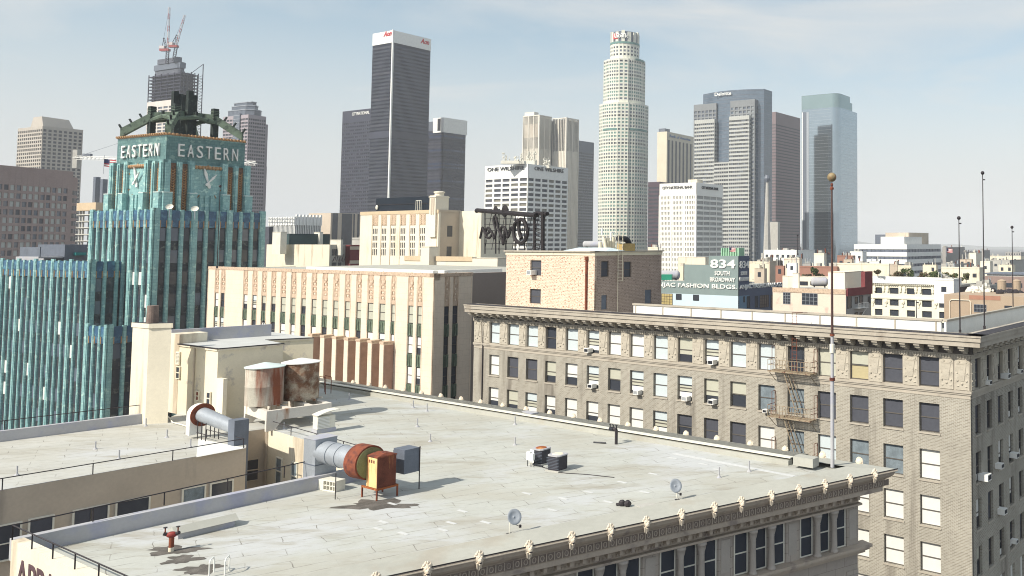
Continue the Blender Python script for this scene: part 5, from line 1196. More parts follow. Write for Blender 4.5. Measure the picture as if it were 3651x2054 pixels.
# copper crown: central pylon, four posts, flying buttresses to the corners
cx_, cy_ = sb + Ru / 2, sb + Lu / 2; zc = zs1 + .4; hC = ec.sz(650, 335, 'R', cy_)[1] - zc; k = min(Ru, Lu) / 2 - si - .6
g = MB(); g.lathe((cx_, cy_, zc), [(2.0, 0), (1.8, hC * .3), (1.6, hC * .62), (1.4, hC * .97), (0.1, hC * .97)], m_vg, 8); g.build('crown_core', ec.t)
g = MB()
for i in range(4):
    a = i * math.pi / 2 + math.pi / 4 * 0; 
    for rr, hh, w in ((1.9, 1.0, .5), ): g.box(cx_ + rr * math.cos(a) - w, cx_ + rr * math.cos(a) + w, cy_ + rr * math.sin(a) - w, cy_ + rr * math.sin(a) + w, zc, zc + hC * (1.0 + .02 * i), m_vg)
g.build('crown_pier', ec.t)
for i, (sx, sy) in enumerate(((-1, -1), (1, -1), (-1, 1), (1, 1))):
    kx, ky = Ru / 2 - si - .4, Lu / 2 - si - .4; mx_, my_ = cx_ + sx * kx * .52, cy_ + sy * ky * .52
    g = MB(); g.box(mx_ - .55, mx_ + .55, my_ - .55, my_ + .55, zc, zc + hC * .70, m_vg)
    for j in range(7): g.box(mx_ - .62, mx_ + .62, my_ - .62, my_ + .62, zc + hC * (.42 + .035 * j), zc + hC * (.42 + .035 * j) + .12, m_vg2)
    g.build('crown_post', ec.t)
    g = MB(); ex, ey = cx_ + sx * kx, cy_ + sy * ky; t_ = Vector((ex - mx_, ey - my_, 0)).normalized(); n_ = Vector((-t_.y, t_.x, 0)) * .55
    a0, a1 = Vector((mx_, my_, zc + hC * .38)), Vector((ex, ey, zc + .05)); b0, b1 = Vector((mx_, my_, zc + hC * .56)), Vector((ex, ey, zc + 1.9))
    g.add([a0 - n_, a1 - n_, b1 - n_, b0 - n_, a0 + n_, a1 + n_, b1 + n_, b0 + n_], [(0, 1, 2, 3), (7, 6, 5, 4), (3, 2, 6, 7), (0, 4, 5, 1), (1, 5, 6, 2)], m_vg2)
    i0, i1 = Vector((cx_, cy_, zc + hC * .50)), Vector((cx_, cy_, zc + hC * .62))
    for q in (0, .33, .66, 1):
        p = b0.lerp(b1, q); g.tube(p, p + Vector((t_.x * .5, t_.y * .5, .9)), .22, m_vg, 5)
    g.add([i0 - n_, a0 - n_, b0 - n_, i1 - n_, i0 + n_, a0 + n_, b0 + n_, i1 + n_], [(0, 1, 2, 3), (7, 6, 5, 4), (3, 2, 6, 7), (0, 4, 5, 1)], m_vg2); g.build('flying_buttress', ec.t)
g = MB()
pts_ = [(cx_ + sx * (Ru / 2 - si) * .52, cy_ + sy * (Lu / 2 - si) * .52) for sx, sy in ((-1, -1), (1, -1), (1, 1), (-1, 1))]
for a, b in zip(pts_, pts_[1:] + pts_[:1]):
    m_ = ((a[0] + b[0]) / 2, (a[1] + b[1]) / 2)
    g.tube((*a, zc + hC * .38), (*m_, zc + hC * .46), .5, m_vg2, 6); g.tube((*m_, zc + hC * .46), (*b, zc + hC * .38), .5, m_vg2, 6); g.tube((*m_, zc + hC * .4), (*m_, zc + hC * .58), .3, m_vg, 6)
g.build('crown_arch', ec.t)
# dishes and aerial on its set back
for px, py, lb in ((605, 743, 'white satellite dish on the turquoise tower setback, left one'), (695, 750, 'white satellite dish on the turquoise tower setback, right one')):
    p = Q(px, py, 170.5); t = thing('satellite_dish', lb, 'satellite dish', (p.x, p.y, p.z - .8), 0, 'dishes on the turquoise tower')
    g = MB(); g.lathe((0, 0, 0), [(.05, 0), (.4, .08), (.65, .25)], M['offwhite'], 16, False); o_ = g.build('reflector', t); o_.rotation_euler = (R(55), 0, .4); o_.location.z = 1
    g = MB(); g.tube((0, 0, -1), (0, 0, 1), .08, M['steel'], 6); g.build('mast', t)
pole(774, 950, 668, 125, 'thin aerial pole with a small ball in front of the turquoise tower', .07, .2)
# roof house on the wing
t = Bld('roof_house', 'dark green roof house with glass screen and teal awning on the turquoise building', 232, 872, Y=205, vp=4300)
x1_ = t.S(312, 'R', 880); y1_ = t.S(200, 'L', 880); g = MB(); g.box(0, x1_, 0, 12, t.top - 9, t.top, M['bluesteel']); g.build('wall', t.t)
g = MB(); t.box(g, 'L', .1, 9, .2, 5, t.top - 3.2, t.top - 2.8, M['parapet']); t.box(g, 'L', .1, 9, 4.6, 4.8, t.top - 2.8, t.top - .6, M['glass_mid']); t.box(g, 'L', 9, 22, -4, .1, t.top - 9, t.top - 3, M['parapet']); g.build('terrace', t.t)
g = MB(); s0 = t.S(262, 'R', 905); t.box(g, 'R', s0, s0 + 2.2, 0, .9, t.top - 2.6, t.top - 1.9, mat('teal_awning', (.03, .25, .25), .6, .1)); g.build('awning', t.t)
# ================================================================ the skyline
def S0(B_, px, f, py=860): return B_.S(px, f, py)
def tower(B_, WL, WR, z1, nL, nR, fh, wf=.7, hf=.6, dep=.6, m=None, mats=None, toph=6, mode='grid', z0=0, nrow=60, o=(0, 0), name='facade', pierout=0.0, limit=50, rec=.05, basefloor=0, core=None, fL=(0, 1), fR=(0, 1), m2=None):
    g = MB(); g.box(o[0] + dep, o[0] + WR - dep * .5, o[1] + dep, o[1] + WL - dep * .5, z0, z1 - .6, core or M['black'])
    g.box(o[0] + .3, o[0] + WR - .3, o[1] + .3, o[1] + WL - .3, z1 - .599, z1 - .4, M['conc'])
    g.build('core', B_.t); g = MB(); rows = []
    z = z1 - toph
    for i in range(nrow):
        if z - fh < z0 + basefloor: break
        rows.append((z - fh * hf, z)); z -= fh
    zs = sorted(rows)
    for f, e, n, (q0, q1) in (('L', WL, nL, fL), ('R', WR, nR, fR)):
        if n == 0: B_.box(g, f, 0 if f == 'L' else .002, e, -dep, 0, z0, z1, m, o); continue
        xs = even(e * q0, e * q1, n, wf)
        if mode == 'grid':
            for a, b in gaps(xs, 0 if f == 'L' else .002, e): B_.box(g, f, a, b, -dep, pierout, z0, z1, m, o)
            for a, b in gaps(zs, z0, z1): B_.box(g, f, xs[0][0], xs[-1][1], -dep * .97, -rec, a, b, m2 or m, o)
            windows(B_, f, xs, zs, mats, dep * .9, o=o, limit=limit)
        else:                                  # continuous bands of glass with slender mullions
            for a, b in gaps(zs, z0, z1): B_.box(g, f, 0 if f == 'L' else .002, e, -dep, 0, a, b, m, o)
            for a, b in zs[::-1][:50]:
                q = MB(); B_.box(q, f, .2, e - .2, -dep, -dep * .7, a - .01, b + .01, mats[int(a * 7) % len(mats)], o); q.build('window_band', B_.t)
            for a, b in gaps(xs, 0 if f == 'L' else .002, e): B_.box(g, f, a, b, -dep * .7, pierout or -.06, z0, zs[-1][1], m2 or m, o)
    g.build(name, B_.t); return g
def slabs(B_, lst, m, name='roof_block'):
    g = MB()
    for x0, x1, y0, y1, z0, z1 in lst: g.box(x0, x1, y0, y1, z0, z1, m)
    return g.build(name, B_.t)
m_w = M['white']; G1, G2, G3 = M['glass'], M['glass_mid'], M['glass_blue']
def mk(name, label, cpx, cpy, Y, vp=4500): return Bld(name, label, cpx, cpy, Y=Y, vp=vp)
# concrete grid tower, far left
b = mk('office_tower', 'beige concrete grid tower with sloping roof house, farthest left', 152, 449, 890, 4300)
mc = mat('beige_concrete', (.46, .42, .37), .9, .05, .05); WL, WR = S0(b, 62, 'L', 500), S0(b, 295, 'R', 500)
tower(b, WL, WR, b.top, 12, 8, 3.9, .66, .62, .9, mc, [G1, M['blind_grey']], 3.2, limit=50)
g = MB(); h = 11; g.add([(1, 1, 0), (WR - 8, 1, 0), (WR - 8, WL * .55, 0), (1, WL * .55, 0), (1.5, 6, h), (WR - 11, 5, h * .9), (WR - 11, WL * .5, h * .9), (1.5, WL * .45, h)], [(0, 1, 5, 4), (1, 2, 6, 5), (2, 3, 7, 6), (3, 0, 4, 7), (4, 5, 6, 7)], mc); r = g.build('roof_house', b.t); r.location.z = b.top - .4
# brown grid building
b = mk('office_building', 'broad brown building with a grid of square windows and rounded corner, at the left edge', 262, 606, 455, 3600)
mbn = mat('mauve_brown_brick', (.36, .27, .25), .9, .06, .1, brick=(1, (.33, .25, .235), (.22, .17, .16), .02, .9, .4))
bb_ = b; WR = S0(b, 310, 'R', 620)
# its long wall faces the viewer: build it with the left face turned
b2 = Bld('office_building', b.t['label'], 262, 612, Y=455, vp=3055 + 0); bpy.data.objects.remove(b.t); b = b2
WL = 0
# long face runs to the left: direction of vanishing point 3055, so use a frame whose 'R' face ends at the corner
x_l = b.S(-60, 'R', 590)
g = MB(); hz = b.top; g.box(x_l, 0, 1, 30, 0, hz - 1, M['black']); rows = []
z = hz - 9.2
for i in range(14): rows.append((z - 2.6, z)); z -= 4.02
xs = [(x_l + 1.2 + i * 3.15, x_l + 1.2 + i * 3.15 + 2.25) for i in range(int((-x_l - 3) / 3.15))]
for a, c in gaps(xs, x_l, 0): b.box(g, 'R', a, c, -1, 0, 0, hz, mbn)
for a, c in gaps(sorted(rows), 0, hz): b.box(g, 'R', xs[0][0], xs[-1][1], -.98, -.03, a, c, mbn)
g.box(x_l, 0, 1.1, 29, hz - .999, hz - .5, M['conc'])
g.build('facade', b.t)
mk_p = mat('window_dusty', (.46, .48, .46), .5, .1, .5)
windows(b, 'R', xs, rows, [mk_p, mk_p, mk_p, mk_p, G2, G2, M['blind_grey']], .4, limit=100)
g = MB(); n = 8; arc = []
for i in range(n + 1): a = -math.pi / 2 + i * math.pi / 2 / n; arc.append((7 * math.cos(a), 7 + 7 * math.sin(a)))
g.prism(arc + [(0, 30), (0, 7)], 0, hz - 3, mbn)
for k in range(14): g.prism([(x * 1.012, y * 1.0) for x, y in arc] + [(7.05, 30), (0, 30)], hz - 12.5 - k * 4.02, hz - 10.1 - k * 4.02, G1)
g.build('rounded_corner', b.t)
# tower under construction
b = mk('unfinished_tower', 'tower under construction with dark steel frame on top and pale clad floors below', 640, 352, 1000, 4300)
WL, WR = S0(b, 519, 'L', 500), S0(b, 700, 'R', 500); mcl = mat('pale_cladding', (.62, .58, .54), .8, .05, .05); stl = mat('dark_violet_steel', (.035, .035, .06), .6, .1, .1)
tower(b, WL, WR, b.top, 6, 5, 4.0, .8, .62, .8, mcl, [M['blind_grey'], G2], 7, limit=50)
zt_ = b.sz(640, 258, 'L')[1]; g = MB(); nfl_ = 8
for k in range(nfl_): z = b.top + (zt_ - b.top) * (k + .6) / nfl_; g.box(.5, WR - .5, .5, WL - .5, z, z + 1.1, stl)
for f, e, n in (('L', WL, 5), ('R', WR, 5)):
    for i in range(n + 1): q = .4 + (e - .8) * i / n; b.box(g, f, q - .4, q + .4, -.9, -.1, b.top - .3, zt_ + random.uniform(0, 2.5), stl)
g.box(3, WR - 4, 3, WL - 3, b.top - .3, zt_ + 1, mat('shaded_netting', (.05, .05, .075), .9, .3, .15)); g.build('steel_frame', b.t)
zk = b.sz(600, 205, 'L')[1]; g = MB(); mk_ = mat('grey_blue_shuttering', (.10, .11, .14), .8, .15, .15)
g.box(4, WR - 12, 8, WL - 6, zt_, zk - 6, mk_); g.box(3, WR - 11, 7, WL - 5, zk - 13, zk - 6.5, M['bluesteel']); g.box(7, WR - 18, 11, WL - 13, zk - 6, zk, mk_); g.build('concrete_core', b.t)
g = MB(); z9 = b.sz(700, 224, 'R')[1]
for x in (WR - 1, WR + 5): g.bar((x, 1, b.top - 80), (x, 1, z9 if x > WR else zt_), .5, stl)
k = b.top - 80
while k < zt_: g.bar((WR - 1, 1, k), (WR + 5, 1, k + 4), .25, stl); g.bar((WR - 1, 1, k), (WR + 5, 1, k), .25, stl); k += 4
g.bar((WR + 5, 1, z9), (WR - 9, 1, zt_), .4, stl); g.build('hoist_mast', b.t)
# luffing cranes
mrw = mat('red_white_jib', (.55, .50, .50), .6, .05, .1); mrd = mat('red_crane_paint', (.33, .07, .07), .6, .1, .3)
def lattice(g, a, b_, w, m, n=10, alt=None):
    a, b_ = Vector(a), Vector(b_); d = (b_ - a).normalized(); u = d.orthogonal().normalized() * w; v = d.cross(u.normalized()) * w
    c = [u + v, u - v, -u - v, -u + v]
    for i in range(n):
        p, q = a.lerp(b_, i / n), a.lerp(b_, (i + 1) / n); mm = alt if (alt and (i // 2) % 2) else m
        for j in range(4): g.bar(p + c[j], q + c[j], w * .22, mm); g.bar(p + c[j], q + c[(j + 1) % 4], w * .13, mm)
def luffer(pxb, pyb, pxc, pyc, pxt, pyt, pxm, pym, Y, label):
    base, cab, tip, mast = Q(pxb, pyb, Y), Q(pxc, pyc, Y), Q(pxt, pyt, Y), Q(pxm, pym, Y); t = thing('tower_crane', label, 'crane', base, 0, 'red and white cranes on the unfinished tower'); o = base
    g = MB(); lattice(g, (0, 0, -8), cab - o, 1.3, stl, 8); g.build('mast', t)
    g = MB(); lattice(g, cab - o, tip - o, .8, mrw, 14, mrd); g.build('jib', t)
    g = MB(); lattice(g, cab - o + Vector((-1, 0, 0)), mast - o, .7, stl, 6); g.bar(cab - o + Vector((-7, 0, 0)), mast - o, .35, stl); g.bar(mast - o, tip - o, .12, stl); g.build('back_frame', t)
    g = MB(); c = cab - o; g.box(c.x - 8.5, c.x + 2, c.y - 2, c.y + 2, c.z - 1.5, c.z + 1.2, mrd); g.box(c.x - 8.8, c.x - 3, c.y - 2.2, c.y + 2.2, c.z + 1.2, c.z + 4.5, mrw); g.build('cab', t)
luffer(596, 205, 598, 178, 604, 26, 584, 135, 1000, 'red and white luffing crane with near vertical jib, the left one'); luffer(620, 195, 628, 165, 659, 54, 630, 124, 1012, 'red and white luffing crane with leaning jib, the right one')
# stepped glass topped tower
b = mk('office_tower', 'mauve banded tower with stepped glass top, behind the turquoise clock tower', 886, 408, 940, 4300)
WL, WR = S0(b, 795, 'L', 450), S0(b, 948, 'R', 450); mm = mat('mauve_stone_band', (.34, .30, .33), .8, .05, .05)
tower(b, WL, WR, b.top, 8, 8, 3.9, .85, .56, .8, mm, [G1, M['blind_grey']], 4, mode='band', m2=mm)
zs = [b.top, b.sz(886, 387, 'L')[1], b.sz(884, 371, 'L')[1], b.sz(881, 358, 'L')[1]]
for i in range(3):
    g = MB(); d_i = 1 + 2.4 * i; ch = 6
    pl_ = [(d_i + ch, d_i), (WR - d_i - ch, d_i), (WR - d_i, d_i + ch), (WR - d_i, WL - d_i - ch), (WR - d_i - ch, WL - d_i), (d_i + ch, WL - d_i), (d_i, WL - d_i - ch), (d_i, d_i + ch)]
    g.prism(pl_, zs[i] - .5, zs[i + 1] - .8, M['bluesteel']); g.prism([(x * 1.0 + (.4 if x > WR / 2 else -.4), y + (.4 if y > WL / 2 else -.4)) for x, y in pl_], zs[i + 1] - .8, zs[i + 1], M['steel'])
    for j in range(14): q = d_i + ch + (WR - 2 * d_i - 2 * ch) * j / 13; g.box(q - .12, q + .12, d_i - .15, d_i, zs[i], zs[i + 1] - .8, M['glass_mid']); q = d_i + ch + (WL - 2 * d_i - 2 * ch) * j / 13; g.box(d_i - .15, d_i, q - .12, q + .12, zs[i], zs[i + 1] - .8, M['glass_mid'])
    g.build('stepped_top', b.t)
g = MB(); b.box(g, 'L', WL * .30, WL * .55, 0, 1.2, 0, b.top + 2, M['bluesteel']); 
for k in range(40): b.box(g, 'L', WL * .30, WL * .55, 1.2, 1.3, b.top - k * 4 - .5, b.top - k * 4, M['steel'])
g.build('glass_bay', b.t)
g = MB(); g.box(WR, WR + 5, 4, WL, 0, b.top - 8, mm); g.box(WR + 5, WR + 8, 8, WL, 0, b.top - 55, mm); g.build('side_wing', b.t)
# black twin tower, left, with the bank name
mdk = mat('black_granite', (.034, .037, .062), .45, .08, .08, spec=.5)
def ap(B_, f, px, py): s_, z = B_.sz(px, py, f); return s_, z
b = mk('office_tower', 'black banded tower with small white name at the top, left of the tallest black tower', 1345, 384, 960, 4500)
WL = S0(b, 1220, 'L', 450); tower(b, WL, 40, b.top, 18, 10, 3.95, .78, .50, .5, mdk, [G1, M['blind_grey'], G1], 14, mode='grid', limit=60, rec=.02)
def label_text(B_, f, s, pxa, pya, pxb, hpx, m, bold=.02, dout=.35, **k):
    (a, z0), (a2, z1) = B_.sz(pxa, pya, f), B_.sz(pxa, pya - hpx, f); c = B_.sz(pxb, pya, f)[0]; lo, hi = min(a, c), max(a, c)
    tx = text(s, 5, m, B_.t, (0, 0, 0), 0, 'lettering', ext=.15, bold=bold, w=hi - lo, h=z1 - z0, **k)
    tx.location = B_.at(f, lo if f == 'R' else hi, dout, z0); tx.rotation_euler = (0, 0, B_.rz(f)); return tx
label_text(b, 'L', 'CITYNATIONAL', 1256, 413, 1318, 11, m_w, .05)
# tallest black tower
b = mk('office_tower', 'tallest black tower with a white crown band and white corner strip', 1402, 107.6, 900, 4550)
WL, WR = S0(b, 1325, 'L', 300), S0(b, 1532, 'R', 300); zb_ = ez_ = b.sz(1402, 133, 'L')[1]
mblk2 = mat('black_blue_pane', (.05, .062, .105), .25, .06, .05, spec=.7); mblk = mat('black_blue_cladding', (.045, .055, .095), .3, .06, .05, spec=.6); g = MB(); g.box(.3, WR, .3, WL, 0, b.top - 13, mblk)
g.build('shaft', b.t)
for f, e, n in (('L', WL, 20), ('R', WR, 34)):
    g = MB()
    for i in range(n + 1): q = 1.8 + (e - 2.2) * i / n; b.box(g, f, q - .18, q + .18, -.3, .25, 0, b.top - 13, mdk)
    g.build('mullions', b.t)
k = 0; z = b.top - 16
while z > 20 and k < 62:
    g = MB(); b.box(g, 'L', 1.6, WL, -.3, .02, z - 2.2, z, G1 if k % 7 else M['blind_grey']); b.box(g, 'R', 1.6, WR, -.3, .02, z - 2.2, z, mblk2); g.build('window_band', b.t); z -= 3.95; k += 1
for z in (b.top * .60, b.top * .22): g = MB(); b.box(g, 'L', 1.5, WL, -.2, .35, z, z + 7, mdk); b.box(g, 'R', 1.5, WR, -.2, .35, z, z + 7, mdk); g.build('plant_floor', b.t)
g = MB(); g.box(-.1, WR + .4, -.1, WL + .4, b.top - 13, b.top, M['white']); g.build('crown_band', b.t)
g = MB(); g.box(-.7, .9, -.7, .9, 0, b.top + .4, M['white']); g.build('corner_strip', b.t)
mred = mat('red_sign', (.50, .03, .04), .5, .05)
label_text(b, 'L', 'Aon', 1368, 132, 1397, 18, mred, .14, .3, shear=.3); label_text(b, 'R', 'Aon', 1499, 154, 1530, 18, mred, .14, .3, shear=.3)
# black tower with the white cap
b = mk('office_tower', 'black tower with a white boxy cap, right of the tallest black tower', 1583, 419, 980, 4550)
WL, WR = S0(b, 1500, 'L', 500), S0(b, 1660, 'R', 500); tower(b, WL, WR, b.top - 14, 20, 12, 3.95, .86, .55, .5, mdk, [G1, G3, M['blind_grey']], 2, mode='band')
wl_ = S0(b, 1546, 'L', 450); g = MB(); g.box(-.8, WR + 1.2, -.8, wl_, b.top - 17, b.top, m_w); g.box(-.9, -.75, wl_ * .25, wl_ * .55, b.top - 15, b.top - 1, M['black']); g.build('cap', b.t)
slabs(b, [(2, WR, wl_, WL, b.top - 14, b.top - 3)], M['bluesteel'])
# low white finned building
b = mk('finned_building', 'low white building with vertical fins on its top storey', 1050, 773, 520, 4500)
WL, WR = S0(b, 959, 'L', 790), S0(b, 1147, 'R', 790); zf_ = b.sz(1050, 803, 'L')[1]; g = MB(); g.box(.8, WR, .8, WL, 0, b.top - .3, M['glass_mid']); g.build('core', b.t); g = MB()
for f, e, n in (('L', WL, 20), ('R', WR, 16)):
    for i in range(n):
        q = e * (i + .5) / n; w = e / n; b.box(g, f, q - w * .43, q + w * .43, -.8, .1 + .3 * (i % 2), zf_, b.top + (1.4 if (f == 'R' and i % 2) else 0), m_w)
        b.box(g, f, q - .18, q + .18, -.6, .1, 20, zf_, m_w)
    b.box(g, f, 0, e, -.7, .05, zf_ - 8.6, zf_ - 7.4, m_w)
g.build('fins', b.t)
# tan slab with dark stripes
b = mk('office_building', 'tan slab with dark vertical stripes in front of the black tower', 1180, 759, 560, 4500)
WL, WR = S0(b, 1100, 'L', 790), S0(b, 1300, 'R', 790); mt = mat('tan_panel', (.55, .47, .38), .8, .05, .1)
g = MB(); g.box(0, WR, 0, WL, 0, b.top, mt); g.build('wall', b.t); g = MB()
for q0, q1 in ((.05, .2), (.32, .62), (.66, .7), (.78, .84)): b.box(g, 'R', WR * q0, WR * q1, 0, .15, 0, b.top - .2, G1)
g.build('window_strip', b.t)
# dark low block at the far left of the gap
b = mk('low_block', 'dark windowless block beside the turquoise tower, under the white finned building', 960, 808, 330); g = MB(); W = S0(b, 972, 'R'); g.box(0, W, 0, 14, 0, b.top, M['blind_grey']); g.build('wall', b.t)
# gleaming cream wall building with graffiti
b = mk('party_wall_building', 'low cream building with a blank sunlit wall and graffiti on its grey side', 1175, 872, 235, 4500)
WL, WR = S0(b, 950, 'L', 900), S0(b, 1249, 'R', 900); g = MB(); g.box(.3, WR, .3, WL, 0, b.top - .2, M['conc']); g.box(0, .3, 0, WL, 0, b.top, M['cream']); g.box(.3, WR, 0, .3, 0, b.top - .01, M['conc']); g.build('wall', b.t)
for x0, y0, x1, y1 in ((1184, 888, 1205, 911), (1183, 936, 1199, 951), (1205, 936, 1216, 951)):
    (s0, z1_), (s1, z0_) = b.sz(x0, y0, 'R'), b.sz(x1, y1, 'R'); put(pane_mesh(M['glass'], .1), 'window', b.t, b.at('R', (s0 + s1) / 2, .06, z0_), 0, (s1 - s0, 1, z1_ - z0_))
g = MB(); rn = random.Random(8); s0, z0_ = b.sz(1184, 932, 'R'); s1 = b.S(1240, 'R'); px_ = s0
while px_ < s1 - .5: g.tube(b.at('R', px_, .05, z0_ + rn.uniform(-.3, .3)), b.at('R', px_ + rn.uniform(.1, .7), .05, z0_ + rn.uniform(1, 1.9)), .06, m_let, 4); px_ += .42
g.build('graffiti', b.t)
b3 = mk('striped_building', 'maroon and tan striped wall beside the cream theatre', 1249, 872, 238, 4500); W3 = S0(b3, 1290, 'R'); g = MB(); mar = mat('maroon_paint', (.18, .045, .05), .8, .08); g.box(.1, W3, .1, 10, 0, b3.top - .1, mar)
for py in (884, 934): z = b3.sz(1260, py, 'R')[1]; g.box(0, W3, 0, .1, z - .5, z + .4, mt)
g.build('wall', b3.t)
def hut(name, label, x0, x1, y0, y1, Y, m, cat='roof house', corner=None, vp=4500, depth=8, bottom=None, mR=None):
    cx0 = corner if corner else x0 + .85 * (x1 - x0); b = Bld(name, label, cx0, y0, Y=Y, vp=vp, cat=cat); zb = b.sz(cx0, y1, 'L')[1]; g = MB()
    WR = max(.5, b.S(x1, 'R', y0)) if x1 > cx0 else .6; WL = max(.5, b.S(x0, 'L', y0)) if cx0 > x0 else depth
    g.box(.05, WR, .05, WL, zb - 3, b.top - .15, mR or m); b.box(g, 'L', 0, WL, -.05, 0.0, zb - 3, b.top, m); b.box(g, 'R', .001, WR, -.05, 0.0, zb - 3, b.top, mR or m); g.box(0, WR, 0, WL, b.top - .149, b.top + .05, mR or m); g.build('wall', b.t); return b, WL, WR, zb
hut('graffiti_hut', 'white roof hut with green graffiti beside dark green roof sheds', 972, 1023, 827, 868, 240, M['offwhite'], corner=1001)
mgr = mat('dark_green_sheet', (.04, .07, .075), .6, .15, .4)
hut('roof_shed', 'long dark green roof shed on the cream party wall building', 1023, 1177, 834, 868, 245, mgr, 'shed', corner=1032)
hut('roof_hut', 'small white hut on top of the dark green shed', 1120, 1152, 828, 840, 252, M['offwhite'], corner=1140)
m_awn = mat('white_lattice', (.62, .60, .52), .8, .1, 1)
b, *_ = hut('roof_canopy', 'white zigzag canopy in front of the maroon striped wall', 1178, 1223, 855, 871, 236, m_awn, 'canopy')
# ================================================================ cream theatre with rooftop sign
m_cr = mat('bright_cream_stucco', (.78, .72, .60), .9, .05, .3, (.62, .54, .40), .15, streak=True)
b = mk('theatre_building', 'bright cream theatre block with grouped slit windows and a tall stack', 1564.6, 748, 190, 4600); tb = b
WL, WR = S0(b, 1284.5, 'L', 800), S0(b, 1640, 'R', 800); g = MB(); m_ct = mat('tan_cornice_band', (.60, .48, .33), .8, .06)
cols = [(1328, 1346), (1360, 1377), (1393, 1410), (1427, 1445), (1462, 1480), (1497, 1515)]
g.box(.5, WR, .5, WL - .3, 0, b.top - .8, M['cream']); g.box(.5, WR - .2, .5, WL - .4, b.top - .799, b.top - .7, M['roof'])
xs_c = sorted([(b.S(y, 'L', 850), b.S(x, 'L', 850)) for x, y in cols]); slit = []
for a, c in xs_c:
    w = (c - a); slit += [(a + w * (.04 + .35 * k), a + w * (.04 + .35 * k) + w * .22) for k in range(3)]
zr = [(b.sz(1440, y1, 'L')[1], b.sz(1440, y0, 'L')[1]) for y0, y1 in ((814, 834), (841, 858), (865, 884), (889, 912))]
for a, c in gaps(slit, 0, WL): b.box(g, 'L', a, c, -.5, 0, 0, b.top, m_cr)
for a, c in gaps(sorted(zr), 0, b.top): 
    for s0, s1 in slit: b.box(g, 'L', s0, s1, -.5, -.003, a, c, m_cr)
g.box(.5, WR, 0, .5, 0, b.top - .004, M['beige']); g.build('wall', b.t)
windows(b, 'L', slit, zr, [M['blind_grey'], M['blind_grey'], G1], .14)
for a, c in xs_c:
    g = MB(); z0_, z1_ = b.sz(1440, 803, 'L')[1], b.top - .8; b.box(g, 'L', a - .1, c + .1, 0, .08, z0_, z1_, m_pch2); k = z0_ + .2
    while k < z1_ - .3: b.box(g, 'L', a + .15, a + .35, .08, .16, k, k + .16, m_ct); b.box(g, 'L', c - .5, c - .2, .08, .2, k, k + .24, m_ct); k += .45
    g.build('ornament_panel', b.t)
g = MB()
for a, c in gaps(xs_c, .2, WL): b.box(g, 'L', (a + c) / 2 - .06 if 0 else a + .12, a + .2, 0, .1, 0, b.top - .5, m_ct)
b.box(g, 'L', -.02, WL + .05, .001, .1, b.top - .75, b.top + .02, m_ct); b.box(g, 'R', 0, WR, .001, .1, b.top - .5, b.top + .02, M['beige']); g.build('trim', b.t)
for x0, y0, x1, y1 in ((1595, 805, 1612, 844), (1593, 879, 1609, 917)):
    (s0, z1_), (s1, z0_) = b.sz(x0, y0, 'R'), b.sz(x1, y1, 'R'); put(pane_mesh(M['glass'], .1), 'window', b.t, b.at('R', (s0 + s1) / 2, .04, z0_), 0, (s1 - s0, 1, z1_ - z0_))
for x0, x1 in ((1324, 1339), (1357, 1372), (1390, 1406), (1424, 1438)):
    (s0, z1_), (s1, z0_) = b.sz(x0, 947, 'L'), b.sz(x1, 958, 'L'); put(pane_mesh(M['glass'], .1), 'window', b.t, b.at('L', (s0 + s1) / 2, .04, z0_), b.rz('L'), (s0 - s1, 1, z1_ - z0_))
# bay to the right, sunlit
o_ = (WR, 0); dd = 5.5; q = Q(1687.5, 752, tb.Y - 2.0)
s1_ = b.S(1640, 'R', 800); g = MB(); g.box(s1_ - .2, s1_ + 9, -7.2, 9, 0, b.top - .15, M['cream']); g.build('annex', b.t)
# tall stack
p_st = b.S(1585, 'R', 720); g = MB(); zst = b.sz(1562, 697, 'L')[1]; ws = 3.1
cs = b.S(1537, 'L', 730); g.box(-.4, 3.0, .6, cs, b.top - 6, zst, m_cr); g.box(-.55, 3.15, .45, cs + .15, zst - .4, zst - .2, m_cr); c_x, c_y = 1.3, (cs + .6) / 2
g.lathe((c_x, c_y, zst), [(1.0, 0), (1.0, .6), (1.2, .65), (1.2, .9), (.8, 1.0)], m_cr, 14)
for q0 in (.2, .55): b.box(g, 'L', .6 + (cs - .6) * q0, .6 + (cs - .6) * (q0 + .22), .4, .5, b.top - 1, zst - .6, M['beige'])
g.build('stack', b.t)
# lower blocks in front of the theatre
b4, wl4, wr4, _ = hut('low_wing', 'low bright cream parapet wing in front of the theatre', 1443, 1700, 917, 1000, 180, m_cr, 'building', corner=1684)
g = MB(); b4.box(g, 'L', -.1, wl4, .001, .15, b4.top - .9, b4.top + .1, m_ct); g.build('band', b4.t)
hut('low_wing', 'small cream block with a tan band on the theatre roof terrace', 1500, 1563, 880, 915, 184, m_cr, 'building', corner=1531)
hut('low_wing', 'cream parapet block under the rusty rooftop sign', 1684, 1807, 921, 1000, 172, m_cr, 'building', corner=1774)
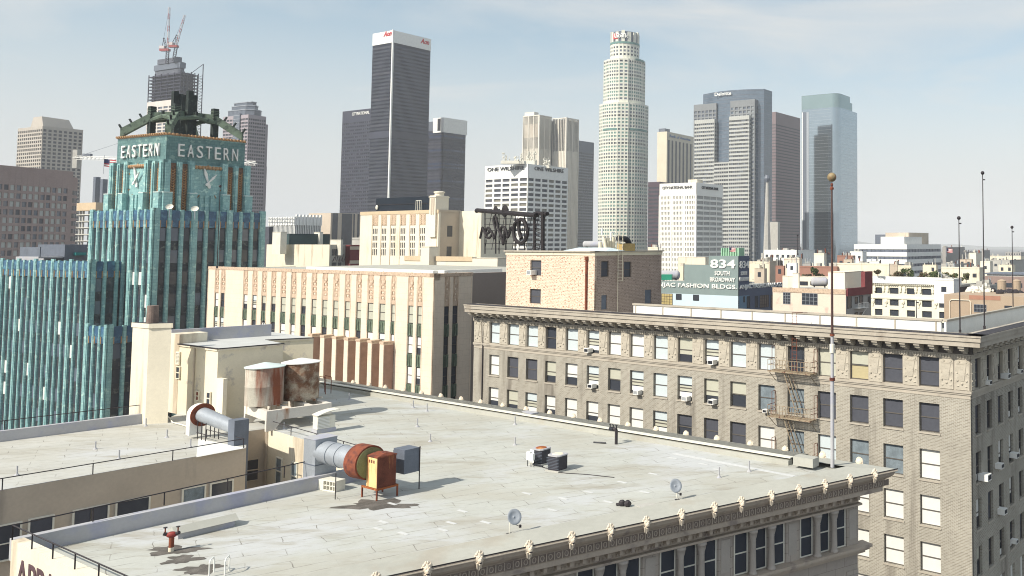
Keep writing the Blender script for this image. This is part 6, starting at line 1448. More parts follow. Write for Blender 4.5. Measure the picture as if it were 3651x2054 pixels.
# black billboard
t = thing('billboard', 'long black billboard on the theatre roof, seen from its back', 'billboard', (tb.o[0], tb.o[1], tb.top), tb.a); s0, zt1 = tb.sz(1329, 707, 'L'); s1 = tb.S(1536, 'L', 710); zt0 = tb.sz(1329, 752, 'L')[1]
g = MB(); m_bb = mat('black_sheet', (.015, .022, .035), .5, .08, .4); tb.box(g, 'L', s1, s0, -1.6, -.9, .15, zt1 - tb.top, m_bb); g.build('panel', t)
g = MB(); tb.box(g, 'L', s1, s0, -.9, -.8, (zt1 - tb.top) * .48, (zt1 - tb.top) * .52, M['iron']); g.build('rail', t)
g = MB(); c = tb.at('L', s0 - .6, -.7, 1.0); g.ball(c, .55, M['offwhite'], 12, 8, (.4, .8, 1)); g.build('lamp_dish', t)
t = hoops('ladder', 'thin hooped ladder top at the edge of the theatre roof', 1490, 745, M['offwhite'], tb.a, .8, 2.4, 3, 1.2, tb.top - 1.0, .08) if 0 else thing('ladder', 'thin hooped ladder top at the edge of the theatre roof', 'ladder', Matrix.Translation((tb.o[0], tb.o[1], 0)) @ Matrix.Rotation(tb.a, 4, 'Z') @ Vector(tb.at('L', tb.S(1492, 'L', 745), 0, tb.top - 1)), tb.a + tb.rz('L'))
g = MB()
for k in range(4): g.tube((-.9 + k * .6, 0, 0), (-.9 + k * .6, 0, 3.2), .07, M['offwhite'], 5)
g.tube((-.9, 0, 3.2), (.9, 0, 3.2), .07, M['offwhite'], 5); g.build('side_rail', t)
# rooftop sign, seen from behind: mirrored lettering on a truss
mrs = mat('dark_rust_black', (.016, .012, .015), .7, .3, 1)
A1, A2 = Q(1716, 770, 168), Q(1934, 770, 146); t = thing('rooftop_sign', 'black rusty rooftop sign seen from behind, with looping mirrored letters', 'sign', (A2.x, A2.y, 0), math.atan2(A1.y - A2.y, A1.x - A2.x) - math.pi)
bpy.context.view_layer.update(); Wi = t.matrix_world.inverted()
def sp(px, py, dy=0.0):                      # picture point on the plane of the sign
    d = ray(px, py); q = inter((0, 0), (d.x, d.y), (A2.x, A2.y), (A1.x - A2.x, A1.y - A2.y)); v = Wi @ Vector((q[0], q[1], H + d.z * q[1] / d.y)); v.y += dy; return v
g = MB()
for px, r in ((1720, .12), (1758, .14), (1770, .1), (1794, .12), (1827, .12), (1860, .1), (1896, .26), (1925, .36)): g.tube(sp(px, 905, .5), sp(px, 757, .5), r, mrs, 6)
for py in (780, 800, 822, 845, 868, 888): g.tube(sp(1716, py, .6), sp(1896, py, .6), .07, mrs, 4)
for k in range(9): g.tube(sp(1716 + k * 24, 890, .7), sp(1740 + k * 24, 760, .7), .06, mrs, 4); g.tube(sp(1925, 890 - k * 14, .5), sp(1896, 880 - k * 14, .5), .08, mrs, 4)
g.build('truss', t)
g = MB()
g.tube(sp(1700, 750), sp(1912, 768), .42, mrs, 8); g.tube(sp(1895, 760, .8), sp(1936, 762, .8), .35, mrs, 8)
g.ball(sp(1767, 750), .85, mrs, 14, 8, (1.1, .35, 1)); g.ball(sp(1800, 752), 1.15, mrs, 14, 8, (1.2, .35, 1)); g.ball(sp(1700, 752), .6, mrs, 14, 8, (1.6, .5, .7)); g.build('top_beam', t)
def stroke(pts, w, nm='letter'):
    g = MB(); q = [sp(*p) for p in pts]
    fine_ = []
    for i in range(len(q) - 1):
        p0, p1, p2, p3 = q[max(i - 1, 0)], q[i], q[i + 1], q[min(i + 2, len(q) - 1)]
        for k in range(5):
            u = k / 5; fine_.append(.5 * ((2 * p1) + (p2 - p0) * u + (2 * p0 - 5 * p1 + 4 * p2 - p3) * u * u + (3 * p1 - p0 - 3 * p2 + p3) * u ** 3))
    fine_.append(q[-1])
    for a, c in zip(fine_, fine_[1:]): g.tube(a, c, w, mrs, 6)
    return g.build(nm, t)
stroke([(1857, 782), (1838, 795), (1831, 825), (1838, 855), (1857, 868), (1874, 855), (1881, 825), (1873, 795), (1857, 782), (1850, 800), (1852, 830), (1860, 850)], .34)
stroke([(1832, 815), (1822, 812), (1818, 830), (1810, 846), (1806, 825), (1800, 812)], .24)
stroke([(1800, 812), (1790, 808), (1784, 825), (1790, 840), (1800, 835), (1800, 812), (1797, 850), (1794, 872), (1790, 850)], .24)
stroke([(1790, 850), (1783, 835), (1776, 812), (1770, 780), (1763, 772), (1760, 790), (1768, 825), (1762, 850), (1755, 830), (1748, 822)], .24)
stroke([(1755, 835), (1745, 848), (1735, 845), (1732, 825), (1740, 812), (1748, 822), (1740, 832), (1732, 830)], .24)
stroke([(1732, 838), (1724, 820), (1720, 812), (1716, 830), (1712, 850)], .24)
# ================================================================ centre of the skyline
b = mk('office_building', 'white grid office block with dark windows and black name on both faces', 1882.6, 584, 670, 4500)
WL, WR = S0(b, 1728, 'L', 700), S0(b, 2024, 'R', 700); tower(b, WL, WR, b.top, 5, 6, 3.92, .82, .58, .9, m_w, [G1, M['blind_grey'], mat('window_part_lit', (.20, .19, .16), .6, .2, .4)], 11, limit=70)
label_text(b, 'L', 'ONE WILSHIRE', 1739, 611.5, 1869, 12.5, M['black'], .02); label_text(b, 'R', 'ONE WILSHIRE', 1905, 607, 2008.5, 13.5, M['black'], .03)
def clutter(name, label, px0, px1, py0, pyb, Y, n, seed, m=None, cat='antennas'):
    p = Q((px0 + px1) / 2, pyb, Y); t = thing(name, label, cat, (p.x, p.y, p.z)); rn = random.Random(seed); k = Y / F_; w = (px1 - px0) * k / 2; hmax = (pyb - py0) * k; g = MB()
    for i in range(n):
        x, y, h = rn.uniform(-w, w), rn.uniform(-4, 4), hmax * rn.uniform(.3, 1); g.tube((x, y, 0), (x, y, h), .18, m or M['offwhite'], 4)
        for j in range(3): g.ball((x + rn.uniform(-.6, .6), y, h * rn.uniform(.4, 1)), rn.uniform(.3, .8), m or M['offwhite'], 6, 4)
    g.box(-w, w, -3, 3, -.2, hmax * .25, m or M['offwhite']); g.build('masts', t)
clutter('roof_antennas', 'cluster of white antennas and dishes on the white grid block', 1790, 1872, 545, 584, 672, 16, 1); clutter('roof_antennas', 'tall lattice of antennas rising at the middle of the white grid block', 1862, 1910, 530, 588, 690, 14, 2); clutter('roof_antennas', 'thin antennas on the right end of the white grid block', 1935, 1965, 560, 600, 690, 8, 3)
# fluted tower
mfl = mat('warm_white_concrete', (.72, .68, .60), .8, .05, .1); b = mk('fluted_tower', 'tall cream tower of close vertical fins with dark top storeys', 1923.6, 409, 1150, 4450)
W1_ = S0(b, 1866, 'L', 450); WR = S0(b, 1966, 'R', 450) * 1.0; g = MB(); core_z = b.top - 2
def fins(B_, f, e, n, o, ztop, dark_h, w=.55):
    g = MB()
    for i in range(n + 1): q = e * i / n; big = i % 5 == 0; B_.box(g, f, q - (w if big else w * .55), q + (w if big else w * .55), -1.2, .5 if big else 0, 0, ztop, mfl, o)
    B_.box(g, f, 0, e, -1.3, -.7, 0, ztop - dark_h, mfl, o); B_.box(g, f, -.4, e + .4, -1.4, .55, ztop, ztop + 1.2, mfl, o); g.build('fins', B_.t)
g.box(1.4, WR, 1.4, W1_, 0, core_z, G1); g.build('core', b.t); fins(b, 'L', W1_, 15, (0, 0), b.top - 1.2, 44); fins(b, 'R', WR, 12, (0, 0), b.top - 1.2, 44)
o2 = (WR, -0.0); oo = inter((0, 0), (ray(2018.6, 500).x, ray(2018.6, 500).y), off(b.o, b.ux, WR + 4), b.uy); yy = (oo[0] - b.o[0]) * b.uy[0] + (oo[1] - b.o[1]) * b.uy[1]
W2_ = S0(b, 2062, 'R', 500)
g = MB(); ox = WR + 4; e2 = b.sz(2062, 500, 'R', yy)[0] - ox; g.box(ox + 1.4, ox + e2, yy + 1.4, 30, 0, b.top - 4, G1); g.build('core', b.t); fins(b, 'L', 1.5 - yy if yy < 0 else 12, 9, (ox, yy), b.top - 3, 44); fins(b, 'R', e2, 10, (ox, yy), b.top - 3, 44)
print('fluted', W1_, WR, yy, e2)
g = MB(); zq = b.sz(1923, 440, 'L')[1]; b.box(g, 'L', 1, W1_ * .95, -1.2, -.6, b.top - 30, b.top - 12, M['beige']); g.box(2, 10, W1_ * .4, W1_, b.top - 1, b.top + 5, mfl); g.build('louvre_panel', b.t)
# dark banded slab
b = mk('office_tower', 'dark banded slab tower right of the fluted cream tower', 2064, 501, 1190, 4500); WR = S0(b, 2116.7, 'R', 600)
tower(b, 30, WR, b.top, 4, 8, 4.0, .9, .55, .5, M['bluesteel'], [G1, G3], 16, mode='band')
# round white tower, built in curved tiers
mus = mat('pale_green_white_granite', (.66, .66, .58), .7, .05, .08); gtl = mat('sea_green_glass', (.14, .26, .24), .3, .1, .1)
p = Q(2220, 866, 1000); t = thing('round_tower', 'tallest pale stone tower with round stepped crown', 'building', (p.x, p.y, 0), GRID - .25)
kk = 1000 / F_; hz_ = lambda py: Q(2220, py, 1000).z
def ring_tier(name, plan, z0, z1, fh, bay, glass_m, seed, ptop=3.0, win=.62, hf=.55):
    n = len(plan); g = MB(); a = sum(plan[i][0] * plan[(i + 1) % n][1] - plan[(i + 1) % n][0] * plan[i][1] for i in range(n))
    if a < 0: plan = plan[::-1]
    cxm, cym = sum(p[0] for p in plan) / n, sum(p[1] for p in plan) / n; inn = [((p[0] - cxm) * .985 + cxm, (p[1] - cym) * .985 + cym) for p in plan]
    zs = []; z = z1 - ptop
    while z - fh > z0: zs.append((z - fh * hf, z)); z -= fh
    for c, d in gaps(sorted(zs), z0, z1): g.prism([((p[0] - cxm) * .998 + cxm, (p[1] - cym) * .998 + cym) for p in plan], c, d, mus, bottom=True)
    for i in range(n):
        a_, b_ = plan[i], plan[(i + 1) % n]; l = math.hypot(b_[0] - a_[0], b_[1] - a_[1]); d = unit(sub(b_, a_)); nn = (d[1], -d[0]); k = max(1, round(l / bay)); w = l / k
        for j in range(k + 1): q = j * w; g.obox(a_, d, nn, max(0, q - w * (1 - win) / 2), min(l, q + w * (1 - win) / 2), -.6, 0, z0, z1 - .02, mus)
    g.build(name, t)
    for i, (c, d) in enumerate(sorted(zs, reverse=True)):
        q = MB(); q.prism(inn, c - .1, d + .1, glass_m[(i * 3 + seed) % len(glass_m)]); q.build('window_band', t)
def circ(r, n=24, cx_=0, cy_=0, a0=0, a1=math.tau): return [(cx_ + r * math.cos(a0 + (a1 - a0) * i / n), cy_ + r * math.sin(a0 + (a1 - a0) * i / n)) for i in range(n if a1 - a0 >= math.tau - .01 else n + 1)]
rb = 86.5 * kk; gm = [gtl, G1, M['glass_mid'], gtl]
def lobed(r, sq, n=8):                      # circle with square lobes at the four sides
    pts = []
    for k in range(4):
        a = k * math.pi / 2
        pts += [(r * math.cos(a + x), r * math.sin(a + x)) for x in [-.52 + 1.04 * i / n for i in range(n + 1)]]
        c, s_ = math.cos(a + math.pi / 4), math.sin(a + math.pi / 4); pts.append((sq * (c + .22 * s_), sq * (s_ - .22 * c))); pts.append((sq * (c - .22 * s_), sq * (s_ + .22 * c)))
    return pts
def rot(pts, a): return [(x * math.cos(a) - y * math.sin(a), x * math.sin(a) + y * math.cos(a)) for x, y in pts]
ring_tier('lower_tier', rot(lobed(rb * .97, rb * .99), .2), 0, hz_(378), 3.95, 4.6, gm, 0, 2.0)
ring_tier('middle_tier', rot(lobed(70 * kk, 73 * kk), .2), hz_(378) - 1, hz_(222), 3.95, 4.2, gm, 1, 2.0)
ring_tier('upper_tier', rot(circ(52 * kk, 24), .1), hz_(222) - 1, hz_(160), 4.2, 6, [G1, G2], 2, 5, .55)
g = MB(); g.prism(circ(53 * kk, 28), hz_(166), hz_(159), gtl, bottom=True); g.prism([(x, y) for x, y in circ(rb * .985, 24, 0, 0, math.pi, math.tau * .88)], hz_(474), hz_(467), gtl, bottom=True); g.prism(circ(72 * kk, 20, 0, 0, math.pi * 1.5, math.tau), hz_(226), hz_(219), gtl, bottom=True); g.build('green_band', t)
g = MB(); g.prism(circ(48 * kk, 24), hz_(160), hz_(122), G2); n = 14
for i in range(n): a = i * math.tau / n; c, s_ = math.cos(a), math.sin(a); g.obox((51 * kk * c, 51 * kk * s_), (-s_, c), (c, s_), -1.9, 1.9, -2.5, 0, hz_(160), hz_(124 if i % 3 else 119), mus)
g.build('crown', t)
g = MB(); rc = 52.5 * kk
def arc_letters(s, a0, da, z, h, m, nm='lettering'):
    for i, ch in enumerate(s):
        a = a0 + da * i; 
        if ch == ' ': continue
        text(ch, 5, m, t, (rc * math.cos(a), rc * math.sin(a), z), a + math.pi / 2, nm, .3, .06, w=h * .62, h=h)
fa = -math.pi / 2 - GRID + .25 + .25
arc_letters('us', fa - .82, .13, hz_(146), 5.2, m_w); arc_letters('bank', fa - .50, .16, hz_(146), 5.0, m_w)
g = MB(); a = fa - .75; g.obox(((rc - .6) * math.cos(a), (rc - .6) * math.sin(a)), (-math.sin(a), math.cos(a)), (math.cos(a), math.sin(a)), -3.2, 3.2, 0, .3, hz_(150), hz_(130), mred); g.build('sign_shield', t)
# ================================================================ right of the centre
b = mk('office_tower', 'cream tower with dark vertical stripes and small blue name', 2377.8, 468.8, 1150, 4300); WL, WR = S0(b, 2342.5, 'L', 600), S0(b, 2480, 'R', 600); g = MB(); g.box(0, WR, 0, WL, 0, b.top, mat('cream_travertine', (.66, .60, .48), .8, .05, .05)); g.build('wall', b.t)
for i in range(7):
    s0 = b.S(2381 + i * 13.1, 'R', 600); g = MB(); b.box(g, 'R', s0, s0 + 3.7, 0, .12, 0, b.sz(2400, 502, 'R')[1], M['blind_grey']); g.build('window_strip', b.t)
label_text(b, 'R', 'Bank of America', 2387, 488.5, 2461, 9, mat('blue_sign', (.06, .16, .38), .5, .05), .05); g = MB(); g.box(10, 22, 10, 20, b.top, b.top + 6, M['bluesteel']); g.build('roof_plant', b.t)
b = mk('office_tower', 'dark maroon glass tower behind the white bank block', 2352, 648, 860, 4500); WL, WR = S0(b, 2310, 'L', 700), S0(b, 2440, 'R', 700); mdm = mat('maroon_black_glass', (.07, .045, .06), .3, .08, .05, spec=.6); tower(b, WL, WR, b.top, 10, 16, 3.95, .9, .5, .3, mdm, [G1], 5, mode='band')
# white bank block
b = mk('bank_building', 'bright white office block with small arched windows and a bank name on top', 2482.7, 650.4, 645, 4450); WL, WR = S0(b, 2351, 'L', 750), S0(b, 2577, 'R', 750); m_br = mat('bright_white_panel', (.86, .85, .80), .7, .03, .2)
g = MB(); g.box(.9, WR - .4, .9, WL - .4, 0, b.top - .5, M['blind_grey']); g.box(.9, WR - .4, .9, WL - .4, b.top - .499, b.top - .3, M['conc']); g.build('core', b.t)
m_lgp = mat('pale_grey_pane', (.36, .36, .35), .5, .2, .5); rows = []; z = b.sz(2482, 697, 'L')[1]
while z > 12: rows.append((z - 2.4, z)); z -= 3.92
xs = []
for s0, s1, n in ((.035, .30, 6), (.36, .64, 7), (.69, .97, 7)):
    xs += even(WL * s0, WL * s1, n, .55)
g = MB()
for a, c in gaps(xs, 0, WL): b.box(g, 'L', a, c, -.9, 0, 0, b.top, m_br)
for a, c in gaps(sorted(rows), 0, b.top): b.box(g, 'L', xs[0][0], xs[-1][1], -.88, -.1, a, c, m_br)
for q in (0, .335, .665, 1): b.box(g, 'L', WL * q - .35, WL * q + .35, 0, .35, 0, b.top - 9, m_br)
for q in (0, .25, .5, .75, 1): b.box(g, 'R', WR * q - .25 + (.26 if q == 0 else 0), WR * q + .25, 0, .3, 0, b.top - 10, m_br)
for a, c in gaps(sorted(rows), 0, b.top): b.box(g, 'R', .002, WR, -.9, 0, a, c, m_br)
g.build('facade', b.t)
windows(b, 'L', xs, rows, [mat('tan_window', (.34, .28, .20), .6, .2, .4), G1, mat('tan_window2', (.42, .35, .26), .6, .2, .4)], .75, limit=80)
for i, (a, c) in enumerate(rows[:20]): g = MB(); b.box(g, 'R', .3, WR - .3, -.7, -.5, a - .01, c + .01, m_lgp); g.build('window_band', b.t)
label_text(b, 'L', 'CITY NATIONAL BANK', 2362.7, 675, 2469, 9.5, mat('dark_letters', (.10, .10, .10), .6, .05), .05); label_text(b, 'R', 'CITY NATIONAL BANK', 2501, 673.5, 2560, 10, M['black'], .08)
slabs(b, [(WR * .1, WR * .3, WL * .05, WL * .3, b.top, b.top + 2.6)], M['cream'])
# big curved glass tower complex
mdl = mat('grey_white_spandrel', (.44, .45, .43), .7, .05, .08); mdg = mat('grey_stone_panel', (.21, .225, .24), .6, .06, .1); mcb = mat('blue_curtain_glass', (.10, .135, .18), .12, .12, .05, spec=1.0)
b = mk('glass_office_complex', 'grey and blue glass tower complex with a curved glass crown and white name', 2691, 353, 870, 4400); db = b
WL, WR = S0(b, 2472, 'L', 600), S0(b, 2727, 'R', 600); zc1 = b.top
yA = S0(b, 2603, 'L', 600); yB = S0(b, 2553, 'L', 600)
tower(b, yA, WR, zc1, 6, 6, 4.0, .66, .6, .7, mdg, [G2, mat('grey_pane_pale', (.26, .29, .31), .4, .2, .3)], 7, limit=30, name='right_block')
zc2 = b.sz(2500, 372, 'L')[1]; o2 = (0, yB); tower(b, WL - yB, 30, zc2, 6, 5, 4.0, .66, .6, .7, mdg, [G2, M['glass_mid']], 7, limit=20, o=o2, name='left_block')
zc3 = b.sz(2671, 413, 'L')[1]; sf = -4; y1, y2 = b.sz(2671, 500, 'L', sf)[0], b.sz(2599, 500, 'L', sf)[0]; tower(b, y2 - y1, 12, zc3, 10, 3, 4.0, .86, .5, .7, mdl, [G2, G1, M['blind_grey']], 4, limit=60, o=(sf, y1), name='front_block')
y3, y4 = b.sz(2547, 500, 'L', sf)[0], b.sz(2475.6, 500, 'L', sf)[0]; zc4 = b.sz(2520, 428, 'L')[1]; tower(b, y4 - y3, 8, zc4, 10, 2, 4.0, .86, .5, .7, mdl, [G2, G1, M['blind_grey']], 4, limit=60, o=(sf, y3), name='front_block')
zc5 = b.sz(2580, 580, 'L')[1]; tower(b, y3 - y2 + .0, 6, zc5, 8, 2, 4.0, .86, .5, .7, mdl, [G1, M['blind_grey']], 1.5, limit=20, o=(sf + .01, y2), name='front_block')
g = MB(); ztg = b.sz(2600, 322, 'L')[1]; ca, cb = b.S(2709, 'L', 400), b.S(2490, 'L', 400); n = 18; arcp = []
for i in range(n + 1): u = i / n; arcp.append((9 - 8.6 * math.sin(math.pi * u) , ca + (cb - ca) * u))
g.prism(arcp + [(26, cb), (26, ca)], 0, ztg, mcb); g.build('curved_crown', b.t)
for k in range(34):
    g = MB(); z = ztg - 1 - k * 4.0
    pts2 = [(x - .12, y) for x, y in arcp]; g.prism(pts2 + [(26, cb), (26, ca)], z - .5, z, M['bluesteel'], bottom=True); g.build('spandrel', b.t)
label_text(b, 'L', 'Deloitte', 2550, 343.5, 2609, 12, m_w, .07, 1.0)
g = MB(); b.box(g, 'R', 3, WR, 0, .3, 0, zc1 - 14, mcb); k = zc1 - 14
while k > 10: b.box(g, 'R', 2.9, WR, .3, .36, k - .9, k, M['bluesteel']); k -= 4
g.build('side_glazing', b.t)
# brown tower
b = mk('office_tower', 'brown granite tower between the curved glass complex and the mirrored tower', 2766, 398.7, 1100, 4500); WL, WR = S0(b, 2726, 'L', 600), S0(b, 2853, 'R', 600); mbr = mat('brown_granite', (.20, .155, .165), .5, .05, .05)
tower(b, WL, WR, b.top, 10, 30, 4.0, .9, .35, .3, mbr, [M['blind_grey']], 16, mode='band')
# mirrored tower
b = mk('mirrored_tower', 'pale blue green mirrored glass tower farthest right of the skyline', 2987, 330.5, 1000, 4500); WL, WR = S0(b, 2858, 'L', 600), S0(b, 3056.6, 'R', 600)
mir = mat('mirror_glass', (.36, .43, .48), .06, .03, .05, metal=.85, spec=1, fine=False); mir2 = mat('mirror_glass_band', (.28, .37, .38), .15, .03, .05, metal=.6)
r = 9; arcq = [(r - r * math.cos(a), r - r * math.sin(a)) for a in [i * math.pi / 2 / 10 for i in range(11)]]
za, zb2, zc_ = b.top, b.sz(2987, 352, 'L')[1], b.sz(2987, 381, 'L')[1]
g = MB(); g.prism(arcq[::1] + [(WR * .62, 0), (WR * .62, WL), (0, WL)], zb2, za, mir2); g.build('crown', b.t, True)
g = MB(); g.prism(arcq + [(WR * .74, 0), (WR * .74, WL), (0, WL)], zc_, zb2, M['bluesteel'] if 0 else mir2); g.build('crown', b.t, True)
g = MB(); g.prism(arcq + [(WR, 0), (WR, WL), (0, WL)], 0, zc_, mir); g.build('shaft', b.t, True)
g = MB(); k = zc_ - 1
for f, a, e in (('L', r, WL), ('R', r, WR)):
    z = zc_ - 2
    while z > 5: b.box(g, f, a, e, 0, .04, z - .12, z, M['steel']); z -= 4
g.build('floor_lines', b.t)
for q0, q1, mm_ in ((.80, .86, M['steel']), (.86, .965, M['bluesteel']), (.965, .985, m_w)): g = MB(); b.box(g, 'L', WL * q0, WL * q1, .05, .2, 0, za - 20, mm_); g.build('vertical_strip', b.t)
hut('grey_block', 'plain pale grey block at the foot of the brown tower', 2729, 2781, 791, 905, 800, M['conc'], 'building')
p = Q(2735, 905, 780); t = thing('spire_tower', 'pale tapered spire tower beside the glass complex', 'building', (p.x, p.y, 0), .3); zt_ = Q(2735, 625, 780).z; g = MB(); g.prism([(-4.5, -4.5), (4.5, -4.5), (4.5, 4.5), (-4.5, 4.5)], 0, zt_ * .42, M['conc']); g.lathe((0, 0, zt_ * .42), [(3.6, 0), (2.2, zt_ * .3), (1.1, zt_ * .56)], M['conc'], 8); g.lathe((0, 0, zt_ * .95), [(2, 0), (3, 3), (2, 6)], M['bluesteel'], 10); g.build('shaft', t)
# ================================================================ painted sign building
m_sg = mat('grey_green_paint', (.22, .28, .28), .85, .04, .4); m_lb = mat('pale_blue_paint', (.56, .68, .76), .85, .04, .4); m_nv = mat('navy_side_tone', (.09, .11, .17), .8, .06, .4); m_lb2 = mat('blue_side_tone', (.14, .23, .33), .8, .06, .4)  # navy and blue: darker tones for the right faces
b = mk('painted_sign_building', 'blue grey building painted with a large street number and address', 2632.3, 913, 215, 4870); sg = b
zl = b.sz(2632, 1056, 'L')[1]; zm = b.sz(2440, 943, 'L')[1]; zlow = b.sz(2340, 1000, 'L')[1]; zex = b.sz(2790, 1009, 'R')[1]
s1 = b.S(2526.6, 'L', 950); s2 = b.S(2440, 'L', 950); s3 = b.S(2330, 'L', 1020); r1 = b.S(2671.7, 'R', 950); r2 = b.S(2792.8, 'R', 1020)
g = MB(); e = .4
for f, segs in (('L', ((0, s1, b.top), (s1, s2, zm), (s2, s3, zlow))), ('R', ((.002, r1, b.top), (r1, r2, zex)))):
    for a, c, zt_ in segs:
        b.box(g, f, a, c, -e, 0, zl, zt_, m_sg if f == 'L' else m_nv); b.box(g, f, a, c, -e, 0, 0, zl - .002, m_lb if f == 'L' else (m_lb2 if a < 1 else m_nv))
g.box(e, r1, e, s1, 0, b.top - .3, M['conc']); g.box(e, r2, e, 9, 0, zex - .3, M['conc']); g.box(e, 5, s1, s2, 0, zm - .3, M['conc']); g.box(e, 9, s2, s3, 0, zlow - .3, M['conc']); g.build('wall', b.t)
label_text(b, 'L', '834', 2534, 955.7, 2623, 30.7, m_w, .10, .06); label_text(b, 'L', 'SOUTH', 2549.6, 981.8, 2602.8, 16, m_w, .06, .06); label_text(b, 'L', 'BROADWAY', 2533, 1003.8, 2622.6, 15, m_w, .06, .06)
label_text(b, 'L', 'ANJAC FASHION BLDGS.', 2330, 1025, 2628.5, 19, m_w, .07, .06)
label_text(b, 'R', '834', 2636, 957, 2668.6, 26, m_w, .05, .06); label_text(b, 'R', 'SOUTH', 2640.5, 981.8, 2662, 14, m_w, .03, .06); label_text(b, 'R', 'BROADWAY', 2635, 1003, 2669, 14, m_w, .03, .06); label_text(b, 'R', 'ANJAC FASHION BLDGS', 2636, 1036, 2785, 20, m_w, .04, .06)
mgw = mat('amber_glass', (.45, .36, .16), .5, .2, 1)
def px_win(B_, f, x0, y0, x1, y1, m, nx=0, ny=0, fm=None, name='window'):
    (a, z1_), (c, z0_) = B_.sz(x0, y0, f), B_.sz(x1, y1, f); lo, hi = min(a, c), max(a, c); w, h = hi - lo, abs(z1_ - z0_)
    z0_ = min(z0_, z1_)
    q = MB(); q.box(-w / 2, w / 2, -.02, .1, 0, h, m); me = q.mesh(name)
    o = put(me, name, B_.t, B_.at(f, (lo + hi) / 2, .02, z0_), B_.rz(f))
    if nx or ny:
        q = MB(); fm = fm or M['iron']
        for i in range(nx + 1): x = -w / 2 + w * i / max(nx, 1); q.box(x - .035, x + .035, -.07, -.02, 0, h, fm)
        for i in range(ny + 1): z = h * i / max(ny, 1); q.box(-w / 2, w / 2, -.065, -.02, z - .035, z + .035, fm)
        q.build('glazing_bars', o)
    return o
px_win(b, 'L', 2359, 1046, 2398, 1087, mgw, 4, 4); px_win(b, 'L', 2411, 1048, 2430, 1069, M['glass'], 1, 1); px_win(b, 'L', 2472, 1051, 2492, 1072, M['glass'], 1, 1)
px_win(b, 'R', 2650, 1057, 2656, 1078, M['glass']); px_win(b, 'R', 2663, 1057, 2673, 1098, M['glass'], 1, 2); px_win(b, 'R', 2692, 1056, 2702, 1095, M['glass'], 1, 1); px_win(b, 'R', 2709, 1054, 2740, 1094, mat('brown_glass', (.12, .09, .08), .5, .2), 4, 4); px_win(b, 'R', 2748, 1053, 2785, 1093, mat('brown_glass2', (.12, .09, .08), .5, .2), 4, 4)
# green crown with a flag behind
b = mk('green_crown_building', 'pale green ribbed rooftop crown with a flag, behind the painted street number', 2630, 884, 330, 4870); WL, WR = S0(b, 2571, 'L', 890), S0(b, 2651, 'R', 890); mgn = mat('mint_green_metal', (.32, .55, .38), .7, .08, .3); zz = b.top; g = MB()
g.box(0, WR, 0, WL, 0, zz - 1.5, mgn)
for f, e, n in (('L', WL, 7), ('R', WR, 6)):
    for i in range(n): q = e * (i + .5) / n; b.box(g, f, q - .25, q + .25, -1, .5, zz - 8, zz, mgn)
g.build('crown', b.t)
def flag(px, py, Y, w, h, label, ang=0.2):
    p = Q(px, py, Y); t = thing('flag', label, 'flag', (p.x, p.y, p.z), ang, 'striped flags with a dark canton'); mr, mw_, mbq = mat('flag_red', (.45, .04, .05), .8, .05), M['white'], mat('flag_blue', (.03, .04, .12), .8, .05); g = MB(); n = 8
    def pt(u, v): return (u * w, .12 * w * math.sin(u * 5), v * h - .18 * h * u)
    for j in range(7):
        for i in range(n):
            m = mbq if (i < 3 and j > 2) else (mr if j % 2 == 0 else mw_)
            a, c, v0, v1 = i / n, (i + 1) / n, j / 7, (j + 1) / 7; g.add([pt(a, v0), pt(c, v0), pt(c, v1), pt(a, v1)], [(0, 1, 2, 3)], m)
    g.build('cloth', t); g = MB(); g.tube((0, 0, -h), (0, 0, h * 1.5), .07, M['steel'], 6); g.build('pole', t)
flag(2600, 897, 326, 2.4, 1.6, 'striped flag flying in front of the pale green crown'); flag(370, 593, 300, 4.0, 2.6, 'striped flag left of the turquoise clock tower'); flag(3375, 900, 420, 3.0, 2.0, 'striped flag among the far apartment blocks at the right')
hut('peach_block', 'peach rooftop block with a brick strip, left of the painted street number', 2418, 2530, 917, 950, 285, M['cream'], 'building', corner=2515)
hut('peach_wall', 'narrow peach wall beside the grey horizontal tank', 2420, 2442, 940, 1003, 275, M['cream2'], 'building', corner=2436)
htank(2388, 981, 262, 74, 16.5, 'large grey horizontal tank behind the pink brick block'); htank(2922, 1005, 196, 62, 16, 'large grey horizontal tank on the pale building behind the white roof screen')
g = MB(); p = Q(2378, 998, 256); o = MB(); o.box(-1.5, 1.5, -1, 1, 0, 1.6, mat('green_box_paint', (.02, .28, .18), .6, .1)); o = o.build('equipment_box'); o.location = p; tag(o, 'bright green metal box under the large grey horizontal tank', 'box')
# pale pink industrial building
m_pi = mat('pale_pink_stucco', (.72, .62, .52), .9, .05, .4, (.60, .44, .38), .2); b = mk('industrial_building', 'pale pink plastered building with steel windows and a maroon roof element', 3015.6, 1034, 175, 4870); pi = b
WL, WR = b.S(2755, 'L', 1060), b.S(3106, 'R', 1060); g = MB(); g.box(.1, WR, .1, WL, 0, b.top - .3, M['conc']); b.box(g, 'L', 0, WL, -.1, 0, 0, b.top, m_pi); b.box(g, 'R', .001, WR, -.1, 0, 0, b.top - .01, mat('shaded_side_stucco', (.33, .32, .31), .9, .05)); g.build('wall', b.t)  # right side stucco darkened, its shade put into the colour
px_win(b, 'L', 2793, 1043, 2818, 1084, M['glass'], 3, 4, M['steel']); px_win(b, 'L', 2860, 1045, 2915, 1088, M['glass'], 4, 3, M['steel']); g = MB(); b.box(g, 'L', 0, WL, .0, .1, b.top - .9, b.top + .05, m_pch2); g.build('band', b.t)
for x0, y0, x1, y1 in ((3021, 1055, 3035, 1098), (3048, 1060, 3057, 1082), (3064, 1055, 3076, 1084), (3094, 1058, 3102, 1080), (3047, 1115, 3058, 1124), (3065, 1115, 3076, 1124)): px_win(b, 'R', x0, y0, x1, y1, M['glass'], 1, 1)
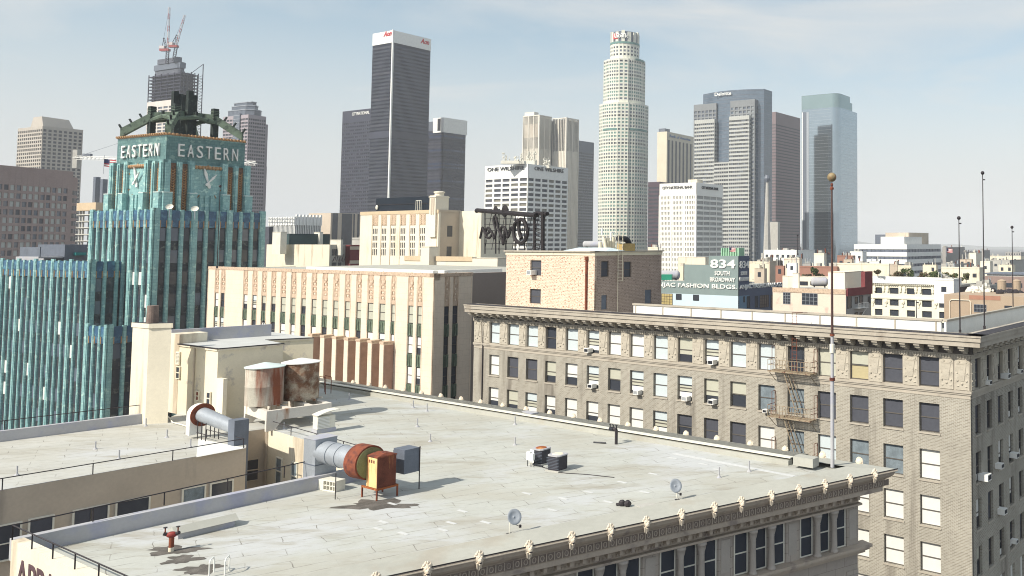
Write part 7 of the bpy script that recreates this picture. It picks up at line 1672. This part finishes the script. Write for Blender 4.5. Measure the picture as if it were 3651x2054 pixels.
g = MB(); (s0, z_) = b.sz(3045, 1098, 'R'); sE = b.S(3080, 'R', 1098); b.box(g, 'R', s0, sE, 0, 1.2, z_ - .1, z_, m_w)
for k in range(8): q = s0 + (sE - s0) * k / 7; b.box(g, 'R', q - .03, q + .03, 1.15, 1.2, z_, z_ + 1.0, m_w)
b.box(g, 'R', s0, sE, 1.15, 1.2, z_ + .95, z_ + 1.02, m_w); g.tube(b.at('R', s0, .9, z_ - 2.6), b.at('R', sE, .9, z_), .06, m_w, 4); g.build('balcony', b.t)
g = MB(); sM0, sM1 = b.S(3017, 'R', 1040), b.S(3106, 'R', 1040); zmr = b.sz(3060, 1052, 'R')[1]; b.box(g, 'R', sM0, sM1, -.0, .35, zmr, b.top + .3, mar); zm2 = b.sz(3090, 968, 'R')[1]; sM2 = b.S(3079, 'R', 1000); b.box(g, 'R', sM2, sM1, -.6, .36, b.top, zm2, mar); g.build('maroon_fascia', b.t)
hut('roof_block', 'bright cream stair block on the pale pink building', 2952, 3079, 971, 1032, 183, m_cr, corner=3012); hut('roof_block', 'cream upright pier beside the grey horizontal tank', 2826, 2851, 975, 1022, 185, m_cr)
b5, wl5, wr5, _ = hut('pale_building', 'long white terrace building with a planted roof edge, behind the grey horizontal tank', 2790, 2960, 987, 1030, 205, m_cr, 'building', corner=2955)
for x0_, x1_ in ((2853, 2880), (2890, 2915), (2925, 2948)): px_win(b5, 'L', x0_, 1003, x1_, 1017, M['glass'], 2, 0)
# white ornate building
m_or = mat('ivory_terracotta', (.80, .76, .62), .8, .05, .5); b = mk('ornate_white_building', 'ivory white ornate building with scroll brackets and three rows of dark windows', 3420, 1020, 262, 4870); WL = b.S(3105, 'L', 1040); ob_ = b
zt1 = b.sz(3420, 1001, 'L')[1]; g = MB(); b.box(g, 'L', -.6, WL, -.4, .9, b.top + .2, zt1 + .8, m_w); b.box(g, 'L', -.3, WL, -.4, .4, b.top - .3, b.top + .2, m_or); g.build('cornice', b.t); q = -.2; g = MB()
while q < WL: b.box(g, 'L', q, q + .3, .4, .7, b.top - .25, b.top + .19, m_or); q += .7
g.build('dentils', b.t)
wins = [(3119, 3146), (3172, 3204), (3233, 3262), (3287, 3322), (3348, 3380), (3395, 3415)]; xs = sorted([(b.S(y, 'L', 1080), b.S(x, 'L', 1080)) for x, y in wins]); zr = [(b.sz(3250, y1, 'L')[1], b.sz(3250, y0, 'L')[1]) for y0, y1 in ((1028, 1050), (1071, 1093), (1107, 1130), (1145, 1167))]
g = MB(); wall(g, b, 'L', 0, WL, 0, b.top, xs, zr, .6, m_or); g.box(.6, 16, .6, WL, 0, b.top - .4, M['black']); g.box(.6, 15, .6, WL - .1, b.top - .399, b.top + .3, M['roof']); b.box(g, 'L', -.1, WL, .001, .3, zr[0][0] - 1.6, zr[0][0] - 1.1, m_or); g.build('wall', b.t); windows(b, 'L', xs, zr, [M['glass'], M['glass'], M['blind_grey']], .4)
sc = MB(); sc.tube((0, -.5, 0), (0, 0, 0), .5, m_or, 12); sc.tube((0, -.4, -.9), (0, 0, -.9), .4, m_or, 12); sc.box(-.35, .35, -.45, 0, -1.1, .6, m_or); scm = sc.mesh('scroll_bracket'); md_ = MB(); md_.tube((0, -.35, 0), (0, 0, 0), .75, m_or, 14); md_.tube((0, -.5, 0), (0, -.3, 0), .42, m_or, 10); md_.box(-.3, .3, -.25, 0, -1.6, -.7, m_or); mdm2 = md_.mesh('medallion')
for a, c in gaps(xs, 0, WL):
    if c - a > 1.3:
        for dq in (-.75, .75): put(scm, 'scroll_bracket', b.t, b.at('L', (a + c) / 2 + dq, 0, b.top - 1.2), b.rz('L'))
        put(mdm2, 'medallion', b.t, b.at('L', (a + c) / 2, 0, zr[1][1] - .6), b.rz('L'))
g = MB(); s0, s1 = b.S(3196, 'L', 1060), b.S(3170, 'L', 1060); b.box(g, 'L', s0, s1, -.02, .02, 0, b.top - .6, M['blind_grey']) if 0 else None
# tan building, right
m_tn = mat('tan_painted_brick', (.44, .34, .25), .9, .05, .3, brick=(1, (.42, .33, .24), (.36, .28, .21), .02, .5, .18)); b = mk('tan_building', 'plain tan building with a looped white pipe and two dark windows, right edge', 3730, 1062, 178, 4870)
WL = b.S(3366, 'L', 1060); g = MB(); g.box(0, 14, 0, WL, 0, b.top, m_tn); g.build('wall', b.t); px_win(b, 'L', 3473, 1085, 3517, 1114, M['glass'], 4, 2, M['steel']); px_win(b, 'L', 3582, 1090, 3608, 1131, M['glass'], 2, 3)
g = MB(); z0_ = b.sz(3386, 1145, 'L')[1]; z1_ = b.sz(3386, 1068, 'L')[1]; s0, s1 = b.S(3387, 'L', 1090), b.S(3462, 'L', 1090)
for pa, pb2 in (((s0, z0_), (s0, z1_ - .4)), ((s0, z1_ - .4), (s0 - .4, z1_)), ((s0 - .4, z1_), (s1 + .4, z1_)), ((s1 + .4, z1_), (s1, z1_ - .4)), ((s1, z1_ - .4), (s1, z0_))): g.tube(b.at('L', pa[0], .15, pa[1]), b.at('L', pb2[0], .15, pb2[1]), .09, m_cr, 6)
g.build('pipe', b.t); g = MB(); b.box(g, 'L', b.S(3567, 'L', 1060), b.S(3455, 'L', 1060), 0, .04, b.top - .9, b.top + .01, mat('brick_patch', (.38, .20, .14), .9, .1)); g.build('repair_patch', b.t)
for px, lb in ((3572, 'left'), (3625, 'right')):
    p = Q(px, 1040, 205); t = thing('roof_water_tank', 'round tan water tank on the roofs at the right, the ' + lb + ' one', 'water tank', p, 0, 'tan water tanks at the right'); g = MB(); g.lathe((0, 0, 0), [(1.05, 0), (1.05, 2.5), (1.1, 2.55), (.3, 2.9)], m_tn, 16); g.build('shell', t)
clutter('roof_equipment', 'white boxes and pipes on the roof of the tan building', 3455, 3545, 1020, 1050, 200, 10, 31, M['offwhite'], 'roof equipment'); clutter('roof_equipment', 'dark jumbled machines below the tan water tanks', 3545, 3651, 1035, 1055, 196, 12, 33, M['iron'], 'roof equipment')
b = mk('brown_strip_building', 'brown building with a row of teal clerestory windows on top, right edge', 3730, 982, 262, 4870); WL = b.S(3511, 'L', 990); g = MB(); zt_ = b.sz(3600, 986, 'L')[1]; g.box(0, 14, 0, WL, 0, zt_, mat('brown_roof_brick', (.27, .20, .18), .9, .05)); g.box(.6, 12, .5, WL - .5, zt_, b.top, m_w); g.box(0, 13, -.5, WL + .3, b.top, b.top + .4, M['bluesteel']); g.build('wall', b.t)
for k in range(9): s0 = .8 + k * (WL - 1) / 9; put(pane_mesh(gtl, .1), 'window', b.t, b.at('L', s0 + 1.0, -.5, zt_ + .25), b.rz('L'), (min(2.2, WL / 12), 1, b.top - zt_ - .5))
for k in range(6): s0 = 1 + k * WL / 6; put(pane_mesh(M['glass'], .1), 'window', b.t, b.at('L', s0 + 1.1, .04, zt_ - 3.4), b.rz('L'), (2.3, 1, 1.4))
# banded white office further back
b = mk('banded_office', 'long white office building with grey window bands, right of the mirrored tower', 3233, 871.5, 560, 4870); WL, WR = S0(b, 3045, 'L', 900), S0(b, 3354.6, 'R', 900); tower(b, WL, WR, b.top, 12, 12, 4.7, .96, .40, .5, m_w, [G2, M['blind_grey'], G2], 3.2, mode='band', m2=M['glass_mid'])
slabs(b, [(WR * .05, WR * .55, WL * .08, WL * .52, b.top, b.top + 5)], m_w); slabs(b, [(WR * .5, WR * 1.1, WL * .3, WL * .75, b.top - 2, b.top + 8)], M['beige']); slabs(b, [(WR * .9, WR * 1.5, WL * .9, WL * 1.25, b.top - 2, b.top + 7)], M['bluesteel'])
# many low and middling roofs towards the horizon
lowm = [m_cr, M['cream'], M['cream2'], M['beige'], M['white'], M['conc'], m_pi, mat('brick_red_wall', (.32, .17, .13), .9, .08, .2), mat('grey_wall', (.35, .34, .33), .9, .06, .2)]
lows = [(2672, 2745, 938, 975, 300, 2, 'long peach roof house right of the navy wall', 2742), (2742, 2790, 935, 1000, 290, 3, 'grey brown block with narrow light shaft', 2745), (2795, 2860, 925, 960, 330, 6, 'low pink house with an arched roof on the far terrace', 2850),
        (2902, 2947, 908, 955, 330, 0, 'tall cream stair block behind the tall gold ball mast', 2938), (2850, 2990, 955, 985, 310, 7, 'low brick red building with roof shrubs', 2985), (2965, 3172, 945, 975, 300, 1, 'long bright cream warehouse parapet behind the mast', 3170), (2725, 2905, 895, 935, 430, 4, 'long low white hall in front of the brown tower', 2840),
        (3172, 3215, 948, 985, 310, 3, 'grey cream block with one dark window above the ivory building', 3200), (3202, 3250, 952, 1000, 305, 2, 'cream garden pavilion with a heavy cornice above the ivory building', 3248), (3356, 3511, 958, 1012, 330, 1, 'long yellow cream building behind the dark flagpole', 3492),
        (3356, 3470, 945, 975, 380, 5, 'flat pale green roofed block right of the banded office', 3400), (3360, 3440, 884, 940, 620, 8, 'grey apartment block with stacked balconies beyond the banded office', 3372), (3440, 3500, 900, 940, 600, 8, 'dark grey apartment block with balconies near the flagpole', 3445), (3455, 3500, 905, 960, 450, 0, 'narrow cream tower block between the flagpoles', 3480),
        (3495, 3540, 935, 975, 420, 0, 'small cream block just left of the tallest dark flagpole', 3530), (3505, 3651, 915, 935, 700, 1, 'long cream warehouse near the horizon, far right', 3640), (3520, 3660, 930, 955, 520, 5, 'pale industrial sheds with small windows, far right', 3600), (3030, 3090, 900, 940, 480, 4, 'white roof block left of the banded office', 3075),
        (2985, 3050, 915, 945, 380, 7, 'brick gabled roof house with red tiles', 3040), (2310, 2350, 885, 950, 420, 1, 'ornate cream gable peeking out between dark maroon and white towers', 2345), (3500, 3530, 895, 930, 640, 8, 'distant grey block between the two right flagpoles', 3505), (1255, 1300, 853, 880, 260, 5, 'grey plaster parapet left of the cream theatre', 1290),
        (3330, 3420, 1000, 1046, 250, 4, 'white ventilation housing behind the tan building', 3400), (3460, 3560, 1022, 1048, 235, 5, 'pale roof equipment box on the tan building', 3530)]
for x0, x1, y0, y1, Y, mi_, lb, cx_ in lows:
    b, wl_, wr_, zb = hut('low_building', lb, x0, x1, y0, y1, Y, lowm[mi_], 'building', corner=cx_, vp=4870)
    g = MB(); ww = wl_; n = int(ww / 3.2); rn = random.Random(int(x0))
    if mi_ in (3, 6, 7, 8) or rn.random() < .8:
        for r_ in range(1, int((b.top - max(0, zb)) / 3.4) + 1):
            for i in range(min(n, 12)):
                zz = b.top - r_ * 3.4
                if rn.random() < .8: put(pane_mesh(M['glass'], .1), 'window', b.t, b.at('L', (i + .5) * ww / max(1, min(n, 12)), .04, zz), b.rz('L'), (min(1.6, ww / n * .6), 1, 1.5))
    g.box(0, .3, 0, wl_, b.top + .051, b.top + .5, lowm[mi_]); g.box(.3, max(.6, wr_), 0, .3, b.top + .051, b.top + .49, lowm[mi_])
    for k in range(rn.randint(4, 9)): q0, q1 = rn.uniform(.6, max(.8, wl_ - 1)), rn.uniform(.5, max(.8, wr_ if wr_ > 2 else 5)); g.tube((q1, q0, b.top), (q1, q0, b.top + rn.uniform(.6, 2.4)), rn.uniform(.08, .28), rn.choice([M['steel'], M['offwhite'], M['iron'], M['rust']]), 7)
    for k in range(3): q0 = rn.uniform(.5, max(.6, wl_ - 3)); g.box(.8, 2.2, q0, q0 + rn.uniform(.8, 2), b.top + .05, b.top + rn.uniform(.8, 1.8), M['conc'])
    g.build('roof_edge', b.t)
extra = [(2690, 2735, 958, 985, 270, 3, 'brown plastered wall with one tall dark slot behind the navy wall', 2725), (2765, 2800, 948, 985, 282, 7, 'small brick red stair house between the pale roofs', 2795), (2806, 2846, 938, 960, 320, 4, 'small white parapet house left of the gold ball mast', 2840), (3008, 3050, 925, 950, 345, 3, 'tan stair block right of the gold ball mast', 3044), (3095, 3140, 932, 952, 340, 4, 'low white plant room in front of the banded office', 3134), (3290, 3345, 945, 968, 360, 2, 'sandy block at the foot of the banded office', 3338), (3420, 3470, 925, 950, 400, 3, 'tan block between the two left flagpoles', 3464), (3560, 3620, 945, 965, 380, 2, 'sandy roof house behind the clerestory building', 3612), (3585, 3651, 900, 922, 900, 8, 'pale grey hall on the far horizon', 3640), (2862, 2896, 940, 962, 345, 8, 'grey plant room behind the round green tree', 2890)]
for x0, x1, y0, y1, Y, mi_, lb, cx_ in extra:
    b, wl_, wr_, zb = hut('low_building', lb, x0, x1, y0, y1, Y, lowm[mi_], 'building', corner=cx_, vp=4870); rn = random.Random(x0); n = max(1, int(wl_ / 2.6))
    for i in range(n):
        if rn.random() < .75: put(pane_mesh(M['glass'], .1), 'window', b.t, b.at('L', (i + .5) * wl_ / n, .04, b.top - 2.6), b.rz('L'), (min(1.2, wl_ / n * .5), 1, 1.5))
    g = MB()
    for k in range(7): q0, q1 = rn.uniform(.3, max(.5, wl_)), rn.uniform(.3, max(.6, wr_)); g.tube((q1, q0, b.top), (q1, q0, b.top + rn.uniform(.5, 2.8)), rn.uniform(.06, .2), rn.choice([M['steel'], M['iron'], M['offwhite']]), 6)
    g.build('roof_pipes', b.t)
rn = random.Random(21); k = 0
# streets of plain blocks filling the plain beyond, each one a thing
names = ['flat roofed', 'low stepped', 'long narrow', 'square', 'broad', 'small']; cn = ['cream', 'tan', 'sandy', 'beige', 'white', 'grey', 'pinkish', 'brick red', 'dull grey']; spots_ = ['far left', 'left', 'centre left', 'centre', 'centre right', 'right', 'far right']
for Y in (700, 900, 1150, 1500, 2000, 2800):
    n = 13
    for i in range(n):
        px = 2150 + (3850 - 2150) * (i + rn.random() * .8) / n; h = rn.uniform(9, 24) if Y < 1200 else rn.uniform(9, 30) * 1.1; p = Q(px, 866, Y); a = GRID; w, d = rn.uniform(14, 34) * Y / 900, rn.uniform(14, 30) * Y / 900; mi_ = rn.randrange(9)
        t = thing('distant_block', f'{names[k % 6]} {cn[mi_]} block in the far plain, ' + ('nearest', 'second', 'third', 'fourth', 'fifth', 'farthest')[[700, 900, 1150, 1500, 2000, 2800].index(Y)] + ' row, ' + ('farthest left', 'second from the left', 'third from the left', 'fourth from the left', 'fifth from the left', 'left of the middle', 'in the middle', 'right of the middle', 'fifth from the right', 'fourth from the right', 'third from the right', 'second from the right', 'farthest right')[i], 'building', (p.x, p.y, 0), a, 'low blocks of the far city plain'); g = MB(); g.box(0, w, 0, d, 0, h, lowm[mi_]); g.box(w * .2, w * .45, d * .2, d * .5, h, h + 3, lowm[(mi_ + 2) % 9])
        for r_ in range(int(h / 3.6)):
            zq = 1.5 + r_ * 3.6; g.box(-.06, 0, 1.5, d - 1.5, zq, zq + 1.2, M['glass_mid'])
        g.build('block', t); k += 1
# far hills
mh = mat('hazy_hill', (.14, .15, .14), .95, .1, .001); g = MB(); n = 60; vs = []; rn = random.Random(4)
for i in range(n + 1):
    x = -4000 + 12000 * i / n; h = 40 + 45 * math.sin(i * .35) + 40 * math.sin(i * .9 + 1) + rn.uniform(-12, 12); h = max(20, h * (.4 + .9 * (i / n)))
    vs += [(x, 8200, 0), (x, 9000, h), (x, 9900, 0)]
g.add(vs, [(3 * i + j, 3 * i + 3 + j, 3 * i + 4 + j, 3 * i + 1 + j) for i in range(n) for j in (0, 1)], mh); o = g.build('hills'); o['kind'] = 'structure'
# ================================================================ roof garden trees and shrubs
mlf = [mat('leaf_green', (.055, .085, .03), .8, .3, 2), mat('leaf_olive', (.10, .12, .045), .8, .3, 2), mat('leaf_brown', (.13, .085, .05), .8, .3, 2)]; mtr = mat('bark', (.10, .07, .05), .9, .2)
def tree(px, pyb, pyt, Y, wpx, label, seed, mi_=0):
    p = Q(px, pyb, Y); k = Y / F_; h = (pyb - pyt) * k; w = wpx * k / 2; t = thing('garden_tree', label, 'tree', (p.x, p.y, p.z), 0, 'small trees and shrubs of the roof gardens'); rn = random.Random(seed)
    g = MB(); g.tube((0, 0, -.5), (0, 0, h * .5), .14, mtr, 6, .08)
    for i in range(5): a = rn.uniform(0, 6.3); g.tube((0, 0, h * .3), (w * .6 * math.cos(a), w * .6 * math.sin(a), h * .75), .07, mtr, 4, .03)
    g.build('trunk', t); g = MB(); clumps = [(rn.gauss(0, .42) * w, rn.gauss(0, .42) * w, h * rn.uniform(.35, .92), rn.uniform(.22, .42) * min(w, h)) for _ in range(9)]
    for cx_, cy_, cz, r in clumps:
        for _ in range(90):
            v = Vector((rn.gauss(0, 1), rn.gauss(0, 1), rn.gauss(0, .8))).normalized() * r * rn.uniform(.5, 1.1); c = Vector((cx_, cy_, cz)) + v; s_ = rn.uniform(.12, .24) * (1 + Y / 900); u = Vector((rn.gauss(0, 1), rn.gauss(0, 1), rn.gauss(0, 1))).normalized() * s_; w_ = u.orthogonal().normalized() * s_ * .7
            g.add([c - u, c + w_, c + u, c - w_], [(0, 1, 2, 3)], mlf[(mi_ + (rn.random() < .3)) % 3])
    g.build('crown', t)
for i, (px, yb, yt, w, mi_, lb) in enumerate(((3195, 1000, 972, 50, 2, 'brown shrub at the left end of the ivory building roof garden'), (3240, 1000, 960, 50, 0, 'dark green tree left of the roof garden pavilion'), (3285, 1002, 975, 44, 2, 'reddish low shrub in front of the roof garden pavilion'), (3335, 1004, 968, 60, 0, 'broad green shrub right of the roof garden pavilion'), (3372, 1006, 970, 46, 1, 'olive shrub in the middle of the roof garden'), (3408, 1010, 978, 40, 0, 'green shrub near the dark flagpole on the roof garden'), (3445, 1010, 975, 36, 1, 'yellow green shrub beside the yellow cream building'), (2900, 990, 955, 34, 0, 'round green tree on the brick red building with roof shrubs'), (2870, 990, 978, 50, 2, 'low brown hedge on the white terrace, left part'), (2925, 990, 978, 50, 2, 'low brown hedge on the white terrace, right part'), (3130, 978, 965, 30, 2, 'dry reddish shrub above the maroon fascia'))): tree(px, yb, yt, 275, w, lb, i + 3, mi_)
# concrete frame and horizontal crane at the left
b = mk('unfinished_building', 'bare concrete frame building under construction with tan formwork on top', 345, 722, 600, 4300); WL, WR = S0(b, 270, 'L', 740), S0(b, 385, 'R', 740); g = MB(); tan = mat('formwork', (.58, .45, .30), .8, .08, .3)
g.box(-1, WR, -1, WL + 1, b.top - 5.5, b.top, tan); z = b.top - 9
while z > 20: g.box(1, WR, 1, WL - 2, z, z + .5, M['conc']); g.box(0, 1, 4, WL, z + .5, z + .9, M['offwhite']); z -= 4.6
for q in (2, WL * .4, WL * .75, WL - 3): g.box(1.5, 2.5, q, q + 1, 0, b.top - 5, M['conc'])
g.box(4, WR, 3, WL - 8, 0, b.top - 5, M['bluesteel']); g.build('frame', b.t); g = MB()
for q in (WL * .15, WL * .5): g.box(5, 8, q, q + 3, b.top, b.top + 16 + q * .2, M['bluesteel'])
g.build('column', b.t)
c0, c1 = Q(265, 562, 560), Q(912, 582, 480); t = thing('tower_crane', 'white horizontal crane jib passing behind the turquoise clock tower', 'crane', (c0.x, c0.y, 0), 0); g = MB(); o = Vector((c0.x, c0.y, 0)); lattice(g, c0 - o, c1 - o, .8, m_w, 40); g.build('jib', t)
g = MB(); q = c0 - o; g.box(q.x, q.x + 3, q.y - 1.5, q.y + 1.5, q.z - 7, q.z + 5, M['conc']); g.box(q.x + 6, q.x + 11, q.y - 1, q.y + 1, q.z, q.z + 2.5, M['bluesteel']); g.build('counterweight', t); g = MB(); m_ = c0.lerp(c1, .38) - o; lattice(g, (m_.x, m_.y, 0), (m_.x, m_.y, m_.z + 14), 1.2, m_w, 20); g.bar((m_.x, m_.y, m_.z + 14), q + Vector((3, 0, 1)), .15, M['steel']); g.bar((m_.x, m_.y, m_.z + 14), c1 - o, .15, M['steel']); g.build('mast', t)
# ================================================================ ground, streets, haze
g = MB(); g.box(-7000, 9000, -800, 10500, -.5, 0, mat('asphalt', (.06, .06, .062), .95, .1, .02)); o = g.build('ground'); o['kind'] = 'structure'
# pavement strips and lane marks of the street between the two near buildings
c1 = off(A, nF, 1.0); g = MB(); g.obox(off(c1, U, -30), U, nF, 0, 130, -2.2, 1.6, .004, .14, M['conc']); g.obox(off(off(c1, nF, 14), U, -30), U, nF, 0, 130, 0, 3, .004, .14, M['conc']); o = g.build('pavement'); o['kind'] = 'structure'
g = MB()
for k in range(30): g.obox(off(off(c1, nF, 8), U, -30 + k * 4), U, nF, 0, 2, -.08, .08, .004, .008, M['white'])
o = g.build('road_markings'); o['kind'] = 'structure'
# thin even haze
hm = bpy.data.materials.new('haze'); hm.use_nodes = True; t_ = hm.node_tree; t_.nodes.clear(); ou = t_.nodes.new('ShaderNodeOutputMaterial'); pvn = t_.nodes.new('ShaderNodeVolumePrincipled')
pvn.inputs['Color'].default_value = (.90, .93, .97, 1); pvn.inputs['Density'].default_value = .00013; pvn.inputs['Anisotropy'].default_value = -.1; t_.links.new(pvn.outputs[0], ou.inputs['Volume'])
g = MB(); g.box(-7200, 9200, -900, 10700, -1.5, 395, hm); o = g.build('haze'); o['kind'] = 'stuff'
